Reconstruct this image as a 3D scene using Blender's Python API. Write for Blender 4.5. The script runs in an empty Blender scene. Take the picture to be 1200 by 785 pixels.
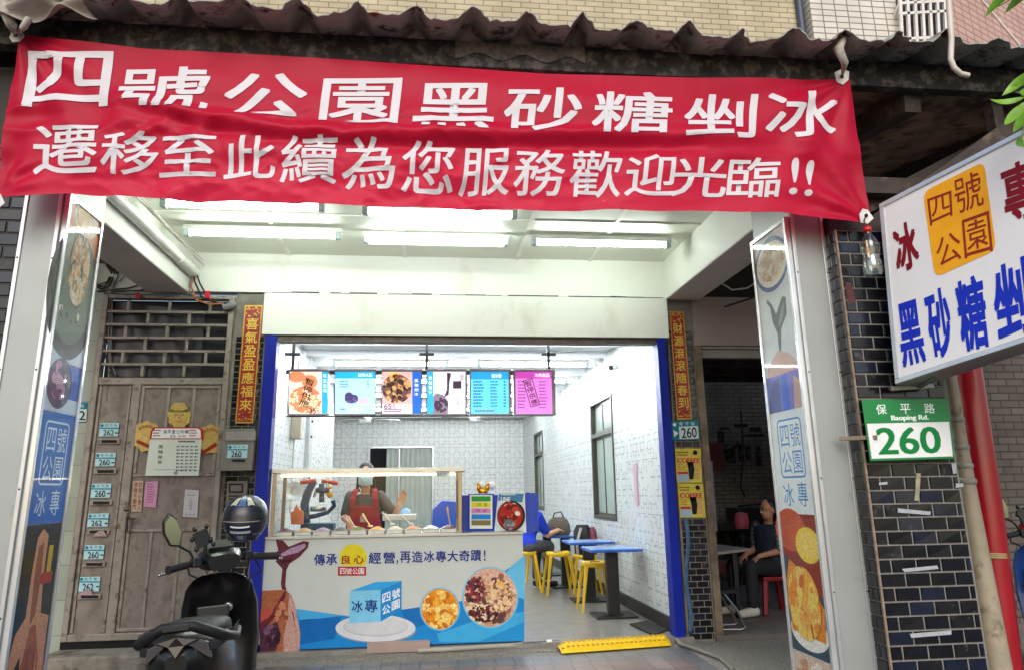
import bpy, bmesh, math, random
from mathutils import Vector as V, Matrix
random.seed(7)
SC = bpy.context.scene
COL = SC.collection
R = math.radians
# ------------------------------------------------------------------ camera
CAMP = V((0, 0, 1.5)); YAW, PIT, ROLL, FPX, CX, CY = R(6.62), R(14.28), R(-0.86), 874.7, 600, 352.5
FW = V((math.sin(YAW)*math.cos(PIT), math.cos(YAW)*math.cos(PIT), math.sin(PIT)))
_r = V((math.cos(YAW), -math.sin(YAW), 0)); _u = _r.cross(FW)
RT = _r*math.cos(ROLL)+_u*math.sin(ROLL); UP = -_r*math.sin(ROLL)+_u*math.cos(ROLL)
cd = bpy.data.cameras.new('camera'); cam = bpy.data.objects.new('camera', cd); COL.objects.link(cam); SC.camera = cam
cd.sensor_fit = 'HORIZONTAL'; cd.sensor_width = 36; cd.lens = 36*FPX/1200
cd.shift_x = (600-CX)/1200; cd.shift_y = (CY-392.5)/1200
cd.clip_end = 800; cd.clip_start = 0.05
cam.matrix_world = Matrix.Translation(CAMP) @ Matrix((RT, UP, -FW)).transposed().to_4x4()
# ------------------------------------------------------------------ light
w = bpy.data.worlds.new('World'); SC.world = w; w.use_nodes = True
wn = w.node_tree; bg = wn.nodes['Background']; sky = wn.nodes.new('ShaderNodeTexSky'); sky.sky_type = 'NISHITA'
SUN_EL, SUN_AZ = R(34), R(188)
sky.sun_disc = False; sky.sun_elevation = SUN_EL; sky.sun_rotation = SUN_AZ
sky.air_density = 1.2; sky.dust_density = 2.0; sky.ozone_density = 1.5
wn.links.new(sky.outputs[0], bg.inputs[0]); bg.inputs[1].default_value = 0.085
sl = bpy.data.lights.new('sun', 'SUN'); sl.energy = .95; sl.angle = R(40); sl.color = (1, .965, .95)
so = bpy.data.objects.new('sun', sl); COL.objects.link(so)
sd = V((math.sin(SUN_AZ)*math.cos(SUN_EL), math.cos(SUN_AZ)*math.cos(SUN_EL), math.sin(SUN_EL)))
so.rotation_euler = sd.to_track_quat('Z', 'Y').to_euler()
SC.view_settings.view_transform = 'Standard'; SC.view_settings.look = 'None'; SC.view_settings.gamma = 1
SC.view_settings.exposure = 1.05
TUBE_E, ROOM_E, SCREEN_E = 20, 64, .6
SC.render.engine = 'CYCLES'
SC.cycles.use_denoising = True; SC.cycles.max_bounces = 8; SC.cycles.transparent_max_bounces = 12
SC.cycles.caustics_reflective = False; SC.cycles.caustics_refractive = False; SC.cycles.sample_clamp_indirect = 6

# ------------------------------------------------------------------ helpers
def at(x, y, X=None, Y=None, Z=None):
    d = FW+RT*((x-CX)/FPX)-UP*((y-CY)/FPX)
    k = (X-CAMP.x)/d.x if X is not None else (Y-CAMP.y)/d.y if Y is not None else (Z-CAMP.z)/d.z
    return CAMP+d*k
def PY(Y): return lambda u, v: at(u, v, Y=Y)
def PX(X): return lambda u, v: at(u, v, X=X)
def PZ(Z): return lambda u, v: at(u, v, Z=Z)
def lerp(a, b, t): return a+(b-a)*t
def lin(h):
    h = h.lstrip('#'); c = [int(h[i:i+2], 16)/255 for i in (0, 2, 4)]
    return tuple(x/12.92 if x <= .04045 else ((x+.055)/1.055)**2.4 for x in c)
_m = {}
def mat(name, col, rough=.5, metal=0, var=.12, scale=5, bump=0, bscale=40, emit=0, coat=0, spec=.5, col2=None, c2amt=.5, c2scale=3, trans=0, alpha=1, streak=0):
    if name in _m: return _m[name]
    if isinstance(col, str): col = lin(col)
    m = bpy.data.materials.new(name); m.use_nodes = True; _m[name] = m
    n = m.node_tree.nodes; L = m.node_tree.links; b = n['Principled BSDF']
    b.inputs['Roughness'].default_value = rough; b.inputs['Metallic'].default_value = metal
    b.inputs['Coat Weight'].default_value = coat; b.inputs['Specular IOR Level'].default_value = spec
    b.inputs['Transmission Weight'].default_value = trans; b.inputs['Alpha'].default_value = alpha
    tc = n.new('ShaderNodeTexCoord'); nz = n.new('ShaderNodeTexNoise'); nz.inputs['Scale'].default_value = scale; nz.inputs['Detail'].default_value = 6
    L.new(tc.outputs['Object'], nz.inputs['Vector'])
    r = n.new('ShaderNodeValToRGB'); L.new(nz.outputs['Fac'], r.inputs[0])
    r.color_ramp.elements[0].position = .3; r.color_ramp.elements[1].position = .7
    r.color_ramp.elements[0].color = tuple(c*(1-var) for c in col)+(1,); r.color_ramp.elements[1].color = tuple(min(1, c*(1+var)) for c in col)+(1,)
    out = r.outputs[0]
    if col2 is not None:
        if isinstance(col2, str): col2 = lin(col2)
        n2 = n.new('ShaderNodeTexNoise'); n2.inputs['Scale'].default_value = c2scale; n2.inputs['Detail'].default_value = 9; n2.inputs['Roughness'].default_value = .65
        if streak:
            mp = n.new('ShaderNodeMapping'); mp.inputs['Scale'].default_value = (1, 1, streak); L.new(tc.outputs['Object'], mp.inputs[0]); L.new(mp.outputs[0], n2.inputs['Vector'])
        else: L.new(tc.outputs['Object'], n2.inputs['Vector'])
        r2 = n.new('ShaderNodeValToRGB'); r2.color_ramp.elements[0].position = 1-c2amt-.06; r2.color_ramp.elements[1].position = 1-c2amt+.06
        L.new(n2.outputs['Fac'], r2.inputs[0])
        mx = n.new('ShaderNodeMix'); mx.data_type = 'RGBA'; L.new(r2.outputs[0], mx.inputs[0]); L.new(out, mx.inputs[6]); mx.inputs[7].default_value = col2+(1,)
        out = mx.outputs[2]
    L.new(out, b.inputs['Base Color'])
    if emit: L.new(out, b.inputs['Emission Color']); b.inputs['Emission Strength'].default_value = emit
    if bump:
        n3 = n.new('ShaderNodeTexNoise'); n3.inputs['Scale'].default_value = bscale; n3.inputs['Detail'].default_value = 5
        L.new(tc.outputs['Object'], n3.inputs['Vector'])
        bp = n.new('ShaderNodeBump'); bp.inputs['Strength'].default_value = bump; bp.inputs['Distance'].default_value = .01
        L.new(n3.outputs['Fac'], bp.inputs['Height']); L.new(bp.outputs[0], b.inputs['Normal'])
    return m
def pm(h, rough=.35): return mat('print_'+h, h, rough, var=.05, scale=14, spec=.18)
def fm(h): return mat('photo_print_'+h, h, .35, spec=.18, var=.38, scale=110, col2=tuple(min(1, c*1.35+.02) for c in lin(h)), c2amt=.4, c2scale=45)
def lit(h, k=1.0): return mat('backlit_%s_%g' % (h, k), h, .4, var=.04, emit=SCREEN_E*k)
def brickmat(name, c1, c2, mo, bw, bh, ms, axis='XZ', rough=.5, bump=.4, off=.5, dirt=None, var=.0):
    if name in _m: return _m[name]
    m = bpy.data.materials.new(name); m.use_nodes = True; _m[name] = m
    n = m.node_tree.nodes; L = m.node_tree.links; b = n['Principled BSDF']; b.inputs['Roughness'].default_value = rough
    tc = n.new('ShaderNodeTexCoord'); sp = n.new('ShaderNodeSeparateXYZ'); L.new(tc.outputs['Object'], sp.inputs[0])
    cb = n.new('ShaderNodeCombineXYZ'); L.new(sp.outputs[axis[0]], cb.inputs[0]); L.new(sp.outputs[axis[1]], cb.inputs[1])
    t = n.new('ShaderNodeTexBrick'); L.new(cb.outputs[0], t.inputs['Vector']); t.offset = off
    for k, c in (('Color1', c1), ('Color2', c2), ('Mortar', mo)): t.inputs[k].default_value = (lin(c) if isinstance(c, str) else c)+(1,)
    t.inputs['Scale'].default_value = 1; t.inputs['Mortar Size'].default_value = ms; t.inputs['Brick Width'].default_value = bw; t.inputs['Row Height'].default_value = bh
    t.inputs['Mortar Smooth'].default_value = .15
    nz = n.new('ShaderNodeTexNoise'); nz.inputs['Scale'].default_value = 2.2; nz.inputs['Detail'].default_value = 8; L.new(tc.outputs['Object'], nz.inputs['Vector'])
    rp = n.new('ShaderNodeValToRGB'); rp.color_ramp.elements[0].position = .35; rp.color_ramp.elements[1].position = .65
    d = .72 if dirt is None else dirt
    rp.color_ramp.elements[0].color = (d, d, d*.98, 1); rp.color_ramp.elements[1].color = (1, 1, 1, 1); L.new(nz.outputs['Fac'], rp.inputs[0])
    mx = n.new('ShaderNodeMix'); mx.data_type = 'RGBA'; mx.blend_type = 'MULTIPLY'; mx.inputs[0].default_value = 1
    L.new(t.outputs['Color'], mx.inputs[6]); L.new(rp.outputs[0], mx.inputs[7]); L.new(mx.outputs[2], b.inputs['Base Color'])
    bp = n.new('ShaderNodeBump'); bp.inputs['Strength'].default_value = bump; bp.inputs['Distance'].default_value = .01; bp.invert = True
    L.new(t.outputs['Fac'], bp.inputs['Height']); L.new(bp.outputs[0], b.inputs['Normal'])
    return m

class MB:
    def __init__(s): s.v = []; s.f = []; s.m = []; s.sm = []
    def add(s, vs, fs, m=0, sm=False):
        o = len(s.v); s.v += [tuple(p) for p in vs]
        for f in fs: s.f.append([i+o for i in f]); s.m.append(m); s.sm.append(sm)
        return s
    def box(s, a, b, m=0):
        x0, y0, z0 = (min(a[i], b[i]) for i in range(3)); x1, y1, z1 = (max(a[i], b[i]) for i in range(3))
        return s.add([(x0,y0,z0),(x1,y0,z0),(x1,y1,z0),(x0,y1,z0),(x0,y0,z1),(x1,y0,z1),(x1,y1,z1),(x0,y1,z1)],
                     [(0,3,2,1),(4,5,6,7),(0,1,5,4),(1,2,6,5),(2,3,7,6),(3,0,4,7)], m)
    def bar(s, p, q, w, h, m=0, up=(0, 0, 1)):
        p, q = V(p), V(q); d = (q-p).normalized(); u = V(up)
        if abs(d.dot(u)) > .98: u = V((0, 1, 0))
        a = d.cross(u).normalized()*(w/2); c = a.cross(d).normalized()*(h/2)
        vs = [p-a-c, p+a-c, p+a+c, p-a+c, q-a-c, q+a-c, q+a+c, q-a+c]
        return s.add(vs, [(0,1,2,3),(7,6,5,4),(1,0,4,5),(2,1,5,6),(3,2,6,7),(0,3,7,4)], m)
    def tube(s, path, r, n=8, m=0, cap=True):
        P = [V(p) for p in path]; rs = r if isinstance(r, (list, tuple)) else [r]*len(P); vs = []; fs = []
        a = None
        for i, p in enumerate(P):
            d = (P[min(i+1, len(P)-1)]-P[max(i-1, 0)])
            d = d.normalized() if d.length > 1e-9 else V((0, 0, 1))
            if a is None: a = d.orthogonal().normalized()
            a = (a-d*a.dot(d)); a = a.normalized() if a.length > 1e-6 else d.orthogonal().normalized()
            b = d.cross(a)
            for k in range(n):
                t = 2*math.pi*k/n; vs.append(p+(a*math.cos(t)+b*math.sin(t))*rs[i])
        for i in range(len(P)-1):
            for k in range(n): fs.append((i*n+k, i*n+(k+1) % n, (i+1)*n+(k+1) % n, (i+1)*n+k))
        s.add(vs, fs, m, True)
        if cap: s.add(vs[:n], [tuple(range(n))[::-1]], m); s.add(vs[-n:], [tuple(range(n))], m)
        return s
    def lathe(s, prof, c=(0, 0, 0), n=20, m=0, ax=None, sx=1, sy=1):
        vs = []; fs = []; c = V(c); Q = V(ax).to_track_quat('Z', 'Y') if ax is not None else None
        for (r, z) in prof:
            for k in range(n):
                t = 2*math.pi*k/n; p = V((r*math.cos(t)*sx, r*math.sin(t)*sy, z))
                if Q: p = Q @ p
                vs.append(c+p)
        for i in range(len(prof)-1):
            for k in range(n): fs.append((i*n+k, i*n+(k+1) % n, (i+1)*n+(k+1) % n, (i+1)*n+k))
        return s.add(vs, fs, m, True)
    def ball(s, c, r, m=0, nu=14, nv=9, rot=None):
        r = (r, r, r) if not isinstance(r, (tuple, list)) else r; vs = []; fs = []; c = V(c)
        for j in range(nv+1):
            ph = math.pi*j/nv
            for k in range(nu):
                t = 2*math.pi*k/nu; p = V((r[0]*math.sin(ph)*math.cos(t), r[1]*math.sin(ph)*math.sin(t), r[2]*math.cos(ph)))
                if rot: p = rot @ p
                vs.append(c+p)
        for j in range(nv):
            for k in range(nu): fs.append((j*nu+k, (j+1)*nu+k, (j+1)*nu+(k+1) % nu, j*nu+(k+1) % nu))
        return s.add(vs, fs, m, True)
    def loft(s, secs, m=0, cap=True, sm=True):
        n = len(secs[0]); vs = [p for q in secs for p in q]; fs = []
        for i in range(len(secs)-1):
            for k in range(n): fs.append((i*n+k, i*n+(k+1) % n, (i+1)*n+(k+1) % n, (i+1)*n+k))
        s.add(vs, fs, m, sm)
        if cap: s.add(secs[0], [tuple(range(n))[::-1]], m); s.add(secs[-1], [tuple(range(n))], m)
        return s
    def prism(s, pts, d, m=0):          # pts: world polygon, d: thickness vector (front polygon = pts)
        pts = [V(p) for p in pts]; d = V(d); n = len(pts)
        vs = pts+[p+d for p in pts]
        return s.add(vs, [tuple(range(n)), tuple(range(2*n-1, n-1, -1))]+[(i, i+n, (i+1) % n+n, (i+1) % n) for i in range(n)], m)
    def poly(s, fn, pts, m=0): return s.add([fn(*p) for p in pts], [tuple(range(len(pts)))], m)
    def rect(s, fn, u0, v0, u1, v1, m=0): return s.poly(fn, [(u0, v1), (u1, v1), (u1, v0), (u0, v0)], m)
    def disc(s, fn, u, v, ru, rv=None, m=0, n=28, a0=0, a1=360):
        rv = ru if rv is None else rv
        return s.poly(fn, [(u+ru*math.cos(R(lerp(a0, a1, k/n))), v-rv*math.sin(R(lerp(a0, a1, k/n)))) for k in range(n if a1-a0 >= 360 else n+1)], m)
    def grid(s, fn, nu, nv, m=0, sm=True):
        vs = [fn(i/nu, j/nv) for j in range(nv+1) for i in range(nu+1)]; fs = []
        for j in range(nv):
            for i in range(nu): a = j*(nu+1)+i; fs.append((a, a+1, a+nu+2, a+nu+1))
        return s.add(vs, fs, m, sm)
    def mesh(s, name, mats):
        me = bpy.data.meshes.new(name); me.from_pydata([tuple(p) for p in s.v], [], s.f)
        for k in (mats if isinstance(mats, (list, tuple)) else [mats]): me.materials.append(k)
        me.polygons.foreach_set('material_index', s.m); me.polygons.foreach_set('use_smooth', s.sm); me.update(); return me
    def build(s, name, mats, parent=None, bevel=0, seg=2, solid=0, smooth=False):
        me = s.mesh(name, mats)
        if smooth: me.polygons.foreach_set('use_smooth', [True]*len(me.polygons))
        return put(name, me, parent, bevel, seg, solid)
def put(name, me, parent=None, bevel=0, seg=2, solid=0):
    o = bpy.data.objects.new(name, me); COL.objects.link(o)
    if parent is not None:
        p = parent; off = V((0, 0, 0))
        while p is not None: off += V(p.location); p = p.parent
        me.transform(Matrix.Translation(-off)); o.parent = parent
    elif len(me.vertices):
        xs = [v.co for v in me.vertices]
        c = V(((min(p.x for p in xs)+max(p.x for p in xs))/2, (min(p.y for p in xs)+max(p.y for p in xs))/2, min(p.z for p in xs)))
        me.transform(Matrix.Translation(-c)); o.location = c
    if bevel:
        b = o.modifiers.new('bevel', 'BEVEL'); b.width = bevel; b.segments = seg; b.limit_method = 'ANGLE'; b.angle_limit = R(35)
    if solid:
        b = o.modifiers.new('solid', 'SOLIDIFY'); b.thickness = solid
    return o
def tag(o, label, cat, group=None):
    o['label'] = label; o['category'] = cat
    if group: o['group'] = group
    return o
def thing(name, label, cat, loc=(0, 0, 0), group=None):
    o = bpy.data.objects.new(name, None); COL.objects.link(o); o.location = loc; o.empty_display_size = .1
    return tag(o, label, cat, group)
def struct(name, mb, m, bevel=0):
    o = mb.build(name, m, None, bevel); o['kind'] = 'structure'; return o
def kids(o): return [c for c in bpy.data.objects if c.parent == o]
def dup(root, loc, rz=None, label=None):
    def cp(o, p):
        c = o.copy(); COL.objects.link(c); c.parent = p
        for k in KID.get(o.name, []): cp(k, c)
        return c
    global KID
    KID = {}
    for o in bpy.data.objects:
        if o.parent: KID.setdefault(o.parent.name, []).append(o)
    c = cp(root, None); c.location = loc
    if rz is not None: c.rotation_euler = (0, 0, rz)
    if label: c['label'] = label
    return c
# lettering --------------------------------------------------------
_g = {}
def glyph(ch, bold=0.0):
    k = (ch, bold)
    if k in _g: return _g[k]
    c = bpy.data.curves.new('lettering_source', 'FONT'); c.body = ch; c.size = 1; c.offset = bold; c.resolution_u = 3
    o = bpy.data.objects.new('lettering_source', c); COL.objects.link(o)
    me = bpy.data.meshes.new_from_object(o.evaluated_get(bpy.context.evaluated_depsgraph_get()))
    bpy.data.objects.remove(o); bpy.data.curves.remove(c)
    vs = [(v.co.x, v.co.y) for v in me.vertices]; fs = [tuple(p.vertices) for p in me.polygons]
    bpy.data.meshes.remove(me)
    x0 = min(p[0] for p in vs); x1 = max(p[0] for p in vs); y0 = min(p[1] for p in vs); y1 = max(p[1] for p in vs)
    _g[k] = ([((x-x0)/(x1-x0), (y-y0)/(y1-y0)) for x, y in vs], fs); return _g[k]
def let(mb, ch, fn, q, m=0, bold=.012):
    """one glyph stretched over q = (u0,v0,u1,v1) or the four corners tl,tr,br,bl on the surface fn"""
    if not isinstance(q[0], (tuple, list)): q = [(q[0], q[1]), (q[2], q[1]), (q[2], q[3]), (q[0], q[3])]
    tl, tr, br, bl = [V(p) for p in q]; vs, fs = glyph(ch)
    bold = max(bold, 0); w0, w1, w2 = fn(*bl), fn(*br), fn(*tl); n = (w1-w0).cross(w2-w0).normalized()
    if n.dot(CAMP-w0) < 0: n = -n
    k = bold/2.2; S = 1-2*k
    for i, (dx, dy) in enumerate(((0, 0), (-k, -k), (k, -k), (-k, k), (k, k)) if bold > 0 else ((0, 0),)):
        P = []
        for x, y in vs:
            x, y = k+x*S+dx, k+y*S+dy
            t = tl.lerp(tr, x); b = bl.lerp(br, x); p = b.lerp(t, y); P.append(fn(p.x, p.y)+n*(i*6e-5))
        mb.add(P, fs, m)
def line(mb, txt, fn, u0, v0, u1, v1, m=0, bold=.012, gap=.12, dv=0):
    n = len(txt); wd = (u1-u0)/n
    for i, ch in enumerate(txt):
        if ch == ' ': continue
        let(mb, ch, fn, (u0+wd*(i+gap/2), v0+dv*i/n, u0+wd*(i+1-gap/2), v1+dv*i/n), m, bold)
def column(mb, txt, fn, tl, tr, br, bl, m=0, bold=.012, gap=.12):
    tl, tr, br, bl = map(V, (tl, tr, br, bl)); n = len(txt)
    for i, ch in enumerate(txt):
        a, b = (i+gap/2)/n, (i+1-gap/2)/n
        let(mb, ch, fn, [tuple(tl.lerp(bl, a)), tuple(tr.lerp(br, a)), tuple(tr.lerp(br, b)), tuple(tl.lerp(bl, b))], m, bold)
def smalltext(mb, fn, u0, v0, u1, v1, rows, m=0, fill=.45, cols=1):   # print too small to read: broken dashes
    h = (v1-v0)/rows
    for c in range(cols):
        a, b = lerp(u0, u1, c/cols), lerp(u0, u1, (c+.86)/cols)
        for i in range(rows):
            u = a; e = lerp(a, b, random.uniform(.7, 1))
            while u < e-.4:
                d = min(random.uniform(1.2, 3), e-u); mb.rect(fn, u, v0+h*i, u+d*.8, v0+h*(i+fill), m); u += d
def food(mb, fnh, u, v, ru, rv, ms, n, sz, inside=None, seed=1, asp=1.5):
    """printed pile of food: many small irregular flat shapes; fnh(h) gives the surface raised by h"""
    rd = random.Random(seed)
    for i in range(n):
        for _ in range(20):
            a, b = rd.uniform(-1, 1), rd.uniform(-1, 1)
            if a*a+b*b < 1: break
        x, y = u+a*ru, v+b*rv; s_ = sz*rd.uniform(.55, 1.2); an = rd.uniform(0, 6.28); k = rd.choice(ms); fn = fnh(i*3e-5)
        e = rd.uniform(1, asp); pts = []
        for t in range(9):
            th = 6.28*t/9; rr = s_*rd.uniform(.82, 1.1); px, py = rr*e*math.cos(th), rr*math.sin(th)
            px, py = px*math.cos(an)-py*math.sin(an), px*math.sin(an)+py*math.cos(an); X, Y = x+px, y+py
            dd = math.hypot((X-u)/ru, (Y-v)/rv)
            if dd > 1: X, Y = u+(X-u)/dd, v+(Y-v)/dd
            pts.append((X, -0.0+Y))
        mb.poly(fn, pts[::-1], k)
def merged(mb, name, mats, voxel=.012, smooth=6, parent=None, fac=.5):
    """fuses overlapping shapes into one continuous skin"""
    me = mb.mesh(name, mats); o = bpy.data.objects.new(name, me); COL.objects.link(o)
    r = o.modifiers.new('r', 'REMESH'); r.mode = 'VOXEL'; r.voxel_size = voxel; r.use_smooth_shade = True
    s_ = o.modifiers.new('s', 'SMOOTH'); s_.factor = fac; s_.iterations = smooth
    m2 = bpy.data.meshes.new_from_object(o.evaluated_get(bpy.context.evaluated_depsgraph_get()))
    bpy.data.objects.remove(o); m2.name = name
    if not len(m2.materials): m2.materials.append(mats if not isinstance(mats, list) else mats[0])
    m2.polygons.foreach_set('use_smooth', [True]*len(m2.polygons))
    return put(name, m2, parent)
def cap(mb, p, q, r0, r1, n=12):
    p, q = V(p), V(q); mb.tube([p, p.lerp(q, .5), q], [r0, (r0+r1)/2, r1], n); mb.ball(p, r0, 0, n, 8); mb.ball(q, r1, 0, n, 8)
# ------------------------------------------------------------------ materials
Y0 = 7.66
WHITE = mat('white_wall_paint', '#e9eae2', .6, var=.03, scale=1.5, col2='#dddccf', c2amt=.36, c2scale=2.2, streak=.5)
CEIL = mat('ceiling_panel_paint', '#e2e4d6', .5, var=.05, scale=1, col2='#d8d8c8', c2amt=.33, c2scale=2.5)
BEAMW = mat('beam_paint', '#d8d6cc', .6, var=.05, scale=3, col2='#c6c0b6', c2amt=.34, c2scale=2)
ROOMW = mat('shop_plain_white', '#f2f4f2', .4, var=.01)
BLUEPOST = mat('blue_painted_post', '#071f92', .45, var=.1, scale=4, spec=.25)
ALU = mat('aluminium', '#c4c6c8', .35, .7, var=.08, scale=8)
GREYM = mat('grey_cladding', '#999d9b', .45, .25, var=.07, scale=2.5, col2='#848886', c2amt=.33, c2scale=3.5)
DARK = mat('dark_grime', '#1b1918', .7, var=.4, scale=7, col2='#5a544d', c2amt=.45, c2scale=11, bump=.6, bscale=30)
BLACK = mat('black_plastic', '#0e0f11', .45, var=.15)
RUBBER = mat('black_rubber', '#121212', .8, var=.2)
STEEL = mat('stainless_steel', '#b9bbba', .28, .9, var=.08, scale=12)
DOORM = mat('weathered_metal_door', '#7f756c', .5, .15, var=.2, scale=7, col2='#6a6159', c2amt=.43, c2scale=10, streak=.7, bump=.25, bscale=25)
DOORF = mat('weathered_metal_frame', '#8b8279', .45, .2, var=.16, scale=9, col2='#5b4e42', c2amt=.4, c2scale=12)
CONC = mat('old_concrete', '#8a8377', .85, var=.2, scale=12, col2='#5c564c', c2amt=.45, c2scale=4, bump=.6, bscale=60)
PLATEB = mat('pale_blue_plate', '#a9d2da', .35, var=.05, scale=20); TEAL = pm('#137a8c'); INK = pm('#14181c')
WHT = pm('#e9ebea'); RED = pm('#b31522'); NAVY = pm('#122c7c')
# ------------------------------------------------------------------ ground
b = MB(); b.box((-60, -40, -.6), (60, 60, -.09)); struct('road', b, mat('asphalt', '#4a4a4c', .85, var=.25, scale=30, bump=.4, bscale=150))
b = MB(); b.box((-30, 3.75, -.088), (30, 4.35, .05)); b.box((-30, 4.35, -.088), (30, 7.6, .05))
def aggregate():
    m = mat('washed_aggregate', '#8b877e', .8, var=.3, scale=90, bump=.5, bscale=160, col2='#6d685f', c2amt=.5, c2scale=45); return m
struct('pavement', b, aggregate())
b = MB(); z = .054
b.add([(-2.5, 3.95, z), (2.42, 3.95, z), (2.42, 6.55, z), (2.44, 7.40, z), (1.2, 7.25, z), (-2.5, 7.25, z)], [(0, 1, 2, 3, 4, 5)])
struct('tile_paving', b, brickmat('paving_tiles', '#77787b', '#66676b', '#4a4947', .165, .36, .006, 'XY', .45, .5, .0, .6))
b = MB(); b.add([(-2.4, 4.0, .057), (2.28, 4.0, .057), (2.28, 6.93, .057), (-2.4, 6.93, .057)], [(0, 1, 2, 3)])
struct('pink_tile_paving', b, brickmat('pink_paving_tiles', '#8c7570', '#7c6661', '#565049', .165, .36, .006, 'XY', .45, .5, .0, .6))
b = MB(); b.box((-1.62, 7.6, -.08), (2.62, 19.6, .1)); b.box((-4, 13.4, -.08), (-1.62, 19.6, .098))
struct('shop_floor', b, mat('grey_vinyl_floor', '#85827c', .3, var=.12, scale=2.5, col2='#77736c', c2amt=.5, c2scale=5))
b = MB(); b.box((2.85, 7.62, -.08), (7, 14, .1)); struct('storage_floor', b, mat('dull_concrete_floor', '#6a625b', .75, var=.2, scale=3, bump=.3))
# ------------------------------------------------------------------ shop walls
def wallpaper(axis):
    m = bpy.data.materials.new('ring_pattern_wallpaper'); m.use_nodes = True; n = m.node_tree.nodes; L = m.node_tree.links; B = n['Principled BSDF']
    B.inputs['Roughness'].default_value = .35
    tc = n.new('ShaderNodeTexCoord'); sp = n.new('ShaderNodeSeparateXYZ'); L.new(tc.outputs['Object'], sp.inputs[0])
    def M(op, a, c=None, d=None):
        q = n.new('ShaderNodeMath'); q.operation = op
        for i, x in enumerate((a, c, d)):
            if x is None: continue
            if isinstance(x, (int, float)): q.inputs[i].default_value = x
            else: L.new(x, q.inputs[i])
        return q.outputs[0]
    def rings(per, ox, oz, rad, wd):
        u = M('SUBTRACT', M('FRACT', M('ADD', M('DIVIDE', sp.outputs[axis], per), ox)), .5)
        v = M('SUBTRACT', M('FRACT', M('ADD', M('DIVIDE', sp.outputs['Z'], per), oz)), .5)
        d = M('POWER', M('ADD', M('POWER', M('ABSOLUTE', u), 5), M('POWER', M('ABSOLUTE', v), 5)), .2)
        return M('LESS_THAN', M('ABSOLUTE', M('SUBTRACT', d, rad)), wd)
    p = .26 if axis == 'X' else .2
    s_ = M('MAXIMUM', rings(p, .1, .2, .34, .022), M('MAXIMUM', rings(p, .6, .55, .3, .022), rings(p*1.5, .3, .1, .28, .016)))
    nz = n.new('ShaderNodeTexNoise'); nz.inputs['Scale'].default_value = 7 if axis == 'X' else 9; L.new(tc.outputs['Object'], nz.inputs[0])
    s_ = M('MULTIPLY', s_, M('MULTIPLY', M('GREATER_THAN', nz.outputs['Fac'], .33 if axis == 'X' else .47), .5 if axis == 'X' else .8))
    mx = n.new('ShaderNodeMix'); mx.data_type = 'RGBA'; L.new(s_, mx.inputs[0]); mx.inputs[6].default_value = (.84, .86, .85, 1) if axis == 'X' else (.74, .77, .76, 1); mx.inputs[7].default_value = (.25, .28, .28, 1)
    L.new(mx.outputs[2], B.inputs['Base Color']); return m
WX, WY = wallpaper('X'), wallpaper('Y')
def wall(name, label, boxes, m, cat='wall'):
    b = MB()
    for p, q in boxes: b.box(p, q)
    return tag(b.build(name, m), label, cat)
# right wall with two window openings
wy = [(9.95, 11.3), (16.15, 17.45)]; ZC = 3.2
bx = [((2.5, 7.72, .1), (2.62, wy[0][0], ZC+.158)), ((2.5, wy[0][1], .1), (2.62, wy[1][0], ZC+.158)), ((2.5, wy[1][1], .1), (2.62, 19.6, ZC+.158))]
for y0, y1 in wy: bx += [((2.5, y0, .1), (2.62, y1, 1.1)), ((2.5, y0, 2.78), (2.62, y1, ZC+.158))]
wall('shop_side_wall', 'white patterned side wall with two windows beside the small blue tables', bx, WY)
wall('shop_back_wall', 'white ring patterned wall at the very back of the shop', [((-4, 19.5, .1), (-1.4, 19.62, ZC+.2)), ((.18, 19.5, .1), (2.5, 19.62, ZC+.2)), ((-1.4, 19.5, 2.62), (.18, 19.62, ZC+.2))], WX)
wall('shop_partition_wall', 'white patterned side wall on the left behind the counter', [((-1.76, 7.72, .1), (-1.62, 13.3, ZC+.158))], WY)
# dotted screen near the end of the left wall
def dots():
    m = mat('dotted_screen', '#e6e8e6', .4, var=.02); n = m.node_tree.nodes; L = m.node_tree.links
    tc = n.new('ShaderNodeTexCoord'); v = n.new('ShaderNodeTexVoronoi'); v.inputs['Scale'].default_value = 15; v.distance = 'CHEBYCHEV'; L.new(tc.outputs['Object'], v.inputs[0])
    r = n.new('ShaderNodeValToRGB'); r.color_ramp.interpolation = 'CONSTANT'; r.color_ramp.elements[0].color = (.02, .02, .02, 1); r.color_ramp.elements[1].position = .2; r.color_ramp.elements[1].color = (.8, .82, .8, 1)
    L.new(v.outputs['Distance'], r.inputs[0]); L.new(r.outputs[0], n['Principled BSDF'].inputs['Base Color']); return m
b = MB(); b.box((-1.62, 10.9, .1), (-1.585, 13.3, 3.0)); o = b.build('dotted_screen', dots()); tag(o, 'white screen panel with small black squares on the left shop wall', 'screen panel')
b = MB(); b.box((-1.62, 10.45, .1), (-1.57, 10.5, 3.1)); tag(b.build('grey_trim', ALU), 'thin grey vertical trim strip on the left shop wall', 'trim')
# skirting
b = MB(); b.box((2.47, 7.8, .1), (2.498, 19.4, .24)); tag(b.build('skirting_board', mat('black_skirting', '#23201e', .4)), 'black skirting board along the foot of the patterned wall', 'skirting')
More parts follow.
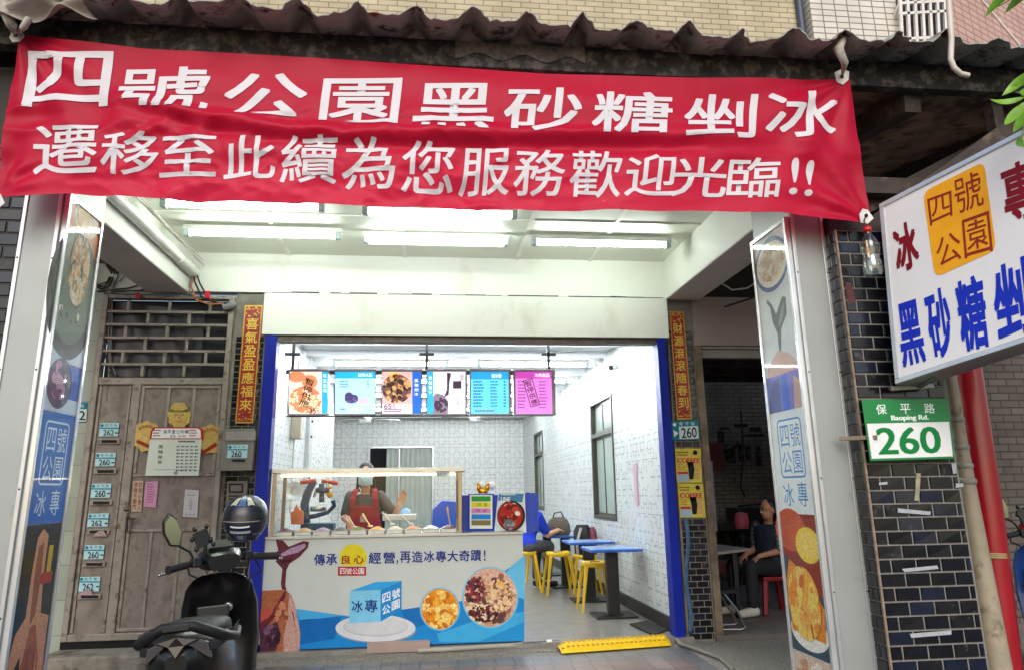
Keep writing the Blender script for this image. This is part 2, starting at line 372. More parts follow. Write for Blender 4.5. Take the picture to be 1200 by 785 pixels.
# shop ceiling: sheet, slats, tubes
b = MB(); b.box((-4, 7.8, ZC+.16), (2.62, 19.62, ZC+.24)); struct('shop_ceiling', b, ROOMW)
slat = MB().box((-1.6, -.012, ZC+.07), (2.49, .012, ZC+.159)).build('ceiling_slat', mat('white_slat', '#e4e7e8', .4, var=.03)); tag(slat, 'thin white slat running across the bright shop ceiling', 'ceiling slat', 'white slats across the shop ceiling')
for i, y in enumerate([9.2, 10.0, 10.8, 11.6, 12.5, 13.4, 14.4, 15.6, 17, 18.4]):
    o = slat if i == 0 else slat.copy()
    if i: COL.objects.link(o)
    o.location.y = y
TUBEM = mat('glowing_tube', '#f4fff6', .4, var=0, emit=TUBE_E); ROOMT = mat('glowing_shop_tube', '#f4fbff', .4, var=0, emit=ROOM_E)
def tubelight(name, label, a, c, m, group, d=.028, case=False):
    t = thing(name, label, 'light', (a+c)/2, group); ax = (c-a).normalized()
    b = MB(); b.box((a.x-.05, a.y-.035, a.z+.03), (c.x+.05, a.y+.035, a.z+.075)); b.build('fitting', mat('white_fitting', '#dfe2dc', .4), t, .006)
    for s_, p in ((-1, a), (1, c)):
        b = MB(); b.box((p.x-.025+s_*.02, a.y-.03, a.z-.03), (p.x+.025+s_*.02, a.y+.03, a.z+.03)); b.build('end_socket', mat('socket_plastic', '#b9c9cf', .4), t, .006)
    b = MB(); b.tube([a, c], d/2, 12); b.build('tube', m, t)
    if case:
        b = MB(); b.tube([a+V((0, 0, .02)), c+V((0, 0, .02))], .055, 10, cap=False); b.build('lamp_cover', mat('milky_cover', '#eefaf6', .5, emit=TUBE_E*.3), t)
    return t
ZT = 3.86
for lab, u0, u1, v0, cs in (('tube light at the left of the front row, mostly behind the red banner', 195, 374, 238, 0),
                    ('tube light in the front row just under the middle of the red banner', 431, 600, 247, 0),
                    ('long bare tube light above the barred transom and wire bundle', 222, 394, 272, 0),
                    ('thick wrapped tube light above the middle of the white lintel', 432, 590, 280, 1),
                    ('thin tube light above the right end of the white lintel', 628, 780, 283, 0)):
    y = at((u0+u1)/2, v0, Z=ZT).y; a = at(u0, v0, Y=y); c = at(u1, v0, Y=y); a.z = c.z = ZT-.03
    tubelight('fluorescent_light', lab, a, c, TUBEM, 'tube lights under the arcade ceiling', .04, cs)
for i, y in enumerate((8.6, 10.4, 12.05, 13.9, 16.3)):
    for x, nm in ((-.5, 'left'), (1.5, 'right')):
        a = V((x-.75, y, ZC+.03)); tubelight('shop_ceiling_light', 'bright tube light between the white slats of the shop ceiling', a, a+V((1.5, 0, 0)), ROOMT, 'tube lights in the shop ceiling')
# ------------------------------------------------------------------ arcade: ceiling, beams, lintel
b = MB(); b.box((-2.42, 5.0, 3.93), (2.62, Y0, 4.0))
struct('arcade_ceiling', b, CEIL)
b = MB()
for x in (-1.45, -.25, .95, 1.75): b.box((x-.02, 5.0, 3.918), (x+.02, Y0, 3.9295))
b.box((-2.4, 6.45, 3.92), (2.6, 6.48, 3.929))
o = b.build('ceiling_trim', mat('trim_white', '#f0f0e6', .4)); o['kind'] = 'structure'
wall('white_wall_band', 'white wall band between the arcade ceiling and the lintel, dark crack below', [((-3.25, Y0, 3.515), (2.62, Y0+.16, 4.1))], WHITE)
b = MB(); rdc = random.Random(4); x = -1.6
while x < 2.5:
    w_ = rdc.uniform(.05, .3); hh_ = rdc.uniform(.003, .014)
    b.box((x, Y0-.004, 3.512), (min(x+w_, 2.55), Y0-.001, 3.514+hh_)); x += w_*(1 if rdc.random() < .75 else 1.4)
o = b.build('wall_crack', DARK); tag(o, 'ragged dark crack between the white wall band and the lintel', 'crack')
wall('white_lintel', 'long white boxed lintel above the shop opening', [((-1.66, Y0-.06, 3.065), (2.57, Y0+.3, 3.495))], WHITE, 'lintel')
b = MB(); b.box((-1.64, Y0-.03, 3.0), (2.55, Y0+.04, 3.064)); b.box((-1.64, Y0+.05, 3.03), (2.55, Y0+.25, 3.064)); tag(b.build('shutter_rail', mat('dirty_steel', '#5b554d', .5, .4, var=.3, scale=14)), 'dirty steel shutter rail under the white lintel', 'rail')
def beam(name, label, x0, x1, zb=3.50):
    b = MB(); b.box((x0, 4.95, zb), (x1, Y0-.002, 4.05)); t = thing(name, label, 'beam', ((x0+x1)/2, 6.2, zb)); b.build('beam_body', WHITE, t)
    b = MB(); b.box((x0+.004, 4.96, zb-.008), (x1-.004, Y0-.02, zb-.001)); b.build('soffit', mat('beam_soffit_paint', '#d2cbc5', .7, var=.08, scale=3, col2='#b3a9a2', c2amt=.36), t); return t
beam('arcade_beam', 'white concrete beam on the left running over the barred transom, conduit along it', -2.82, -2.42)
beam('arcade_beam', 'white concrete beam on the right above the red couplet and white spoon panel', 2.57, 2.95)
b = MB(); b.box((-2.42, 4.92, 3.62), (2.6, 5.2, 4.1)); tag(b.build('front_beam', WHITE), 'white cross beam behind the red banner over the pillars', 'beam')
# blue posts
for lab, px in (('bright blue post at the left end of the counter', (311, 325, 392)), ('bright blue post at the right end of the shop opening by the yellow ramp', (770, 780.5, 397))):
    x0, x1 = at(px[0], px[2], Y=Y0-.05).x, at(px[1], px[2], Y=Y0-.05).x
    b = MB(); b.box((x0, Y0-.05, .05), (x1, Y0+.12, 3.06)); tag(b.build('blue_post', BLUEPOST, None, .006), lab, 'post', 'blue posts')
# ------------------------------------------------------------------ door wall on the left
LG = brickmat('pale_green_tile', '#a3ab9d', '#98a193', '#7d8078', .3, .3, .004, 'XZ', .3, .2, 0, .8)
b = MB(); b.box((-3.55, Y0, 0), (-3.24, Y0+.2, 3.52)); t = thing('green_tile_pier', 'narrow pier of pale green tiles left of the metal door', 'pier', (-3.4, Y0, 0)); b.build('tile_facing', LG, t)
b = MB(); b.box((-3.52, Y0-.06, 1.65), (-3.37, Y0-.002, 1.98)); b.build('intercom_box', mat('grey_box', '#8d8b84', .5), t, .01)
b = MB(); b.box((-3.55, Y0-.09, 1.1), (-3.36, Y0-.002, 1.6)); b.build('white_box', mat('whitish_box', '#b6b8b5', .4), t, .01)
b = MB(); b.box((-6, Y0+.02, 0), (-3.55, Y0+.2, 4.1)); tag(b.build('neighbour_wall', mat('dim_grey_wall', '#4a4642', .7, col2='#2d2a28')), 'dim neighbouring wall at the far left behind the pillar', 'wall')
wall('backing_wall', 'grey wall strip holding the left red couplet', [((-1.955, Y0+.03, 0), (-1.64, Y0+.2, 3.5))], mat('grey_mortar_wall', '#7b766d', .8, var=.2, scale=9, bump=.4))
wall('right_backing_wall', 'grey wall strip holding the right red couplet', [((2.57, Y0+.01, 0), (2.86, Y0+.2, 3.5))], mat('grey_mortar_wall', '#7b766d', .8))
wall('white_gap_wall', 'small white wall patch behind the wire coils', [((-3.6, Y0+.03, 3.49), (-2.4, Y0+.1, 4.1))], WHITE)
D = thing('metal_gate_door', 'weathered brown metal double door with barred transom and mail slots', 'door', (-2.6, Y0, .2))
f = PY(Y0-.03); fz = lambda v, u=180: at(u, v, Y=Y0-.03).z
zt, zm, zb = 3.46, 2.60, .25; xl, xr = -3.22, -1.955; xm = -2.80
b = MB()
for x in (xl, xr-.05): b.box((x, Y0-.05, zb), (x+.05, Y0+.05, zt))
b.box((xm-.05, Y0-.048, zb), (xm+.03, Y0+.05, zm)); b.box((xl+.05, Y0-.047, zm-.04), (xr-.05, Y0+.05, zm+.03)); b.box((xl+.05, Y0-.045, zt-.04), (xr-.05, Y0+.05, zt)); b.box((xl+.05, Y0-.045, zb), (xr-.05, Y0+.05, zb+.06))
b.build('frame', DOORF, D, .006)
b = MB(); gx0, gx1 = xl+.05, xr-.05; rows = 6; hh = (zt-.04-zm-.03)/rows
for i in range(1, rows): z = zm+.03+hh*i; b.box((gx0, Y0-.04, z-.013), (gx1, Y0-.012, z+.013))
for i in range(rows):
    z = zm+.03+hh*i; Wd = gx1-gx0; x = gx0+Wd*(.335 if i % 2 == 0 else .165)-.02*(5-i)*0
    while x < gx1-.05: b.box((x-.014, Y0-.038, z+.013), (x+.014, Y0-.014, z+hh-.013)); x += Wd*.338
b.build('transom_grille', DOORF, D, .003)
b = MB(); b.box((gx0, Y0+.06, zm+.03), (gx1, Y0+.12, zt-.04)); b.build('dark_void', mat('void_black', '#17161a', .7, var=.4, scale=2), D)
b = MB(); b.grid(lambda s, t: V((lerp(gx0+.02, gx1-.25, s), Y0+.045-.012*math.sin(s*17+t*5), lerp(zm+.05, zt-.05-.1*s, t))), 40, 6); b.build('dark_sheet', mat('dark_plastic_sheet', '#2c2b33', .35, var=.3), D)
# leaf: upper panels, mid panel, lower panels
lx0, lx1 = xm+.05, xr-.075; z1 = fz(558); z2 = fz(619)
b = MB(); b.box((lx0-.02, Y0-.02, zb+.06), (lx1+.02, Y0+.03, zm-.04)); b.build('door_leaf', DOORM, D)
b = MB()
for x in (lx0, lerp(lx0, lx1, .335), lerp(lx0, lx1, .665), lx1):
    b.box((x-.016, Y0-.034, z1+.03), (x+.016, Y0-.021, zm-.045)); 
for x in (lx0, lerp(lx0, lx1, .29), lerp(lx0, lx1, .64), lx1): b.box((x-.014, Y0-.034, zb+.07), (x+.014, Y0-.021, z2-.03))
for z in (zm-.06, z1+.015, z2-.015, zb+.085): b.box((lx0-.015, Y0-.036, z-.014), (lx1+.015, Y0-.0215, z+.014))
b.build('door_moulding', DOORF, D, .004)
b = MB(); b.box((xl+.05, Y0-.02, zb+.06), (xm-.05, Y0+.03, zm-.04)); b.build('mail_panel', DOORM, D)
b = MB()
for x in (xl+.075, xm-.07): b.box((x-.012, Y0-.034, zb+.07), (x+.012, Y0-.021, zm-.045))
b.build('mail_panel_edge', DOORF, D, .004)
for (u0, v0, u1, v1), num, lab in (((116, 495, 140, 511), '262', ''), ((111, 530, 136, 546), '260', ''), ((106, 566, 131, 583), '260', ''), ((102, 601, 128, 617), '262', ''), ((98, 638, 123, 655), '260', ''), ((92, 675, 118, 693), '262', '')):
    b = MB(); b.box(f(u0-1, v1+9)+V((0, .008, 0)), f(u1+1, v1+2.5)+V((0, -.012, 0))); s_ = b.build('mail_slot', DOORF, D, .004)
    b = MB(); b.rect(PY(Y0-.045), u0+3, v1+4, u1-3, v1+7.5); b.build('slot_opening', mat('slot_dark', '#0c0b0b', .8), s_)
    b = MB(); b.box(f(u0, v1), f(u1, v0)+V((0, -.006, 0))); p = b.build('number_plate', PLATEB, D, .002)
    b = MB(); fp = PY(Y0-.0385); let(b, num, fp, (u0+5, v0+8.2, u0+17.5, v1-1.2), 0, .02); b.rect(fp, u0+1, v0+5.6, u1-1, v0+7, 1)
    for k in range(3): let(b, '保平路'[k], fp, (u0+7+5.5*k, v0+1.2, u0+10.5+5.5*k, v0+4.6), 1, .0)
    b.disc(fp, u0+3.6, v0+3.2, 1.9, 1.9, 1, 12); b.rect(fp, u1-5.5, v0+11, u1-2, v0+12.5, 0); b.build('plate_lettering', [INK, TEAL], p)
for u, v in ((100, 689), (116, 620)):
    b = MB(); b.prism([PY(Y0-.05)(u-8, v+8), PY(Y0-.05)(u+9, v+8), PY(Y0-.05)(u+5, v+1), PY(Y0-.05)(u-1, v+2)], (0, .01, 0)); b.build('stuck_letter', mat('faded_paper', '#a88b8d', .8, var=.3, scale=60), D)
b = MB(); b.lathe([(.001, .03), (.02, .03), (.022, 0)], f(148.5, 596), 14, 0, (0, -1, 0)); b.box(f(144, 601)+V((0, -.004, 0)), f(153, 591)+V((0, -.007, 0))); b.build('door_lock', mat('worn_brass', '#6d6656', .4, .7), D)
b = MB(); b.bar(f(151.5, 605)+V((0, -.05, 0)), f(150.5, 622)+V((0, -.05, 0)), .02, .02); b.bar(f(151.5, 607)+V((0, -.05, 0)), f(161, 607)+V((0, -.05, 0)), .012, .012); b.bar(f(151.5, 606), f(151.5, 606)+V((0, -.06, 0)), .02, .02); b.build('door_handle', BLACK, D, .003)
b = MB(); b.box((lx0-.1, Y0-.03, .12), (xr, Y0+.2, .25)); b.box((xl, Y0-.03, .12), (lx0-.1, Y0+.2, .25)); b.build('dark_sill_gap', mat('sill_dark', '#0d0c0c', .9), D)
b = MB(); b.box((-3.25, 7.25, .0), (-1.62, Y0-.035, .19)); tag(b.build('door_step', CONC, None, .02), 'low grey concrete step in front of the metal door', 'step')
b = MB(); b.box((-1.62, 7.42, .0), (1.22, Y0-.06, .062)); o = b.build('shop_kerb', aggregate()); tag(o, 'flat strip of washed aggregate along the foot of the counter', 'kerb')
# ------------------------------------------------------------------ black tile columns
GLOSSB = [mat('black_glazed_tile', '#0e1017', .2, var=.35, scale=10, coat=.15), mat('blue_black_glazed_tile', '#141a2a', .22, var=.35, scale=10, coat=.2, col2='#3c3e46', c2amt=.34, c2scale=14), mat('grey_black_glazed_tile', '#131317', .28, var=.4, scale=12, col2='#4a4a4e', c2amt=.36, c2scale=18)]
MORT = mat('pale_mortar', '#78756f', .85, var=.2, scale=20)
def tiles(mb, o, ux, n, wd, ht, tw, th, off0=0, g=.0085, rnd=None):
    """rows of slightly tilted glazed tiles on a wall: o = lower corner, ux = direction along, n = outward normal"""
    o, ux, n = V(o), V(ux), V(n); rd = rnd or random; z = 0; r = 0; up = V((0, 0, 1))
    while z < ht-.01:
        h = min(th, ht-z)-g; x = -(tw/2 if (r+off0) % 2 else 0)
        while x < wd-.005:
            a, c = max(x, 0), min(x+tw, wd)
            if c-a > .02 and h > .01:
                j = [n*(.007+rd.uniform(-.0012, .0012)) for _ in range(4)]; p = o+up*(z+g/2); x0, x1 = ux*(a+g/2), ux*(c-g/2); e = .004
                q = [p+x0, p+x1, p+x1+up*h, p+x0+up*h]; top = [p+x0+ux*e+up*e+j[0], p+x1-ux*e+up*e+j[1], p+x1-ux*e+up*(h-e)+j[2], p+x0+ux*e+up*(h-e)+j[3]]
                mb.add(q+top, [(4, 5, 6), (4, 6, 7), (0, 1, 5, 4), (1, 2, 6, 5), (2, 3, 7, 6), (3, 0, 4, 7)], rd.choice((0, 0, 1, 2)))
            x += tw
        z += th; r += 1
C = thing('black_brick_column', 'tall column of glossy black brick tiles with white mortar behind the street sign', 'column', (2.9, 4.65, 0))
b = MB(); b.box((2.605, 4.30, 0), (3.20, 5.0, 3.1)); b.build('mortar_core', MORT, C)
b = MB(); tiles(b, (2.612, 4.30, .0), (1, 0, 0), (0, -1, 0), .58, 3.1, .155, .0775); tiles(b, (2.605, 4.99, 0), (0, -1, 0), (-1, 0, 0), .68, 3.1, .155, .0775, 1); tiles(b, (3.2, 4.31, 0), (0, 1, 0), (1, 0, 0), .68, 3.1, .155, .0775, 1)
b.build('brick_tiles', GLOSSB, C)
b = MB(); b.bar((2.606, 4.297, .0), (2.606, 4.297, 3.1), .013, .013); b.build('corner_edge', mat('rusty_trim', '#8a7a68', .6, .3, var=.3, scale=30), C)
fc = PY(4.287)
for pts in ([(1052, 595), (1091, 599), (1090, 603), (1052, 600)], [(1057, 666), (1098, 662), (1100, 666), (1060, 670)], [(1066, 742), (1115, 738), (1115, 743), (1068, 747)]):
    b = MB(); b.poly(fc, pts[::-1]); b.build('paper_strip', mat('dirty_white_paper', '#9fa2a7', .6, var=.1, scale=40), C)
b = MB(); b.prism([fc(1074, 554), fc(1079, 554), fc(1077, 586), (fc(1072, 586))], (0, .008, 0)); b.build('tape_scrap', mat('old_tape', '#8f8970', .6, var=.3, scale=30), C)
for pts in ([(1120, 566), (1129, 566), (1129, 570), (1120, 571)], [(1030, 565), (1040, 564), (1040, 567), (1030, 568)], [(1115, 543), (1120, 542), (1121, 554), (1117, 555)]):
    b = MB(); b.poly(PY(4.288), pts[::-1]); b.build('paper_scrap', mat('dirty_white_paper', '#9fa2a7', .6), C)
b = MB(); b.poly(PX(2.594), [(990, 330), (998, 332), (1003, 355), (994, 356)]); b.build('red_paper_patch', mat('faded_red_paper', '#7b4444', .7), C)
L_ = thing('black_brick_column', 'dark tiled column behind the left grey pillar at the photo edge', 'column', (-2.7, 4.9, 0))
b = MB(); b.box((-3.2, 4.5, 0), (-2.385, 5.1, 4.1)); b.build('mortar_core', mat('dark_mortar', '#3d3a37', .85), L_)
b = MB(); tiles(b, (-3.19, 4.50, 0), (1, 0, 0), (0, -1, 0), .8, 3.6, .155, .0775); b.build('brick_tiles', GLOSSB, L_)
# strip of black tiles right of the right blue post + below meter box
b = MB(); tiles(b, (2.59, Y0+.01, .06), (1, 0, 0), (0, -1, 0), .26, 3.1, .12, .06); T_ = b.build('black_tile_facing', GLOSSB); tag(T_, 'narrow strip of small black tiles right of the blue post', 'tile facing')
b = MB(); tiles(b, (-1.93, Y0+.03, .06), (1, 0, 0), (0, -1, 0), .28, 3.0, .12, .06); T_ = b.build('black_tile_facing', GLOSSB); tag(T_, 'narrow strip of small black tiles left of the blue post behind the scooter', 'tile facing')
# ------------------------------------------------------------------ grey pillars
def pillar(label, x0, x1):
    t = thing('grey_pillar', label, 'pillar', ((x0+x1)/2, 4.7, 0), 'grey clad pillars')
    b = MB(); b.box((x0, 4.43, 0), (x1, 4.98, 4.0)); b.build('cladding', GREYM, t)
    b = MB()
    for x in (x0+.012, x1-.012): b.box((x-.011, 4.42, 0), (x+.011, 4.4295, 4.0))
    b.build('edge_trim', ALU, t, .002); b = MB()
    for z in (.9, 1.55, 2.2, 2.85):
        for x in (x0+.012, x1-.012): b.ball((x, 4.419, z), .006, 0, 8, 5)
    b.build('screws', mat('dull_screw', '#6f6a66', .4, .8), t)
pillar('grey clad pillar at the left of the photo beside the peanut picture panel', -2.38, -2.165)
pillar('grey clad pillar on the right between the mango picture panel and black column', 2.375, 2.604)
# ------------------------------------------------------------------ canopy roof
rust = mat('weathered_roof_sheet', '#a3a69e', .7, var=.35, scale=6, col2='#3a332e', c2amt=.42, c2scale=6, bump=.35, bscale=22)
nt = rust.node_tree; bs = nt.nodes['Principled BSDF']; src = bs.inputs['Base Color'].links[0].from_socket
n2 = nt.nodes.new('ShaderNodeTexNoise'); n2.inputs['Scale'].default_value = 7.5; n2.inputs['Detail'].default_value = 6; tc = nt.nodes.new('ShaderNodeTexCoord'); nt.links.new(tc.outputs['Object'], n2.inputs[0])
r2 = nt.nodes.new('ShaderNodeValToRGB'); r2.color_ramp.elements[0].position = .64; r2.color_ramp.elements[1].position = .7; nt.links.new(n2.outputs['Fac'], r2.inputs[0])
mx = nt.nodes.new('ShaderNodeMix'); mx.data_type = 'RGBA'; nt.links.new(r2.outputs[0], mx.inputs[0]); nt.links.new(src, mx.inputs[6]); mx.inputs[7].default_value = lin('#6a3a26')+(1,); nt.links.new(mx.outputs[2], bs.inputs['Base Color'])
from mathutils import noise as NZ0
RF = thing('canopy_roof', 'old ribbed canopy roof with rusty wavy edge above the red banner', 'roof', (0, 5.9, 4.3))
def sheetz(x, y): 
    d = abs(((x+.10+.1725) % .345)-.1725); kx = math.floor((x+.10+.1725)/.345); rib = (.085+.022*math.sin(kx*2.7))*max(0, 1-d/(.085+.015*math.sin(kx*1.9)))**.7
    return 4.285+(y-4)*.19+rib+.012*math.sin(x*2.3)+.008*math.sin(x*7.1+y)
b = MB(); rd = random.Random(3); xs = []; x = -4.6
while x < 6.2:
    xs.append(x); d = abs(((x+.10+.1725) % .345)-.1725); x += .02 if d < .1 else .035
ys = [0, .08, .16, .3, .6, 1.2, 2.4, 4.0]; vs = []; fs = []; n = len(xs); front = [3.97+rd.uniform(-.022, .022)+.03*math.sin(x*1.3)+.025*NZ0.noise(V((x*5, 0, 2)))+(.05 if NZ0.noise(V((x*2.2, 3, 0))) > .35 else 0) for x in xs]
for j, y in enumerate(ys):
    for i, x in enumerate(xs): yy = front[i]+y; vs.append((x, yy, sheetz(x, yy)+rd.uniform(-.003, .003)))
for j in range(len(ys)-1):
    for i in range(n-1): a = j*n+i; fs.append((a, a+1, a+n+1, a+n))
b.add(vs, fs, 0, False); o = b.build('roof_sheet', rust, RF, 0, 2, .006)
b = MB(); b.box((-4.6, 4.27, 4.14), (6.2, 4.36, 4.325)); b.build('fascia_beam', DARK, RF, .008)
b = MB(); b.grid(lambda s, t: V((lerp(.15, 1.0, s), 4.262-.004*math.sin(s*40)*math.sin(t*9), lerp(4.19+.05*math.sin(s*9)**2, 4.315, t))), 30, 5); b.build('cement_patch', mat('grey_cement_patch', '#67615b', .9, var=.4, scale=25, bump=.8, bscale=70), RF)
WOODD = mat('dark_old_timber', '#3a302a', .75, var=.4, scale=6, col2='#66564a', c2amt=.38, c2scale=8, bump=.4)
for y in (4.75, 5.4, 6.1, 6.8):
    b = MB(); z = 4.27+(y-4)*.19; b.box((-4.6, y-.05, z-.12), (6.2, y+.05, z-.012)); b.build('purlin', WOODD, RF)
for x in (-3.4, 3.35, 4.6): b = MB(); b.bar((x, 4.37, 4.1), (x, 7.6, 4.62), .12, .16); b.build('rafter', WOODD, RF)
b = MB(); b.grid(lambda s, t: V((lerp(2.96, 6.2, s), lerp(4.36, 7.6, t), 4.13+(lerp(4.36, 7.6, t)-4)*.16)), 4, 4); b.build('roof_boarding', mat('brown_boards', '#86705f', .8, var=.45, scale=5, col2='#4d3c32', c2amt=.46, c2scale=6), RF)
b = MB(); b.bar((2.75, 4.4, 3.05), (4.35, 4.4, 4.12), .09, .11); b.bar((2.75, 4.75, 3.25), (4.6, 4.75, 4.2), .08, .1); b.bar((4.0, 4.42, 3.8), (4.0, 4.42, 4.15), .08, .08); b.box((2.62, 4.38, 3.1), (6.2, 4.5, 3.22)); b.box((2.62, 4.6, 3.5), (6.2, 4.72, 3.62)); b.build('strut', WOODD, RF)
# ------------------------------------------------------------------ upper building
A = thing('apartment_building', 'cream brick apartment block with white tiled pier and pink wall above the canopy', 'building', (2, 8.0, 4.6))
b = MB(); b.box((-7, 7.9, 4.5), (4.72, 8.2, 12)); b.build('cream_brick_wall', brickmat('cream_bricks', '#bfb394', '#b0a386', '#857a62', .23, .075, .007, 'XZ', .7, .5, .5, .8), A)
b = MB(); b.box((4.735, 7.72, 4.5), (6.05, 8.2, 12)); b.build('white_tile_pier', brickmat('white_tiles', '#d9d3c8', '#cfc8bb', '#77706a', .17, .085, .008, 'XZ', .4, .3, 0, .85), A)
b = MB(); b.tube([(4.66, 7.84, 4.6), (4.66, 7.84, 12)], .045, 10); b.build('downpipe', mat('blue_grey_pipe', '#3c4658', .5), A)
P0 = V((6.05, 7.95, 4.5)); dr = V((.9, .43, 0)).normalized(); nn = V((dr.y, -dr.x, 0))
pk = MB().box((0, 0, 0), (6, .2, 7.5)).build('pink_tile_wall', brickmat('pink_tiles', '#cfaa9c', '#c39c8e', '#9c7468', .23, .11, .012, 'XZ', .6, .3, 0, .88), None)
pk.rotation_euler = (0, 0, math.atan2(dr.y, dr.x)); pk.location = P0-V(A.location)+dr*3-nn*.1; pk.parent = A
b = MB(); b.tube([at(1150, 0, Y=8.3), at(1196, 55, Y=8.3)], .02, 6); b.build('wall_cable', mat('white_cable', '#cfc6bb', .5), A)
b = MB(); fg = PY(7.6)
for k in range(7): u = lerp(1056, 1108, k/6); b.bar(fg(u-2, -8), fg(u+1, 50), .035, .035)
for v in (2, 14, 44): b.bar(fg(1053, v+3), fg(1110, v), .035, .035)
b.bar(fg(1054, 5), fg(1054, 50)+V((0, .5, 0)), .03, .03); b.build('window_grille', mat('white_grille', '#d8d2cb', .5), A)
b = MB(); b.box(PY(7.71)(1058, 48), PY(7.715)(1106, -10)); b.build('dark_window', mat('window_dark', '#3a3638', .2), A)
b = MB(); p = PY(3.92); b.tube([p(1110, -40), p(1111, -12), p(1113, 20), p(1115, 45), p(1114, 70), p(1118, 80), p(1126, 87), p(1135, 89)], .018, 8); tag(b.build('hanging_hose', mat('white_hose', '#c9c0b2', .5)), 'bent white hose end hanging over the canopy edge', 'hose')
# ------------------------------------------------------------------ red banner
BAN_Y = 4.2
def interp(P, u):
    for (a, p), (c, q) in zip(P, P[1:]):
        if u <= c: return p+(q-p)*(u-a)/(c-a)
    return P[-1][1]
TOP = [(0, (24, 41)), (.05, (70, 47)), (.15, (165, 57)), (.4, (400, 71)), (.65, (640, 88)), (.82, (800, 92)), (1, (996, 94))]
TOP = [(a, V(p)) for a, p in TOP]
BOT = [(a, V(p)) for a, p in [(0, (-2, 232)), (.1, (90, 228)), (.22, (205, 235)), (.4, (400, 242)), (.6, (600, 248)), (.78, (790, 248)), (.9, (915, 250)), (1, (1019, 263))]]
def sm(a, b, x): t = max(0, min(1, (x-a)/(b-a))); return t*t*(3-2*t)
from mathutils import noise as NZ
def bdy(u, v):
    """how far the cloth bellies towards the street at this spot"""
    s = (u-10)/1000; t = (v-lerp(45, 95, s))/160
    d = .05*math.sin(math.pi*max(0, min(1, t)))*math.sin(math.pi*max(0, min(1, s)))
    fold = lerp(112, 160, sm(.05, .5, s)); e = v-(fold+10*sm(.12, .25, s)*(1-sm(.3, .5, s)))
    k = sm(.08, .2, s)*(1-sm(.72, .95, s))
    d += k*(.026*math.exp(-(e/8)**2) - .028*math.exp(-((e-15)/8)**2))
    for (cu, cv, a, f, L) in ((24, 41, .012, 13, 330), (996, 94, .013, 12, 300), (1019, 263, .014, 14, 330), (-2, 232, .010, 12, 260)):
        du, dv = u-cu, v-cv; rr = math.hypot(du, dv)
        d += a*math.sin(math.atan2(dv, du)*f+rr*.006)*math.exp(-rr/L)*min(1, rr/40)
    d += .006*math.sin(u*.045+v*.05)*sm(.2, 1, t)+.004*math.sin(u*.021-v*.11+1)
    n = NZ.noise(V((u*.016+v*.012, v*.034, 1.7))); d += .021*(1-abs(n)*2.2)*sm(.25, .6, t)*(1-.6*sm(.5, .8, s))
    n = NZ.noise(V((u*.05-v*.03, v*.06+u*.02, 9))); d += .009*(1-abs(n)*2)*sm(.35, .6, t)*sm(.05, .2, s)*(1-.8*sm(.55, .75, s))
    d += .005*NZ.noise(V((u*.006, v*.02, 4)))
    for k, f0 in enumerate((118, 232, 345, 470, 590, 705, 820, 930)): d += .0022*math.exp(-abs(u-f0-2*math.sin(v*.06+k))/2.6)*(1 if k % 2 else -1)
    d += .0018*math.exp(-abs(v-lerp(128, 170, s))/2.2)
    return d
def bsurf(h=0):
    def fn(u, v): p = at(u, v, Y=BAN_Y); return V((p.x, p.y-bdy(u, v)-h, p.z))
    return fn
B = thing('red_banner', 'long red satin banner with two rows of white characters hung under the canopy', 'banner', (0.2, BAN_Y, 3.1))
def bpt(s, t):
    p = interp(TOP, s).lerp(interp(BOT, s), t); p.x -= 3*math.sin(math.pi*t) if s < .02 else 0; p.y += .8*math.sin(s*60)*t*t; return bsurf()(p.x, p.y)
cloth = mat('red_satin', '#c40c35', .45, var=.05, scale=3, spec=.2, bump=.12, bscale=14)
nt = cloth.node_tree; bs = nt.nodes['Principled BSDF']; bs.inputs['Sheen Weight'].default_value = .04; bs.inputs['Anisotropic'].default_value = .4
tr = nt.nodes.new('ShaderNodeBsdfTranslucent'); tr.inputs[0].default_value = (.85, .06, .13, 1); ms = nt.nodes.new('ShaderNodeMixShader'); ms.inputs[0].default_value = .36
out = nt.nodes['Material Output']; nt.links.new(bs.outputs[0], ms.inputs[1]); nt.links.new(tr.outputs[0], ms.inputs[2]); nt.links.new(ms.outputs[0], out.inputs[0])
b = MB(); b.grid(bpt, 300, 70); b.build('cloth', cloth, B)
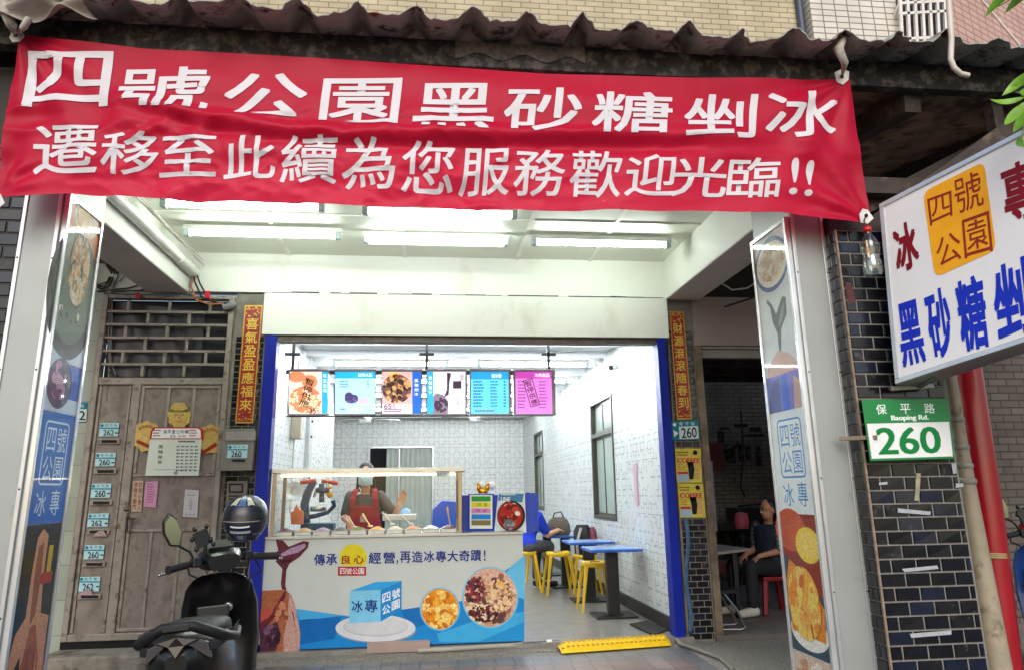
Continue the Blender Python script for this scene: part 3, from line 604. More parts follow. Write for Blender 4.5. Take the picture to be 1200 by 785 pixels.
def lay(txtboxes, name, bold, parent, sh=0):
    b = MB()
    for ch, u0, v0, u1, v1, *cut in txtboxes:
        vb = v1+(v1-v0)*cut[0] if cut else v1
        q = MB(); let(q, ch, lambda u, v: V((u, v, 0)), [(u0+sh, v0), (u1+sh, v0), (u1-sh, vb), (u0-sh, vb)], 0, 0)
        bm = bmesh.new(); me = q.mesh('t', []); bm.from_mesh(me); bmesh.ops.remove_doubles(bm, verts=bm.verts, dist=1e-5)
        if cut: bmesh.ops.bisect_plane(bm, geom=bm.verts[:]+bm.edges[:]+bm.faces[:], plane_co=((u0+u1)/2, v1-2, 0), plane_no=(-.06, 1, 0), clear_outer=True)   # the cloth folds over the foot of the character
        for _ in range(3): bmesh.ops.subdivide_edges(bm, edges=[e for e in bm.edges if e.calc_length() > 6], cuts=1); bmesh.ops.triangulate(bm, faces=bm.faces)
        bm.verts.ensure_lookup_table(); bm.verts.index_update(); k = bold/2.2; mx_, my_ = (u0+u1)/2, (v0+v1)/2
        for i, (dx, dy) in enumerate(((0, 0), (-1, -1), (1, -1), (-1, 1), (1, 1))):
            fn = bsurf(.0045+i*2e-4); dx *= k*(u1-u0); dy *= k*(u1-u0); b.add([fn(mx_+(w_.co.x-mx_)*(1-2*k)+dx, my_+(w_.co.y-my_)*(1-2*k)+dy) for w_ in bm.verts], [tuple(x.index for x in f_.verts) for f_ in bm.faces], 0, True)
        bm.free(); bpy.data.meshes.remove(me)
    return b.build(name, mat('banner_white_ink', '#c9c4c8', .55, var=.05, scale=5), parent)
lay([('四', 31, 62, 131, 127), ('號', 141, 81, 247, 131, .14), ('公', 264, 89, 361, 141, .15), ('園', 377, 95, 469, 151, .08), ('黑', 485, 102, 579, 158, .14), ('砂', 590, 107, 680, 160), ('糖', 693, 111, 786, 160), ('剉', 800, 112, 885, 165), ('冰', 897, 107, 982, 163)], 'large_lettering', .022, B, 3)
lay([('遷', 41, 150, 118, 206), ('移', 122, 158, 188, 206), ('至', 189, 163, 256, 209), ('此', 265, 163, 325, 213), ('續', 331, 164, 396, 218), ('為', 402, 167, 464, 224), ('您', 471, 170, 532, 229), ('服', 539, 177, 597, 230), ('務', 602, 178, 661, 232), ('歡', 667, 179, 727, 233), ('迎', 732, 184, 791, 232), ('光', 785, 188, 851, 232), ('臨', 852, 187, 912, 233), ('!', 924, 187, 934, 230), ('!', 943, 189, 953, 231)], 'small_lettering', .017, B, 2)
tabm = mat('white_felt_tab', '#d8d5cf', .8, var=.06)
for (u, v, an) in ((20, 44, 20), (985, 92, -10), (1012, 255, 150), (-1, 236, 160)):
    b = MB(); fn = bsurf(.012); P = [(-7, -7), (2, -9), (9, -4), (7, 5), (0, 9), (-6, 5)]
    c, s_ = math.cos(R(an)), math.sin(R(an)); b.prism([fn(u+x*c-y*s_, v+x*s_+y*c) for x, y in P], (0, .008, 0)); tb = b.build('corner_tab', tabm, B)
    b = MB(); b.disc(bsurf(.0135), u, v, 2.2, 2.2); b.build('eyelet', BLACK, tb)
# ties and sheeting on the canopy corner
b = MB(); p = PY(4.05); q = bsurf(.02)
b.grid(lambda s, t: p(lerp(-14, 108, s)+6*math.sin(t*7), lerp(-14, 8+12*math.sin(s*5)**2+10*(1-s), t))+V((0, -.05*math.sin(s*11+t*6)-.03*math.sin(t*13), 0)), 40, 16)
tag(b.build('crumpled_sheet', mat('grimy_tarpaulin', '#a3998e', .7, var=.25, scale=8, bump=.5, bscale=20), None, 0, 2, .004), 'crumpled grimy grey sheet lying over the top left canopy corner', 'tarpaulin')
b = MB(); b.tube([p(10, 2), p(8, 16)+V((0, -.02, 0)), p(14, 30), q(20, 43)], [.05, .035, .03, .008], 8); b.tube([p(34, 22), p(28, 32), q(22, 42)], [.02, .02, .008], 8)
tag(b.build('cloth_tie', mat('grey_rag', '#b0a89f', .85, var=.2, scale=30, bump=.5)), 'twisted grey rag tying the top left banner corner to the canopy', 'tie')
b = MB(); b.tube([p(990, 44), p(982, 58), p(990, 74), q(985, 90)], [.02, .035, .025, .008], 8); tag(b.build('cloth_tie', mat('grey_rag', '#b0a89f', .85)), 'twisted grey rag tying the top right banner corner to the canopy', 'tie')
# bottle hanging from the banner corner
bc = at(1020, 296, Y=4.12); t = thing('water_bottle', 'clear plastic water bottle with red cap hung from the lower right banner corner', 'bottle', (bc.x, bc.y, bc.z-.16))
prof = [(.001, -.15), (.045, -.152), (.056, -.13), (.055, -.06), (.048, -.045), (.05, -.02), (.057, .02), (.056, .05), (.04, .09), (.022, .115), (.02, .135)]
gl = bpy.data.materials.new('clear_bottle'); gl.use_nodes = True; nt = gl.node_tree; nt.nodes.clear()
def thin(name, tint, ior=1.45, rough=.03, base=.0):
    m = bpy.data.materials.new(name); m.use_nodes = True; nt = m.node_tree; nt.nodes.clear(); o = nt.nodes.new('ShaderNodeOutputMaterial')
    a = nt.nodes.new('ShaderNodeBsdfTransparent'); a.inputs[0].default_value = tint+(1,); g = nt.nodes.new('ShaderNodeBsdfGlossy'); g.inputs['Roughness'].default_value = rough
    fr = nt.nodes.new('ShaderNodeLayerWeight'); fr.inputs[0].default_value = .5; mx = nt.nodes.new('ShaderNodeMixShader')
    pw = nt.nodes.new('ShaderNodeMath'); pw.operation = 'POWER'; pw.inputs[1].default_value = 5; nt.links.new(fr.outputs['Facing'], pw.inputs[0])
    ad = nt.nodes.new('ShaderNodeMath'); ad.operation = 'MULTIPLY_ADD'; ad.inputs[1].default_value = .4; ad.inputs[2].default_value = base+.018; nt.links.new(pw.outputs[0], ad.inputs[0])
    nt.links.new(ad.outputs[0], mx.inputs[0]); nt.links.new(a.outputs[0], mx.inputs[1]); nt.links.new(g.outputs[0], mx.inputs[2]); nt.links.new(mx.outputs[0], o.inputs[0]); return m
bpy.data.materials.remove(gl)
b = MB(); b.lathe(prof, bc, 20); b.build('bottle_shell', thin('clear_plastic', (.93, .96, .94), 1.5, .05, .1), t)
b = MB(); b.lathe([(.001, -.145), (.05, -.145), (.05, -.06), (.044, -.04), (.047, -.02), (.001, -.018)], bc, 18); b.build('water', thin('still_water', (.9, .95, .93), 1.33, .2, .3), t)
b = MB(); b.lathe([(.001, .165), (.024, .165), (.025, .13), (.001, .13)], bc, 18); b.build('bottle_cap', mat('red_cap', '#c1121c', .4), t)
b = MB(); b.tube([bc+V((0, 0, .16)), bc+V((-.02, -.01, .2)), bsurf(.01)(1012, 256)], .004, 6); b.build('string', BLACK, t)
b = MB(); b.grid(lambda s, tt: bc+V((.052*math.cos(s*1.6+2.2), .052*math.sin(s*1.6+3.4), lerp(-.05, .06, tt))), 6, 2); b.build('worn_label', mat('worn_bottle_label', '#c98a3a', .6, col2='#e8ddc0', c2amt=.5, c2scale=30), t)
# ------------------------------------------------------------------ picture panels on the pillars
def panel(label, X, sgn, y0, y1, z0, z1):
    t = thing('picture_panel', label, 'advert panel', (X, (y0+y1)/2, z0))
    b = MB(); x1 = X-sgn*.04
    b.box((X-sgn*.002, y0+.02, z0+.02), (x1, y1-.02, z1-.02)); b.build('backing_board', mat('panel_board', '#dfe3e2', .3), t)
    b = MB(); w_ = .03
    for a, c in (((y0, z0), (y0+w_, z1)), ((y1-w_, z0), (y1, z1))): b.box((X+sgn*.012, a[0], a[1]), (x1, c[0], c[1]))
    for z in (z0, z1-w_): b.box((X+sgn*.0115, y0+w_, z), (x1, y1-w_, z+w_))
    b.build('frame', mat('bright_aluminium', '#d3d6d8', .25, .6), t, .003)
    b = MB(); xx = X+sgn*.009; b.add([(xx, y0+.025, z0+.025), (xx, y1-.025, z0+.025), (xx, y1-.025, z1-.025), (xx, y0+.025, z1-.025)], [(0, 1, 2, 3) if sgn > 0 else (3, 2, 1, 0)]); b.build('acrylic_cover', thin('clear_acrylic', (1, 1, 1), 1.5, .02), t)
    return t
XL, XR_ = -2.145, 2.355
LP = panel('tall framed picture panel on the left pillar with blue name block', XL, 1, 4.44, 4.92, .12, 3.27)
RP = panel('tall framed picture panel on the right pillar with white name block and mango ice', XR_, -1, 4.44, 4.98, .12, 3.24)
def pfn(X, sg, y0, y1, z0, z1):     # panel print surface: u 0..100 from near edge to far edge, v 0..100 from top to bottom
    def mk(h=0): return lambda u, v: V((X+sg*(.0012+h), lerp(y0, y1, u/100), lerp(z1, z0, v/100)))
    return mk
# left panel pictures
def block(name, parent, mk, draw, mats): b = MB(); draw(b, mk); return b.build(name, mats, parent)
ya, yb = 4.465, 4.895
mk = pfn(XL, 1, ya, yb, 2.48, 3.245)
FD = [fm(c) for c in ('#3a3530', '#b58a55', '#e0c79a', '#c96f33', '#8d4a22', '#d9d2bb', '#5c6a58', '#e9b34a')]
def d1(b, mk):
    b.rect(mk(), 0, 0, 100, 100, 4); b.poly(mk(1e-4), [(0, 0), (100, 0), (100, 35), (60, 20), (0, 30)][::-1], 3); b.disc(mk(1.5e-4), 45, 72, 75, 52, 0); b.disc(mk(2e-4), 45, 68, 60, 44, 6)
    b.disc(mk(2.2e-4), 55, 8, 38, 14, 5); food(b, lambda h: mk(2.5e-4+h), 55, 8, 30, 10, [7, 2], 16, 9, seed=4)
    food(b, lambda h: mk(2.5e-4+h), 52, 50, 30, 30, [1, 2, 2, 5, 1], 110, 4.6, seed=5); food(b, lambda h: mk(2.5e-4+h), 40, 84, 40, 12, [0, 6, 5], 14, 4, seed=6)
block('bean_bowl_picture', LP, mk, d1, FD)
mk = pfn(XL, 1, ya, yb, 1.985, 2.478)
def d2(b, mk):
    b.rect(mk(), 0, 0, 100, 100, 0); b.rect(mk(1e-4), 60, 40, 100, 82, 2)
    for k in range(5): b.rect(mk(1.2e-4), 2+20*k, 8, 12+20*k, 14, 3)
    b.disc(mk(1.5e-4), 40, 66, 36, 30, 1); food(b, lambda h: mk(2e-4+h), 40, 62, 30, 24, [1, 4, 4, 5], 40, 7, seed=8)
block('purple_bowl_picture', LP, mk, d2, [pm('#c9d7e4'), fm('#4a3354'), pm('#2145b4'), pm('#9db7d0'), fm('#6b3f5b'), fm('#b98aa5')])
mk = pfn(XL, 1, ya, yb, 1.36, 1.983)
def rrect(b, fn, u0, v0, u1, v1, r, t, m, asp=1, n=6):       # rounded outline
    def ring(k):
        P = []
        for cx_, cy_, a in ((u1-r, v0+r*asp, 0), (u0+r, v0+r*asp, 90), (u0+r, v1-r*asp, 180), (u1-r, v1-r*asp, 270)):
            for i in range(n+1): an = R(a+90*i/n); P.append((cx_+(r-k)*math.cos(an), cy_-(r-k)*asp*math.sin(an)))
        return P
    o, i = ring(0), ring(t); N = len(o); b.add([fn(*p) for p in o+i], [(k, (k+1) % N, (k+1) % N+N, k+N) for k in range(N)], m)
def d3(b, mk, base=0, ink=1):
    b.rect(mk(), 0, 0, 100, 100, base); rrect(b, mk(1e-4), 18, 8, 86, 66, 8, 2.6, ink, .7)
    for ch, q in (('四', (26, 14, 50, 36)), ('號', (55, 13, 80, 36)), ('公', (25, 40, 51, 62)), ('園', (55, 40, 79, 62)), ('冰', (18, 71, 46, 93)), ('專', (58, 70, 84, 93))): let(b, ch, mk(1e-4), q, ink, .0)
block('name_block', LP, mk, lambda b, mk: d3(b, lambda h=0: (lambda u, v: mk(h)(u, v))), [pm('#1767c0'), pm('#cfe6f5')])
mk = pfn(XL, 1, ya, yb, .15, 1.358)
def d4(b, mk):
    b.rect(mk(), 0, 0, 100, 100, 0)
    b.poly(mk(1e-4), [(38, 6), (50, 2), (66, 5), (66, 24), (72, 40), (95, 42), (100, 100), (0, 100), (0, 62), (14, 46), (34, 40), (34, 22)][::-1], 1)
    b.poly(mk(1.6e-4), [(44, 10), (56, 8), (60, 24), (58, 40), (46, 44), (42, 24)][::-1], 2); b.poly(mk(1.6e-4), [(48, 45), (62, 44), (80, 60), (84, 100), (30, 100), (34, 66)][::-1], 3)
    b.poly(mk(1.8e-4), [(10, 66), (32, 56), (38, 66), (16, 84)][::-1], 0); b.disc(mk(2e-4), 24, 82, 22, 8, 4); b.disc(mk(2.3e-4), 24, 82, 17, 5.6, 0)
    b.rect(mk(2e-4), 72, 10, 84, 22, 5); b.rect(mk(2.2e-4), 60, 22, 90, 27, 6)
    food(b, lambda h: mk(2.4e-4+h), 60, 74, 18, 22, [2, 3, 7, 1], 30, 7, seed=9)
block('hand_roll_picture', LP, mk, d4, [pm('#14181d'), fm('#c98f6e'), fm('#8d4c3a'), fm('#a3593a'), fm('#c9b7a5'), pm('#c9a52c'), pm('#a83225'), fm('#6b4a58')])
# right panel pictures
ya, yb = 4.465, 4.955
mk = pfn(XR_, -1, ya, yb, 2.80, 3.215)
def e1(b, mk):
    b.rect(mk(), 0, 0, 100, 100, 0); b.poly(mk(1e-4), [(0, 0), (38, 0), (20, 14), (0, 16)][::-1], 4); b.disc(mk(1.2e-4), 50, 54, 52, 46, 1); b.disc(mk(1.6e-4), 50, 54, 46, 38, 2); food(b, lambda h: mk(2e-4+h), 52, 52, 38, 30, [3, 3, 5, 2], 150, 5.5, seed=11)
block('bean_bowl_picture', RP, mk, e1, [pm('#cfd6d8'), fm('#2f4a86'), fm('#e7ddcb'), fm('#c7ae8c'), pm('#efefe9'), fm('#a98a63')])
mk = pfn(XR_, -1, ya, yb, 1.99, 2.798)
def e2(b, mk):
    b.rect(mk(), 0, 0, 100, 100, 0); b.poly(mk(1e-4), [(72, 4), (60, 10), (50, 20), (28, 8), (18, 10), (20, 24), (40, 34), (46, 52), (52, 52), (52, 36), (62, 26), (66, 12), (76, 6)][::-1], 1)
    b.poly(mk(1.2e-4), [(24, 12), (44, 26), (46, 32), (30, 24)][::-1], 2)
    b.poly(mk(1.4e-4), [(8, 62), (30, 54), (55, 50), (92, 62), (96, 76), (0, 78)][::-1], 3); b.rect(mk(1.6e-4), 0, 70, 100, 100, 4); b.poly(mk(1.8e-4), [(38, 70), (58, 72), (56, 100), (36, 100)][::-1], 5); b.poly(mk(1.9e-4), [(0, 80), (20, 74), (26, 100), (0, 100)][::-1], 3)
    b.poly(mk(2e-4), [(60, 72), (80, 74), (98, 90), (98, 100), (62, 100)][::-1], 6)
block('spoon_picture', RP, mk, e2, [pm('#d2dcda'), pm('#5a6062'), pm('#8f9698'), pm('#c69f8a'), pm('#6f63b8'), pm('#2a4dbf'), pm('#4a4386')])
mk = pfn(XR_, -1, ya, yb, 1.335, 1.988)
def d3r(b, mk): # letters read left to right seen from the arcade side
    fl = lambda h=0: (lambda u, v: mk(h)(100-u, v)); d3(b, fl)
block('name_block', RP, mk, d3r, [pm('#dfe8e6'), pm('#1c78bd')])
mk = pfn(XR_, -1, ya, yb, .5, 1.333)
MG = [fm(c) for c in ('#e6a33c', '#d98424', '#f0c35c', '#c9611f', '#8a2a1c', '#e2c437', '#b8502c', '#e8e2d6', '#2d4a5a')]
def e4(b, mk):
    b.rect(mk(), 0, 0, 100, 100, 4); b.disc(mk(1e-4), 74, 12, 42, 16, 6); b.disc(mk(1.2e-4), 30, 22, 32, 13, 5); b.disc(mk(1.4e-4), 30, 22, 25, 10, 2); b.poly(mk(1.1e-4), [(0, 60), (100, 30), (100, 100), (0, 100)][::-1], 8)
    b.disc(mk(1.6e-4), 50, 84, 48, 13, 7); b.poly(mk(1.8e-4), [(85, 34), (98, 50), (94, 86), (10, 88), (4, 66), (36, 46)][::-1], 1); food(b, lambda h: mk(2.2e-4+h), 55, 64, 42, 26, [0, 1, 2, 3, 0, 2], 150, 7, seed=12, asp=2.2)
block('mango_ice_picture', RP, mk, e4, MG)
mk = pfn(XR_, -1, ya, yb, .15, .495)
def e5(b, mk): b.rect(mk(), 0, 0, 100, 100, 0); food(b, lambda h: mk(1e-4+h), 50, 50, 48, 46, [1, 2, 0], 40, 12, seed=13)
block('lower_food_picture', RP, mk, e5, [fm('#c9b7a4'), fm('#b98a70'), fm('#e5d8c8')])
# ------------------------------------------------------------------ signboard on the right
SY = 4.16; p0 = at(1050, 450, Y=SY); p1 = at(1031, 240, Y=SY)
ld = V((.475, -.86, .185)); 
upv = p1-p0; nrm = ld.cross(upv).normalized()
if nrm.x > 0: nrm = -nrm
Lg = 2.6; ud = upv.normalized(); Hh = upv.length; ld = ld.normalized()
S = thing('sign_box', 'large white tilted sign box with blue and dark red characters and orange name square', 'sign', tuple(p0))
bk = -nrm*.16
def sbox(name, a0, b0, a1, b1, h0, h1, m, bev=0):
    b = MB(); q = [p0+ld*a+ud*c+nrm*h1 for a, c in ((a0, b0), (a1, b0), (a1, b1), (a0, b1))]; b.prism(q, -nrm*(h1-h0)); return b.build(name, m, S, bev)
sbox('sign_body', 0, 0, Lg, Hh, -.2, -.003, mat('sign_white_side', '#cfcbc9', .4))
sbox('sign_face', .03, .03, Lg-.03, Hh-.03, -.0025, .001, mat('sign_white_acrylic', '#dedcdc', .08, var=.02, spec=.6))
for q in ((0, 0, Lg, .03), (0, Hh-.03, Lg, Hh), (0, .0301, .03, Hh-.0301)): sbox('sign_frame', *q, -.21, .012, mat('bright_aluminium', '#d3d6d8', .25, .6), .003)
def sfn(h):
    def fn(u, v):
        d = FW+RT*((u-CX)/FPX)-UP*((v-CY)/FPX); o = p0+nrm*h; k = (o-CAMP).dot(nrm)/d.dot(nrm); return CAMP+d*k
    return fn
c6 = lambda *P: [(800+x/2.995, 260+y/2.995) for x, y in P]; c4 = lambda *P: [(1000+x/2.615, 100+y/2.615) for x, y in P]
b = MB(); f_ = sfn(.0035)
for ch, q in (('黑', c6((748, 293), (827, 267), (856, 490), (773, 512))), ('砂', c6((842, 257), (926, 222), (955, 462), (880, 487))), ('糖', c6((950, 216), (1050, 176), (1080, 436), (985, 458))), ('剉', c6((1078, 168), (1200, 118), (1232, 385), (1106, 420))), ('冰', c6((1225, 110), (1330, 66), (1362, 350), (1256, 378)))): let(b, ch, f_, q, 0, .06)
b.build('blue_lettering', pm('#1a2fb0', .2), S)
b = MB(); let(b, '冰', f_, c4((118, 440), (185, 408), (206, 548), (135, 585)), 0, .07); b.build('dark_red_lettering', pm('#7a1420', .2), S); b = MB(); let(b, '專', f_, c4((445, 258), (560, 212), (580, 400), (472, 432)), 0, .05); b.build('dark_red_lettering', pm('#7a1420', .2), S)
q = c4((213, 328), (400, 234), (438, 505), (250, 590)); b = MB(); Q = [V(p) for p in q]; P = []
for i in range(4):
    a, c, d = Q[i], Q[i-1], Q[(i+1) % 4]
    s0 = a+(c-a).normalized()*11; s1 = a+(d-a).normalized()*11
    for k in range(7): t_ = k/6; P.append(tuple((s0*(1-t_)**2)+(a*2*t_*(1-t_))+(s1*t_*t_)))
b.poly(sfn(.0033), P[::-1]); sq = b.build('orange_square', pm('#e8a31c', .15), S)
b = MB(); f_ = sfn(.005)
for ch, q in (('四', c4((226, 350), (300, 323), (304, 400), (236, 432))), ('號', c4((305, 290), (385, 258), (402, 368), (318, 397))), ('公', c4((248, 478), (322, 440), (335, 530), (262, 562))), ('園', c4((332, 415), (415, 385), (428, 508), (342, 532)))): let(b, ch, f_, q, 0, -.004)
b.build('dark_red_lettering', pm('#8e2a1a', .2), S)
b = MB()
for u in (1048, 1092): a = sfn(-.1)(u+6, 453-(u-1048)*.33); b.bar(a, a+V((0, .2, -.05)), .03, .03)
b.bar(PY(4.22)(1043, 455), PY(4.22)(1093, 452), .03, .03); b.build('mounting_bracket', mat('dull_bracket', '#8b8680', .4, .6), S, .003)
# ------------------------------------------------------------------ street number plate
pf = PY(4.235); N_ = thing('street_plate', 'green and white street plate reading Baoping Rd. 260 in front of the black column', 'street sign', tuple(pf(1066, 540)))
q = [(1020, 540), (1119, 537), (1111, 466), (1010, 468)]
b = MB(); b.prism([pf(*p) for p in q], (0, .008, 0)); b.build('plate', mat('plate_green', '#0f7a3a', .3, var=.04), N_, .003)
def bil(q, fn):   # q: bl, br, tr, tl
    bl, br, tr, tl = map(V, q)
    def g(u, v): p = bl.lerp(br, u).lerp(tl.lerp(tr, u), 1-v); return fn(p.x, p.y)
    return g
g1 = bil(q, PY(4.2335)); g2 = bil(q, PY(4.231))
b = MB(); b.rect(g1, .02, .39, .98, .96, 0); b.build('white_field', pm('#dfe1e0'), N_)
b = MB(); let(b, '260', g2, (.11, .46, .86, .9), 0, .03)
b.build('number', pm('#0f7a3a'), N_)
b = MB()
for k, ch in enumerate('保平路'): let(b, ch, g1, (.15+.28*k, .08, .27+.28*k, .245), 0, .015)
let(b, 'Baoping Rd.', g1, (.31, .265, .75, .37), 0, .02); b.build('street_name', pm('#e4eee8'), N_)
b = MB(); b.bar(PY(4.31)(990, 513)+V((0, .06, 0)), PY(4.225)(1028, 512), .02, .025); b.build('plate_bracket', mat('rusty_trim', '#8a7a68', .6), N_, .003)
# pipes at the right edge
b = MB(); b.tube([(3.75, 4.9, 0), (3.82, 4.9, 1.3), (3.85, 4.9, 2.6)], .093, 20); p_ = thing('red_post', 'thick bright red round post at the right photo edge', 'post', (3.85, 4.9, 0)); b.build('shaft', mat('red_gloss_paint', '#9c0f1e', .3, var=.1, scale=3, coat=.3), p_)
b = MB(); 
for k in range(3): z = 1.02+.012*k; b.lathe([(.096, 0), (.103, .006), (.096, .012)], (3.808-.02, 4.9, z), 18, ax=(.05, 0, 1))
b.build('tie_wire', mat('tan_cord', '#a8906a', .8), p_)
b = MB(); b.box((3.66, 4.86, .55), (3.755, 4.88, 1.03)); tag(b.build('hanging_board', mat('grey_board', '#55534f', .7, var=.2), None, .004), 'narrow grey board tied to the red post', 'board')
b = MB(); b.tube([(3.56, 4.7, 0), (3.555, 4.7, .7), (3.55, 4.7, 1.35), (3.55, 4.7, 1.75), (3.55, 4.7, 2.4)], [.09, .072, .054, .042, .038], 14); t = thing('drain_pipe', 'tan grey plastic drain pipe between black column and red post', 'pipe', (3.56, 4.7, 0)); b.build('pipe_run', mat('tan_pvc', '#9f947e', .55, var=.15, scale=6, col2='#6f6553', c2amt=.4, c2scale=8), t)
for z, rr in ((1.5, .055), (1.6, .05), (1.72, .045), (1.9, .043)): b = MB(); b.lathe([(rr-.004, 0), (rr+.004, .01), (rr+.004, .03), (rr-.004, .04)], (3.55, 4.7, z), 14); b.build('tape_band', mat('tape_grey', '#8f8c84', .6, var=.3, scale=30), t)
b = MB(); b.box((5.6, 8.6, 0), (11, 8.8, 4.6)); tag(b.build('grey_brick_wall', brickmat('grey_bricks', '#6b625a', '#5b534c', '#3f3a36', .22, .08, .008, 'XZ', .8, .4, .5, .7)), 'dim grey brick wall behind the red post at the right edge', 'wall')
b = MB(); b.poly(PY(8.59), [(1166, 540), (1196, 536), (1196, 470), (1170, 480)]); tag(b.build('red_paint_patch', mat('faded_red_paint', '#7c3a38', .8, var=.3)), 'faded red paint patch on the brick wall right of the red post', 'paint mark')
# ------------------------------------------------------------------ papers and boxes on the door
def flat(name, label, cat, fn, pts, m, th=.002, parent=None):
    b = MB(); b.prism([fn(*p) for p in pts], (0, th, 0)); o = b.build(name, m, parent)
    return tag(o, label, cat) if label else o
GOLD = mat('gold_foil', '#b59a52', .4, .35, var=.2, scale=40); GLD2 = pm('#6f7a2c'); REDP = pm('#8f2a22')
def medal(label, u, v, r, cap_=None, ang=0):
    t = thing('gold_door_ornament', label, 'door ornament', tuple(PY(Y0-.05)(u, v)), 'gold paper ornaments on the metal door'); fn = PY(Y0-.047); P = []
    for k in range(40): a = 6.283*k/40; rr = r*(1+.07*math.sin(a*9)); P.append((u+rr*math.cos(a), v-rr*1.04*math.sin(a)))
    b = MB(); b.prism([fn(*p) for p in P[::-1]], (0, .006, 0)); b.build('gold_disc', GOLD, t)
    fn2 = PY(Y0-.049); b = MB()
    if cap_: 
        b.prism([fn2(*p) for p in [(u-r*.75, v-r*.45), (u+r*.75, v-r*.45), (u+r*.5, v-r*1.15), (u-r*.5, v-r*1.15)]], (0, .004, 0)); 
        b.build('hat', GOLD, t); b = MB(); b.rect(PY(Y0-.051), u-r*.8, v-r*.5, u+r*.8, v-r*.36, 0)
        for s_ in (-1, 1): b.disc(PY(Y0-.051), u+s_*r*.62, v-r*.5, 2, 1.6, 0, 10)
        b.build('green_trim', GLD2, t); b = MB(); f3 = PY(Y0-.0505)
        for s_ in (-1, 1): b.disc(f3, u+s_*r*.3, v-r*.08, r*.14, r*.05, 0, 10)
        b.disc(f3, u, v+r*.42, r*.3, r*.08, 0, 12, 180, 360); b.disc(f3, u, v+r*.15, r*.08, r*.1, 0, 8); b.build('face_marks', mat('dark_gold', '#7a5f22', .5), t)
    else:
        c, s_ = math.cos(R(ang)), math.sin(R(ang)); q = [(u+x*c-y*s_, v+r*.62+x*s_+y*c) for x, y in ((-r*.75, -2), (r*.5, -2), (r*.5, 2.2), (-r*.75, 2.2))]; b.poly(fn2, q[::-1]); b.build('red_ribbon', REDP, t)
        b = MB(); 
        for k in range(5): a = R(50+20*k); b.disc(fn2, u+r*.72*math.cos(a), v-r*.72*math.sin(a), 2.2, 2.2, 0, 10)
        b.build('red_knots', mat('dull_red_gold', '#a06a30', .5), t)
medal('round gold paper face with hat above the middle of the white notice board', 210, 487, 13.5, True)
medal('gold scalloped paper ornament with red ribbon left of the notice board', 172, 511, 17, None, 25)
medal('gold scalloped paper ornament with red ribbon right of the notice board', 247, 514, 16, None, -32)
t = thing('notice_board', 'white notice board with red bordered header on the metal door', 'notice board', tuple(PY(Y0-.06)(203, 557)))
nb = PY(Y0-.062)
flat('board', None, None, nb, [(170, 557), (232.5, 557), (236.5, 513), (176, 513)], mat('pale_green_white', '#cdd6cb', .25, var=.03), .01, t)
b = MB(); b.prism([PY(Y0-.066)(*p) for p in [(175, 514), (238, 514), (237, 503), (233, 500), (181, 500), (177, 504)]], (0, .014, 0)); b.build('header_border', RED, t)
b = MB(); f3 = PY(Y0-.0675); b.poly(f3, [(177.5, 513), (235.5, 513), (235, 504), (232, 501.5), (182, 501.5), (179, 505)]); hd = b.build('header', WHT, t)
b = MB(); f4 = PY(Y0-.0685); line(b, '保平里公布欄', f4, 191, 503.2, 221, 507.8, 0, .01, .1); line(b, '里長', f4, 199, 509.2, 206, 512, 0, 0); line(b, '公布', f4, 208, 509.2, 218, 512, 0, 0); b.build('header_lettering', pm('#1b2a55'), hd)
b = MB(); smalltext(b, f4, 179.5, 503, 190, 512.5, 3, 0); smalltext(b, f4, 222, 503, 234, 512.5, 3, 0); b.build('header_small_print', REDP, hd)
b = MB(); f3 = PY(Y0-.0635); column(b, '黑糖產香', f3, (185.5, 520), (191.5, 520), (190, 544), (184, 544), 0, .0, .3)
smalltext(b, f3, 209, 516, 233, 520, 1); 
for r_ in range(8): smalltext(b, f3, 207-r_*.15, 522+4*r_, 234-r_*.25, 525+4*r_, 1, 0, .5, 5)
b.rect(f3, 180, 549.5, 228, 550, 1); b.rect(f3, 204, 552, 208, 555.5, 1); b.build('board_print', [pm('#39435c'), pm('#7e8790')], t)
t = thing('warning_strip', 'cream strip with red characters on the metal door beside the pink flyer', 'notice', tuple(PY(Y0-.04)(161, 600)))
flat('strip', None, None, PY(Y0-.036), [(153.5, 599), (165.5, 599), (168, 563), (156, 563)], pm('#b9a78f'), .002, t)
b = MB(); f3 = PY(Y0-.0375); column(b, '請隨手關門', f3, (157.5, 564), (161.5, 564), (159, 597), (155, 597), 0, .02, .15); column(b, '防宵小進入', f3, (163, 564), (167, 564), (164.8, 598), (160.8, 598), 0, .02, .15); b.build('lettering', REDP, t)
t = thing('pink_flyer', 'pink paper flyer stuck on the metal door right of the warning strip', 'flyer', tuple(PY(Y0-.04)(176, 595)))
flat('sheet', None, None, PY(Y0-.036), [(168, 593), (182.5, 594.5), (185.5, 563.5), (170.5, 564)], pm('#c98fb0'), .002, t)
b = MB(); f3 = PY(Y0-.0375); smalltext(b, f3, 172, 566, 183, 590, 8); b.build('small_print', pm('#a4607f'), t)
t = thing('white_receipt', 'white paper slip stuck on the right half of the metal door', 'notice', tuple(PY(Y0-.04)(223, 605)))
flat('sheet', None, None, PY(Y0-.036), [(214, 605), (231, 606), (233, 574), (217, 573)], pm('#b9b6bb'), .002, t)
b = MB(); f3 = PY(Y0-.0375); smalltext(b, f3, 219, 579, 231, 581, 1); smalltext(b, f3, 222, 585, 227, 598, 6)
for k in range(3): b.disc(f3, 218.5+4.5*k, 602.5, 1, 1, 0, 8)
b.build('small_print', pm('#77777f'), t)
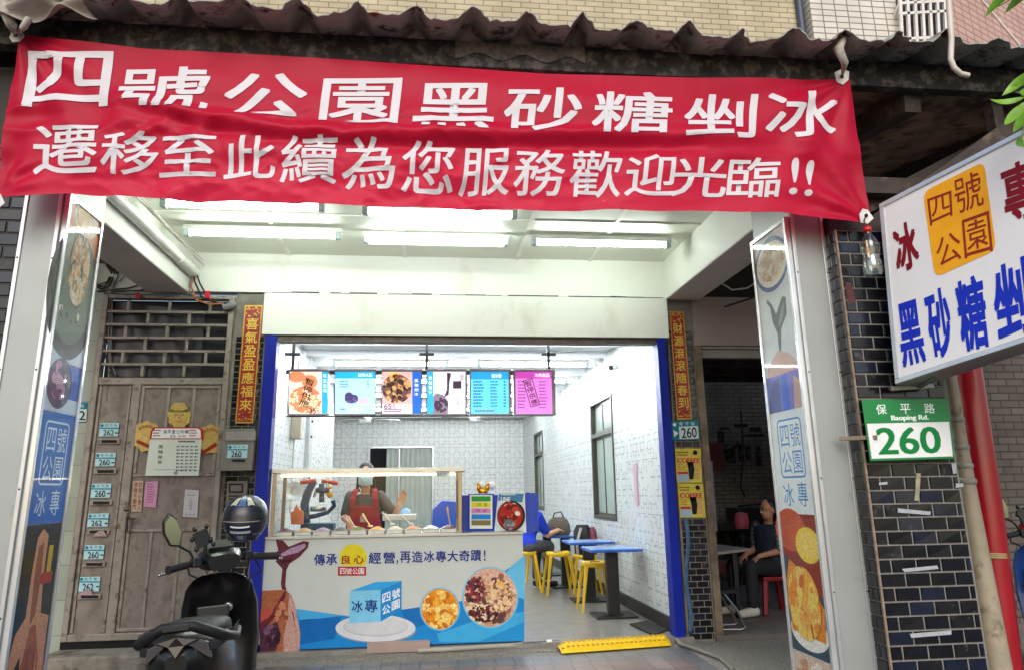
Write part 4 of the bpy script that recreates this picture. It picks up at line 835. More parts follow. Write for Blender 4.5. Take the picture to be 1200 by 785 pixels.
# meter box with plate, intercom
t = thing('meter_box', 'grey metal meter box with a 260 plate left of the blue post', 'meter box', tuple(PY(Y0-.1)(282, 552)))
b = MB(); b.box(PY(Y0+.02)(261, 552), PY(Y0+.02)(302, 503)+V((0, -.13, 0))); b.build('box_body', mat('box_grey', '#77736d', .5, .2, var=.12), t, .008)
b = MB(); b.box(PY(Y0-.115)(264, 516), PY(Y0-.115)(300, 505)+V((0, -.006, 0))); b.build('lid_strip', mat('box_lid', '#908c86', .4, .2), t, .003)
u0, v0, u1, v1 = 266, 520.5, 290.5, 536.5; b = MB(); fp = PY(Y0-.122); b.box(PY(Y0-.112)(u0, v1), PY(Y0-.119)(u1, v0)); p_ = b.build('number_plate', PLATEB, t, .002)
b = MB(); let(b, '260', fp, (u0+5, v0+7.6, u0+17, v1-1.2), 0, .02); b.rect(fp, u0+1, v0+5.4, u1-1, v0+6.6, 1); b.disc(fp, u0+3.6, v0+3, 1.9, 1.9, 1, 12)
for k in range(3): let(b, '保平路'[k], fp, (u0+8+5*k, v0+1.2, u0+11+5*k, v0+4.4), 1, 0)
b.build('plate_lettering', [INK, TEAL], p_)
b = MB(); b.rect(PY(Y0-.117), 272, 538, 287, 540.5); b.build('coin_slot', mat('slot_dark', '#0c0b0b', .8), t)
t = thing('intercom_panel', 'old intercom panel with speaker grille under the meter box behind the helmet', 'intercom', tuple(PY(Y0-.05)(277, 600)))
b = MB(); b.box(PY(Y0+.02)(265, 602), PY(Y0-.04)(290, 563)); b.build('panel_body', mat('intercom_grey', '#6a655c', .5, .2), t, .005)
b = MB(); f3 = PY(Y0-.043); b.rect(f3, 268, 566, 285, 577, 0); b.rect(PY(Y0-.0445), 270, 568, 283, 575, 1)
for k in range(5): b.rect(f3, 268, 580+3.5*k, 284, 581.5+3.5*k, 0)
b.build('speaker_grille', [mat('slot_dark', '#0c0b0b', .8), mat('intercom_grey', '#6a655c', .5)], t)
# ------------------------------------------------------------------ house number plates, couplets, flyers
t = thing('house_number_plate', 'teal edged house number plate ending in 62 on the pale green tiles', 'number plate', tuple(PY(Y0-.01)(95, 495)))
fp = PY(Y0-.012); b = MB(); b.box(PY(Y0-.002)(80, 495), PY(Y0-.008)(103, 471)); b.build('plate', TEAL, t, .002)
b = MB(); b.poly(fp, [(80.5, 493.5), (101, 493.5), (102, 479), (80.8, 479)]); b.build('field', pm('#cfe0e2'), t)
b = MB(); let(b, '262', PY(Y0-.0135), (76.5, 481, 100, 492), 0, .02); line(b, '路', fp, 94, 473, 99, 477, 1, 0); b.build('plate_lettering', [INK, WHT], t)
def couplet(label, fn, tl, tr, br, bl, txt):
    t = thing('red_couplet', label, 'couplet', tuple(fn(*bl)), 'red couplets beside the shop opening')
    up = lambda h: (lambda u, v: fn(u, v)+V((0, -h, 0)))
    b = MB(); b.prism([fn(*p) for p in (bl, br, tr, tl)], (0, .004, 0)); b.build('paper', mat('couplet_red', '#961418', .4, var=.3, scale=18, col2='#6d1010', c2amt=.4, c2scale=12), t)
    TL, TR, BR, BL = map(V, (tl, tr, br, bl)); b = MB()
    Q = lambda s, q: tuple(TL.lerp(TR, s).lerp(BL.lerp(BR, s), q)); g = up(.002)
    for s0, s1, q0, q1 in ((0, .07, 0, 1), (.93, 1, 0, 1), (.07, .93, 0, .012), (.07, .93, .988, 1)): b.add([g(*Q(s0, q1)), g(*Q(s1, q1)), g(*Q(s1, q0)), g(*Q(s0, q0))], [(0, 1, 2, 3)])
    rd = random.Random(5)
    for q_ in (.05, .93):
        for k in range(16): s, y = rd.uniform(.12, .88), q_+rd.uniform(-.035, .045); u, v = Q(s, y); b.disc(g, u, v, rd.uniform(.6, 1.6), rd.uniform(.5, 1.4), 0, 7)
    b.build('gold_border', mat('gold_print', '#c79a35', .4, .3, var=.2, scale=50), t)
    b = MB(); column(b, txt, up(.003), Q(.16, .1), Q(.84, .1), Q(.84, .9), Q(.16, .9), 0, .02, .14); b.build('gold_characters', mat('gold_ink', '#e0bd45', .4, .2, var=.15, scale=40), t)
couplet('red and gold couplet on the left of the white lintel above the meter box', PY(Y0+.02), (287, 358), (308, 358), (296.5, 495.5), (275.5, 495.5), '喜氣盈盈應福來')
couplet('red and gold couplet on the right of the white lintel above the small 260 plate', PY(Y0-.008), (784.5, 365), (801, 365.5), (811, 490.5), (793.5, 491.5), '財源滾滾隨春到')
t = thing('house_number_plate', 'teal house number plate 260 below the right red couplet', 'number plate', tuple(PY(Y0-.01)(803, 515)))
b = MB(); b.prism([PY(Y0-.008)(*p) for p in [(787.5, 515.5), (820, 514.5), (819, 491.5), (786, 493.5)]], (0, .006, 0)); b.build('plate', TEAL, t)
b = MB(); b.poly(PY(Y0-.0095), [(796.5, 514), (818.8, 513.2), (818, 498.5), (795.5, 499.5)]); b.build('field', pm('#cfe0e2'), t)
b = MB(); let(b, '260', PY(Y0-.011), [(798, 501), (816, 500), (817, 512), (799, 513)], 0, .02); g = PY(Y0-.0095)
for k in range(3): let(b, '保平路'[k], g, (796+7*k, 494, 800+7*k, 498), 1, 0)
b.disc(g, 790.5, 497, 2.2, 2.2, 1, 12); b.poly(g, [(789, 503), (795, 507), (790, 512)], 1); b.build('plate_lettering', [INK, WHT], t)
def flyer(label, v0, v1, du):
    q = [(793+du, v1), (823+du, v1), (821+du*.7, v0), (791+du*.7, v0)]; t = thing('coffee_flyer', label, 'flyer', tuple(PY(Y0-.01)(807, v1)), 'yellow coffee flyers')
    b = MB(); b.prism([PY(Y0-.006)(*p) for p in q], (0, .003, 0)); b.build('sheet', mat('faded_yellow_print', '#c9b93c', .5, var=.2, scale=25, col2='#b8906a', c2amt=.36, c2scale=22), t); g = bil(q, PY(Y0-.0075)); g2 = bil(q, PY(Y0-.009))
    b = MB(); let(b, 'COFFEE', g, (.06, .28, .95, .42), 0, .03); b.rect(g, .05, .68, .45, .75, 0); b.build('red_lettering', pm('#c2264a'), t)
    b = MB(); b.poly(g2, [(.42, .35), (.55, .45), (.68, .36), (.72, .62), (.66, .9), (.5, .9), (.48, .6)]); b.disc(g2, .55, .45, .1, .06); b.disc(g2, .78, .12, .09, .07); b.build('black_figure', INK, t)
    b = MB(); b.rect(g, .04, .76, .48, .97, 0); smalltext(b, lambda u, v: g(u/40, v/40), 3, 18, 17, 26, 4, 1); smalltext(b, lambda u, v: g(u/40, v/40), 3, 4, 24, 10, 2, 2); smalltext(b, lambda u, v: g(u/40, v/40), 30, 18, 38, 37, 7, 3); b.build('small_print', [pm('#9ab4c4'), pm('#a8742a'), pm('#4a3a1a'), pm('#d06a90')], t)
flyer('upper yellow coffee flyer below the small 260 plate', 525, 565, 0); flyer('lower yellow coffee flyer at the foot of the stack of two', 566, 606, 4)
# blue drip stain tarp on the tiles
b = MB(); b.grid(lambda s, t: PY(Y0-.006)(lerp(801, 806, s)+2*math.sin(t*9)+t*5, lerp(608, 742, t))+V((0, -.004*math.sin(t*31+s*5), 0)), 3, 24); tag(b.build('blue_plastic_strip', mat('blue_plastic_strip', '#3c5f80', .4, var=.3, scale=20), None, 0, 2, .002), 'crumpled blue plastic strip hanging down the black tiles under the coffee flyers', 'plastic strip')
# ------------------------------------------------------------------ wires and conduit on the left beam
b = MB(); z = 3.70; b.tube([(-2.37, 5.3, z), (-2.37, 7.1, z)], .05, 16); b.tube([(-2.37, 7.1, z), (-2.37, 7.62, z)], .056, 16); t = thing('white_conduit', 'fat white conduit pipe running along the left arcade beam', 'conduit', (-2.37, 6.5, z)); b.build('pipe', mat('white_pvc', '#dedfd8', .35), t)
b = MB(); b.tube([(-2.29, 5.3, 3.78), (-2.30, 6.4, 3.79), (-2.28, 7.6, 3.775)], .008, 6); b.tube([(-2.27, 5.3, 3.8), (-2.275, 6.6, 3.785), (-2.26, 7.5, 3.8)], .006, 6); b.build('white_wires', mat('white_cable', '#cfc6bb', .5), t)
def wires(name, label, cols, paths, rr=.008):
    b = MB()
    for i, p in enumerate(paths): b.tube(p, rr, 6, i % len(cols))
    return tag(b.build(name, cols), label, 'wires')
wf = PY(Y0-.09); WB = [mat('black_cable', '#111111', .5), mat('orange_cable', '#b3662f', .5), mat('red_cable', '#b01822', .5), mat('grey_cable', '#6c6a68', .5)]
e0 = V((-2.37, 7.6, 3.7))
wires('wire_bundle', 'bundle of black, orange and red wires dropping from the white conduit end', WB, [[e0, wf(228, 330), wf(236, 348), wf(250, 354)], [e0, wf(224, 336), wf(230, 352), wf(246, 357), wf(262, 356)], [wf(240, 345), wf(246, 352), wf(250, 350)], [e0, wf(222, 335), wf(223, 345)], [e0+V((.02, 0, 0)), wf(234, 332), wf(244, 350), wf(256, 356)]], .009)
b = MB(); b.box(wf(241, 342), wf(246, 350)+V((0, -.02, 0))); tag(b.build('red_tag', pm('#c22235')), 'small red wire tag hanging over the barred transom', 'tag')
b = MB(); b.tube([wf(262, 361), wf(277, 357)], .035, 14); tag(b.build('pipe_stub', mat('grey_pvc', '#77767a', .5)), 'short grey pipe stub at the top right corner of the barred transom', 'pipe')
cp = PY(Y0-.02); P = []; rd = random.Random(2)
for k in range(7):
    c = [cp(119+rd.uniform(-2, 2)+rd.uniform(11, 17)*math.cos(a*.5), 322+rd.uniform(-1, 1)-rd.uniform(13, 17)*math.sin(a*.5))+V((0, -.01*k, 0)) for a in range(0, 13)]; P.append(c)
P += [[cp(110, 300), cp(135, 306), cp(150, 320), cp(140, 330)], [cp(112, 342), cp(150, 338), cp(172, 332), cp(165, 341)], [cp(120, 292), cp(140, 308), cp(138, 325), cp(132, 338)], [cp(130, 343), cp(170, 340), cp(222, 343), cp(262, 344), cp(280, 344)], [cp(130, 340), cp(127, 380), cp(128, 420), cp(136, 440)], [cp(124, 345), cp(122, 400), cp(126, 435), cp(140, 441)]]
P.append([cp(132, 344), cp(130, 400), cp(125, 470)]); wires('cable_coil', 'tangled coil of black cables hanging above the barred transom', WB[:1]+WB[3:], P, .007)
b = MB(); b.prism([PY(Y0-.07)(*p) for p in [(159, 351), (165, 350), (163, 343), (157.5, 344)]], (0, .003, 0)); o = b.build('red_paper_tag', pm('#c4283a')); tag(o, 'tiny red and white paper tag on the top bar of the transom', 'tag')
# ------------------------------------------------------------------ lit menu boards
MY = 8.2; mf = PY(MY-.032); mg = lambda h: PY(MY-.032-h)
frm = mat('menu_frame', '#8a8b96', .3, .6)
def menu(label, u0, u1, bgc):
    t = thing('menu_board', label, 'menu board', tuple(mf((u0+u1)/2, 486)), 'lit menu boards hung in a row')
    b = MB(); b.box(PY(MY)(u0, 486), PY(MY+.07)(u1, 433)); b.build('case', frm, t, .004)
    b = MB(); g = PY(MY-.02)
    for a in ((u0, 433, u1, 435), (u0, 484.3, u1, 486.3), (u0, 435, u0+1.8, 484.3), (u1-1.8, 435, u1, 484.3)): b.box(g(a[0], a[3]), g(a[2], a[1])+V((0, -.015, 0)))
    b.build('frame', frm, t, .002)
    b = MB(); b.rect(mf, u0+1.8, 435, u1-1.8, 484.3); sc = b.build('screen', lit(bgc), t); return t, u0+1.8, u1-1.8
LW = lit('#ffffff', 1.3)
def art(t, draw, mats): b = MB(); draw(b); b.build('screen_print', mats, t)
t, a, c = menu('leftmost lit menu board with peanut photo and black brush lettering', 337, 386, '#f3cfc0')
def d(b):
    b.rect(mg(.001), c-7, 435, c, 484.3, 0); b.disc(mg(.001), a+9, 441, 10, 6.5, 1); b.disc(mg(.0012), a+24, 447, 9, 8, 1); food(b, lambda h: mg(.0015+h), a+19, 468, 19, 16, [1, 2, 3], 130, 2.6)
    b.rect(mg(.0018), a, 482, a+24, 484.2, 5); column(b, '暫停供應', mg(.006), (a+20, 441), (a+30, 445), (a+23, 478), (a+11, 474), 4, .02, .1); column(b, '花生豆花', mg(.003), (c-5.5, 437), (c-1.5, 437), (c-1.5, 460), (c-5.5, 460), 5, 0, .3); line(b, '35元', mg(.006), a+23, 478, a+36, 484, 6, 0, .1)
art(t, d, [lit('#1fa0e0'), lit('#d98a5f', .8), lit('#f0c7a0'), lit('#c9805a', .8), pm('#1c1512'), LW, pm('#3a1f2a')])
t, a, c = menu('second lit menu board from the left, pale blue with taro photo', 391, 441, '#a9e6f7')
def d(b):
    b.rect(mg(.001), a, 435, c, 443, 0); line(b, '招牌冰品', mg(.002), c-20, 437, c-3, 441, 1, 0); smalltext(b, mg(.001), a+5, 446, a+20, 455, 3, 2); smalltext(b, mg(.001), c-9, 446, c-5, 455, 3, 2)
    b.disc(mg(.001), a+19, 467, 8, 5.5, 3); b.disc(mg(.0012), a+16, 464, 5, 5, 4); b.disc(mg(.001), a+33, 470, 7, 4, 5); food(b, lambda h: mg(.0015+h), a+19, 466, 8, 5, [3, 4], 14, 2.2); smalltext(b, mg(.001), a+6, 478, a+14, 482, 1, 2); line(b, '芋泥冰', mg(.002), a+17, 476.5, a+34, 483, 5, .01)
art(t, d, [lit('#18a8e8'), LW, lit('#2a6f9a', .6), lit('#6a5a9a', .6), lit('#4a3f7a', .6), lit('#c9b0d9')])
t, a, c = menu('third lit menu board with mixed beans photo and dark blue side strip', 446, 495, '#c9a9a8')
def d(b):
    b.rect(mg(.001), c-10, 435, c, 484.3, 0); b.rect(mg(.001), a, 473, c-10, 484.3, 3); b.disc(mg(.0012), a+15, 439, 7, 3, 7); food(b, lambda h: mg(.0015+h), a+17, 455, 17, 17, [1, 2, 4, 5, 2], 170, 2.6, seed=21); food(b, lambda h: mg(.004+h), a+25, 450, 9, 8, [5, 4, 5], 50, 2, seed=22)
    column(b, '黑糖剉冰', mg(.003), (c-7.5, 443), (c-3, 443), (c-3, 464), (c-7.5, 464), 6, 0, .3); smalltext(b, mg(.006), a+2, 479, c-12, 483, 2, 2); line(b, '65元', mg(.007), a+2, 473, a+16, 478.5, 2, .0, .1)
art(t, d, [lit('#1560c4'), lit('#7a4a5a', .5), lit('#3a2430', .4), lit('#e0c9d9'), lit('#8a5a3a', .6), lit('#d9a46a', .7), LW, lit('#e0b050')])
t, a, c = menu('fourth lit menu board with pouring syrup photo and white sugar cubes', 499, 547, '#e9ecf7')
def d(b):
    b.rect(mg(.001), a, 435, a+7, 484.3, 0); b.poly(mg(.0012), [(a+7, 484.3), (a+24, 484.3), (a+25, 470), (a+18, 462), (a+10, 460), (a+7, 464)][::-1], 1); b.poly(mg(.0014), [(a+23, 436), (a+28, 437), (a+26, 447), (a+25, 462), (a+19, 466), (a+23, 456)][::-1], 2)
    b.rect(mg(.0012), a+30, 446, a+40, 455, 2); b.rect(mg(.0014), a+38, 438, a+43, 446, 3); food(b, lambda h: mg(.0016+h), a+16, 474, 8, 9, [1, 2], 24, 3); column(b, '黑糖薑汁', mg(.002), (a+1.8, 440), (a+5.4, 440), (a+5.4, 462), (a+1.8, 462), 4, 0, .3); smalltext(b, mg(.0016), a+34, 464, a+39, 475, 5, 2)
art(t, d, [lit('#2aa6e6'), lit('#8f7f95', .7), lit('#4a3550', .5), lit('#b9a9b5'), LW])
t, a, c = menu('fifth lit menu board, blue price list of many lines', 550, 598, '#5fc9f2')
def d(b):
    b.rect(mg(.001), a, 435, c, 444, 0); line(b, '剉冰類', mg(.002), a+24, 437.5, a+36, 442.5, 1, .0); smalltext(b, mg(.001), a+3, 446, a+18, 478, 9, 2, .5); smalltext(b, mg(.001), a+23, 446, a+34, 478, 9, 2, .4); smalltext(b, mg(.001), c-6, 446, c-2, 478, 9, 2, .5); smalltext(b, mg(.001), a+5, 480, c-6, 483, 1, 3, .6)
art(t, d, [lit('#1d93e0'), LW, lit('#1d5a9a', .7), lit('#7a2a7a', .8)])
t, a, c = menu('rightmost lit menu board, magenta with slanted black stamped notice', 602, 649, '#d878d0')
def d(b):
    b.rect(mg(.001), a, 435, c, 443, 0); line(b, '冷熱甜品', mg(.002), c-21, 437, c-3, 441.5, 1, .0); smalltext(b, mg(.001), a+3, 446, a+16, 480, 9, 2, .4); smalltext(b, mg(.001), a+28, 446, c-3, 480, 9, 2, .4)
    q = [(a+9, 445.5), (a+20, 442.5), (a+29, 474), (a+18, 477)]; g = mg(.003)
    for i in range(4):
        p_, n_ = V(q[i]), V(q[(i+1) % 4]); dd = (n_-p_).normalized(); w_ = V((-dd.y, dd.x))*.9; b.poly(g, [tuple(p_), tuple(n_), tuple(n_+w_), tuple(p_+w_)], 3)
    column(b, '暫停供應', mg(.004), (q[0][0]+1.6, q[0][1]+1), (q[1][0]-1.6, q[1][1]+1.6), (q[2][0]-1.6, q[2][1]-1), (q[3][0]+1.6, q[3][1]-1.6), 3, .02, .1)
art(t, d, [lit('#b03ca0'), LW, lit('#8a3a8a', .6), pm('#3a1030')])
b = MB()
for u in (343, 500, 643):
    a = PY(MY+.03)(u, 433); b.bar(a, (a.x, a.y, ZC+.15), .03, .03); m_ = PY(MY+.03)(u, 415); b.bar(m_-V((.08, 0, 0)), m_+V((.08, 0, 0)), .03, .03)
b.box(PY(MY+.08)(335, 438), PY(MY+.1)(650, 434.5)); b.box(PY(MY+.08)(335, 488), PY(MY+.12)(648, 486)); tag(b.build('hanging_rack', mat('dull_rack_steel', '#55565a', .4, .6)), 'grey steel hanging rack that carries the six menu boards', 'rack')
# ------------------------------------------------------------------ counter
FY = 7.66; cf = lambda h=0: PY(FY-.0015-h)
t = thing('ice_counter', 'white and blue printed shop counter with food photos and a block of ice', 'counter', (-.3, 7.9, .1))
b = MB(); b.box((-1.51, FY, .16), (.962, 8.35, 1.085)); b.build('counter_body', mat('counter_board', '#b9c0bd', .35, var=.03), t, .004)
b = MB(); b.box((-1.53, FY-.012, 1.087), (.968, 8.38, 1.112)); b.build('counter_top', STEEL, t, .003)
b = MB(); b.box((-1.45, FY+.05, .1), (.94, 8.3, .159)); b.build('plinth', BLACK, t); b = MB(); b.box(PZ(.07)(430, 765)+V((0, .0, 0)), (.06, FY+.2, .155)); b.build('pink_support_block', mat('pinkish_block', '#a08a82', .7), t)
A_ = MB(); M_ = []; FOODP = False
def col(h, r=.3):
    m = fm(h) if FOODP else pm(h)
    if m not in M_: M_.append(m)
    return M_.index(m)
g = cf
A_.poly(g(.0), [(340, 712), (408, 721.5), (470, 714), (540, 704), (598, 664), (614.5, 650), (614.5, 750.5), (338, 761)], col('#1a7fc4'))
A_.poly(g(.0003), [(598, 664), (614.5, 650), (614.5, 702), (580, 688)], col('#5fb3dc')); A_.poly(g(.0003), [(352, 726), (400, 722), (392, 748), (345, 756)], col('#0f62ac')); A_.poly(g(.0003), [(346, 713), (400, 721), (352, 727)], col('#3f9fd6'))
A_.poly(g(.0003), [(515, 752), (512, 742), (560, 726), (614.5, 716), (614.5, 750.5)], col('#3b9fd2')); A_.poly(g(.0004), [(470, 714), (520, 707), (505, 728), (480, 738)], col('#1268b0')); A_.poly(g(.0005), [(560, 752), (614.5, 728), (614.5, 750.5)], col('#2288c6'))
A_.build('blue_facets', M_, t)
A_ = MB(); M_ = []                        # plate and ice block
A_.disc(g(.0008), 441, 738, 47, 15, col('#7d8f9d')); A_.disc(g(.0011), 440, 735.5, 47, 16, col('#c9ccd2')); A_.disc(g(.0014), 440, 734, 38, 11.5, col('#b4b7be')); A_.disc(g(.0017), 440, 733, 36, 10.5, col('#c4c7cc'))
A_.poly(g(.002), [(410, 692.5), (446, 691), (446, 728), (409, 730)], col('#78bfe0')); A_.poly(g(.002), [(410, 692), (440, 681.5), (470.6, 680.3), (446, 690.6)], col('#2f9bd6')); A_.poly(g(.002), [(446, 690.8), (470.6, 680.3), (470.6, 713.8), (446, 728)], col('#1b84c8'))
A_.build('ice_block_picture', M_, t)
b = MB(); let(b, '冰', g(.0026), (412, 703, 425, 717), 0, .03); let(b, '專', g(.0026), (427.5, 702, 442.5, 717), 0, .03)
for ch, q in (('四', [(448, 696), (457.5, 692), (457.5, 703), (448, 706.5)]), ('號', [(459.5, 691.5), (468.8, 687.5), (468.8, 698.5), (459.5, 702.5)]), ('公', [(448, 710), (457.3, 706.5), (457.3, 717), (448, 720.5)]), ('園', [(459, 705), (468.5, 701), (468.5, 711.5), (459, 715.5)])): let(b, ch, g(.0026), q, 1, .03)
b.build('ice_block_lettering', [NAVY, WHT], t)
def bowl(name, u, v, ru, rv, base, pal, n, sz, seed, extra=None):
    b = MB(); b.disc(g(.0008), u, v, ru, rv, 0, 40); b.disc(g(.0011), u, v, ru-1.6, rv-1.6, 1, 40); food(b, lambda h: g(.0014+h), u, v+1, ru-2, rv-3, list(range(2, 2+len(pal))), n, sz, seed=seed)
    if extra: extra(b)
    b.build(name, [pm('#6fb7dd'), fm(base)]+[fm(c) for c in pal]+[fm('#6b1f2e'), fm('#8a3040'), fm('#2e2426'), fm('#d9b98f'), fm('#e0a94a')], t)
bowl('mango_picture', 515.5, 713, 23.5, 25.5, '#d98f2a', ['#e8a63a', '#f0bb55', '#d8861f', '#e5b95e', '#f0d08a', '#c97a1c', '#b8651a'], 170, 3.6, 31)
def ex(b):
    food(b, lambda h: g(.006+h), 557, 691, 12, 15, [6, 7, 7, 8], 80, 1.9, seed=33); food(b, lambda h: g(.006+h), 566, 718, 18, 11, [8, 6, 8, 2], 80, 2, seed=34); food(b, lambda h: g(.0075+h), 586, 697, 17, 20, [9, 9, 2, 3, 4], 110, 2.6, seed=35, asp=1.3); food(b, lambda h: g(.0095+h), 586, 686, 6, 5, [10], 5, 3.5, seed=36)
bowl('beans_picture', 574.5, 699.5, 33, 36, '#c9a28f', ['#d9bfa0', '#b98a66', '#8a5a48', '#5a3a3a'], 90, 4, 32, ex)
b = MB(); b.disc(g(.001), 414, 653, 16, 16, 0, 32, -36, 216); b.rect(g(.0016), 396, 663.5, 429, 674, 1); let(b, '良', g(.0016), (400, 650, 411, 660.5), 2, .05); let(b, '心', g(.0016), (414.5, 650, 426.5, 660), 2, .05); line(b, '四號公園', g(.0022), 398, 665.2, 427, 672.4, 3, .01, .1)
b.build('sun_emblem', [pm('#cfc021'), pm('#a3142a'), pm('#8f1424'), WHT], t)
b = MB()
for ch, u0, u1, v0, v1 in (('傳', 368, 381, 648.7, 662), ('承', 382, 395, 648.5, 661.5), ('經', 432, 446.5, 646.5, 660), ('營', 449, 463, 646.3, 659.8), ('，', 464.3, 466.6, 655.5, 661), ('再', 468.7, 481.4, 645.5, 659), ('造', 482.8, 495.5, 645.3, 658.6), ('冰', 496.7, 509, 645, 658), ('專', 510.6, 523, 644.8, 658), ('大', 524.2, 536.7, 644.5, 657.6), ('奇', 538, 550.7, 644.2, 657.2), ('蹟', 551.6, 564, 643.5, 657), ('!', 567, 569, 644, 656.5)): let(b, ch, g(.001), (u0, v0, u1, v1), 0, .04)
b.build('slogan_lettering', NAVY, t)
A_ = MB(); M_ = []; FOODP = True                       # syrup spoon and brown sugar block
k5 = lambda *P: [(300+x/5.23, 620+y/5.23) for x, y in P]
A_.poly(g(.0009), k5((30, 375), (180, 368), (215, 400), (242, 470), (272, 640), (266, 742), (340, 742), (338, 748), (22, 752)), col('#9a5a3c')); A_.poly(g(.0012), k5((205, 390), (242, 470), (272, 640), (266, 742), (170, 748), (168, 660), (190, 560)), col('#b58f86')); A_.poly(g(.0014), k5((215, 480), (232, 520), (252, 700), (240, 600)), col('#6f4a44'))
A_.poly(g(.0015), k5((22, 640), (60, 600), (130, 560), (150, 640), (120, 745), (22, 752)), col('#4a2436')); A_.poly(g(.0017), k5((22, 570), (100, 500), (170, 385), (186, 372), (178, 420), (130, 520), (60, 600), (22, 640)), col('#5f1f2c')); A_.poly(g(.0018), k5((22, 520), (60, 480), (110, 500), (70, 545), (22, 570)), col('#b04a3c'))
A_.poly(g(.0012), k5((120, 62), (165, 66), (200, 105), (290, 70), (325, 76), (318, 110), (270, 165), (205, 210), (186, 250), (180, 340), (187, 372), (158, 366), (152, 330), (162, 240), (120, 195), (140, 165), (135, 120)), col('#5a2230')); A_.poly(g(.0015), k5((215, 112), (300, 85), (305, 105), (260, 140), (160, 165), (150, 150)), col('#9a7f9c')); A_.poly(g(.0016), k5((135, 178), (200, 180), (230, 175), (205, 200), (160, 205)), col('#3a1524'))
food(A_, lambda h: g(.002+h), 317, 745, 12, 14, [col('#3a1c30'), col('#6a4a6a'), col('#2a1424')], 22, 4, seed=41)
food(A_, lambda h: g(.002+h), 330, 720, 8, 16, [col('#b87a5a'), col('#7f452f')], 18, 4, seed=42)
A_.build('syrup_picture', M_, t)
# glass display case
t = thing('glass_case', 'glass topping display case with steel top rail on the counter', 'display case', (-.55, 7.9, 1.112))
gx0, gx1, gy0, gy1, gz0, gz1 = -1.47, .345, 7.74, 8.3, 1.113, 1.70
b = MB()
for x in (gx0, gx1): 
    for y in (gy0, gy1): b.box((x-.018, y-.015, gz0), (x+.018, y+.015, gz1))
b.build('corner_post', mat('champagne_steel', '#a8977e', .3, .7), t, .003)
b = MB(); b.box((gx0-.03, gy0-.04, gz1), (gx1+.05, gy1+.03, gz1+.045)); b.build('top_rail', STEEL, t, .006)
b = MB(); b.box((gx0+.05, gy0+.03, gz1-.028), (gx1-.05, gy0+.06, gz1-.012)); b.build('light_strip', mat('warm_case_light', '#ffe2b0', .4, emit=9), t)
b = MB(); b.add([(gx0+.018, gy0, gz0), (gx1-.018, gy0, gz0), (gx1-.018, gy0, gz1-.002), (gx0+.018, gy0, gz1-.002)], [(0, 1, 2, 3)]); b.add([(gx0, gy0+.016, gz0), (gx0, gy1-.016, gz0), (gx0, gy1-.016, gz1), (gx0, gy0+.016, gz1)], [(3, 2, 1, 0)]); b.add([(gx1, gy0+.016, gz0), (gx1, gy1-.016, gz0), (gx1, gy1-.016, gz1), (gx1, gy0+.016, gz1)], [(0, 1, 2, 3)]); b.build('glass_pane', thin('case_glass', (.96, .98, .97), 1.4, .02, .015), t)
b = MB(); b.box(PY(7.72)(511, 560), PY(7.715)(527, 552)); b.build('price_card', pm('#e6efe0'), t); b = MB(); let(b, '嘉義豆花', PY(7.712), (512.5, 553.5, 523, 557.5), 0, .0); b.build('card_lettering', pm('#3a78b8'), t)
b = MB(); b.box((gx1-.03, gy0+.05, 1.25), (gx1-.022, gy0+.3, 1.62)); b.build('side_sticker', mat('brown_sticker', '#5d4a42', .5), t)
rd = random.Random(9); TP = [('silver topping tray of red beans', '#5a1f28'), ('silver topping tray of peanuts', '#c9a06a'), ('silver topping tray of taro', '#9a86a8'), ('silver topping tray of brown jelly', '#3a2218'), ('silver topping tray of mung beans', '#7c8044'), ('silver topping tray of mango', '#e0a030'), ('silver topping tray of barley', '#d8cdb4'), ('silver topping tray of sweet potato', '#cf7c2c'), ('silver topping tray of white rice balls', '#e8e6dd'), ('silver topping tray of kidney beans', '#7a2f28')]
for i, (lab, c) in enumerate(TP):
    x = lerp(gx0+.11, gx1-.11, i/9); tt = thing('topping_tray', lab+' in the glass case', 'food tray', (x, 7.9, 1.113), 'topping trays in the glass case')
    b = MB(); b.box((x-.082, 7.77, 1.113), (x+.082, 8.0, 1.15)); b.build('tray', STEEL, tt, .006); b = MB(); b.grid(lambda s, q: V((lerp(x-.07, x+.07, s), lerp(7.785, 7.985, q), 1.152+.028*math.sin(math.pi*s)*math.sin(math.pi*q)+.006*NZ.noise(V((s*9+i*7, q*9, 0))))), 14, 14); b.build('topping', mat('topping_'+c, c, .35, var=.4, scale=60, bump=1, bscale=90), tt)
for i, (u, v, du, dv, c, lab) in enumerate(((416, 617, -8, -12, '#d9d4c8', 'thin steel spoon handle at the far left of the trays'), (434, 616, -9, -14, '#e3cfa3', 'pale wooden spoon handle leaning left among the trays'), (460, 614, -12, -14, '#c9c9c6', 'long steel ladle in the middle of the trays'), (482, 614, -12, -10, '#c4c6c4', 'steel ladle right of the middle ladle'), (528, 616, -4, -22, '#b9a06a', 'tall thin tongs at the right end of the trays'))):
    b = MB(); a = at(u, v, Y=7.95); q = at(u+du, v+dv, Y=8.06); b.tube([a, a.lerp(q, .5), q], [.006, .008, .013], 8); b.ball(a, (.03, .022, .012), 0, 10, 6); tag(b.build('serving_spoon', mat('spoon_'+c, c, .35, .3 if i else .6)), lab, 'spoon', 'serving spoons in the topping trays')
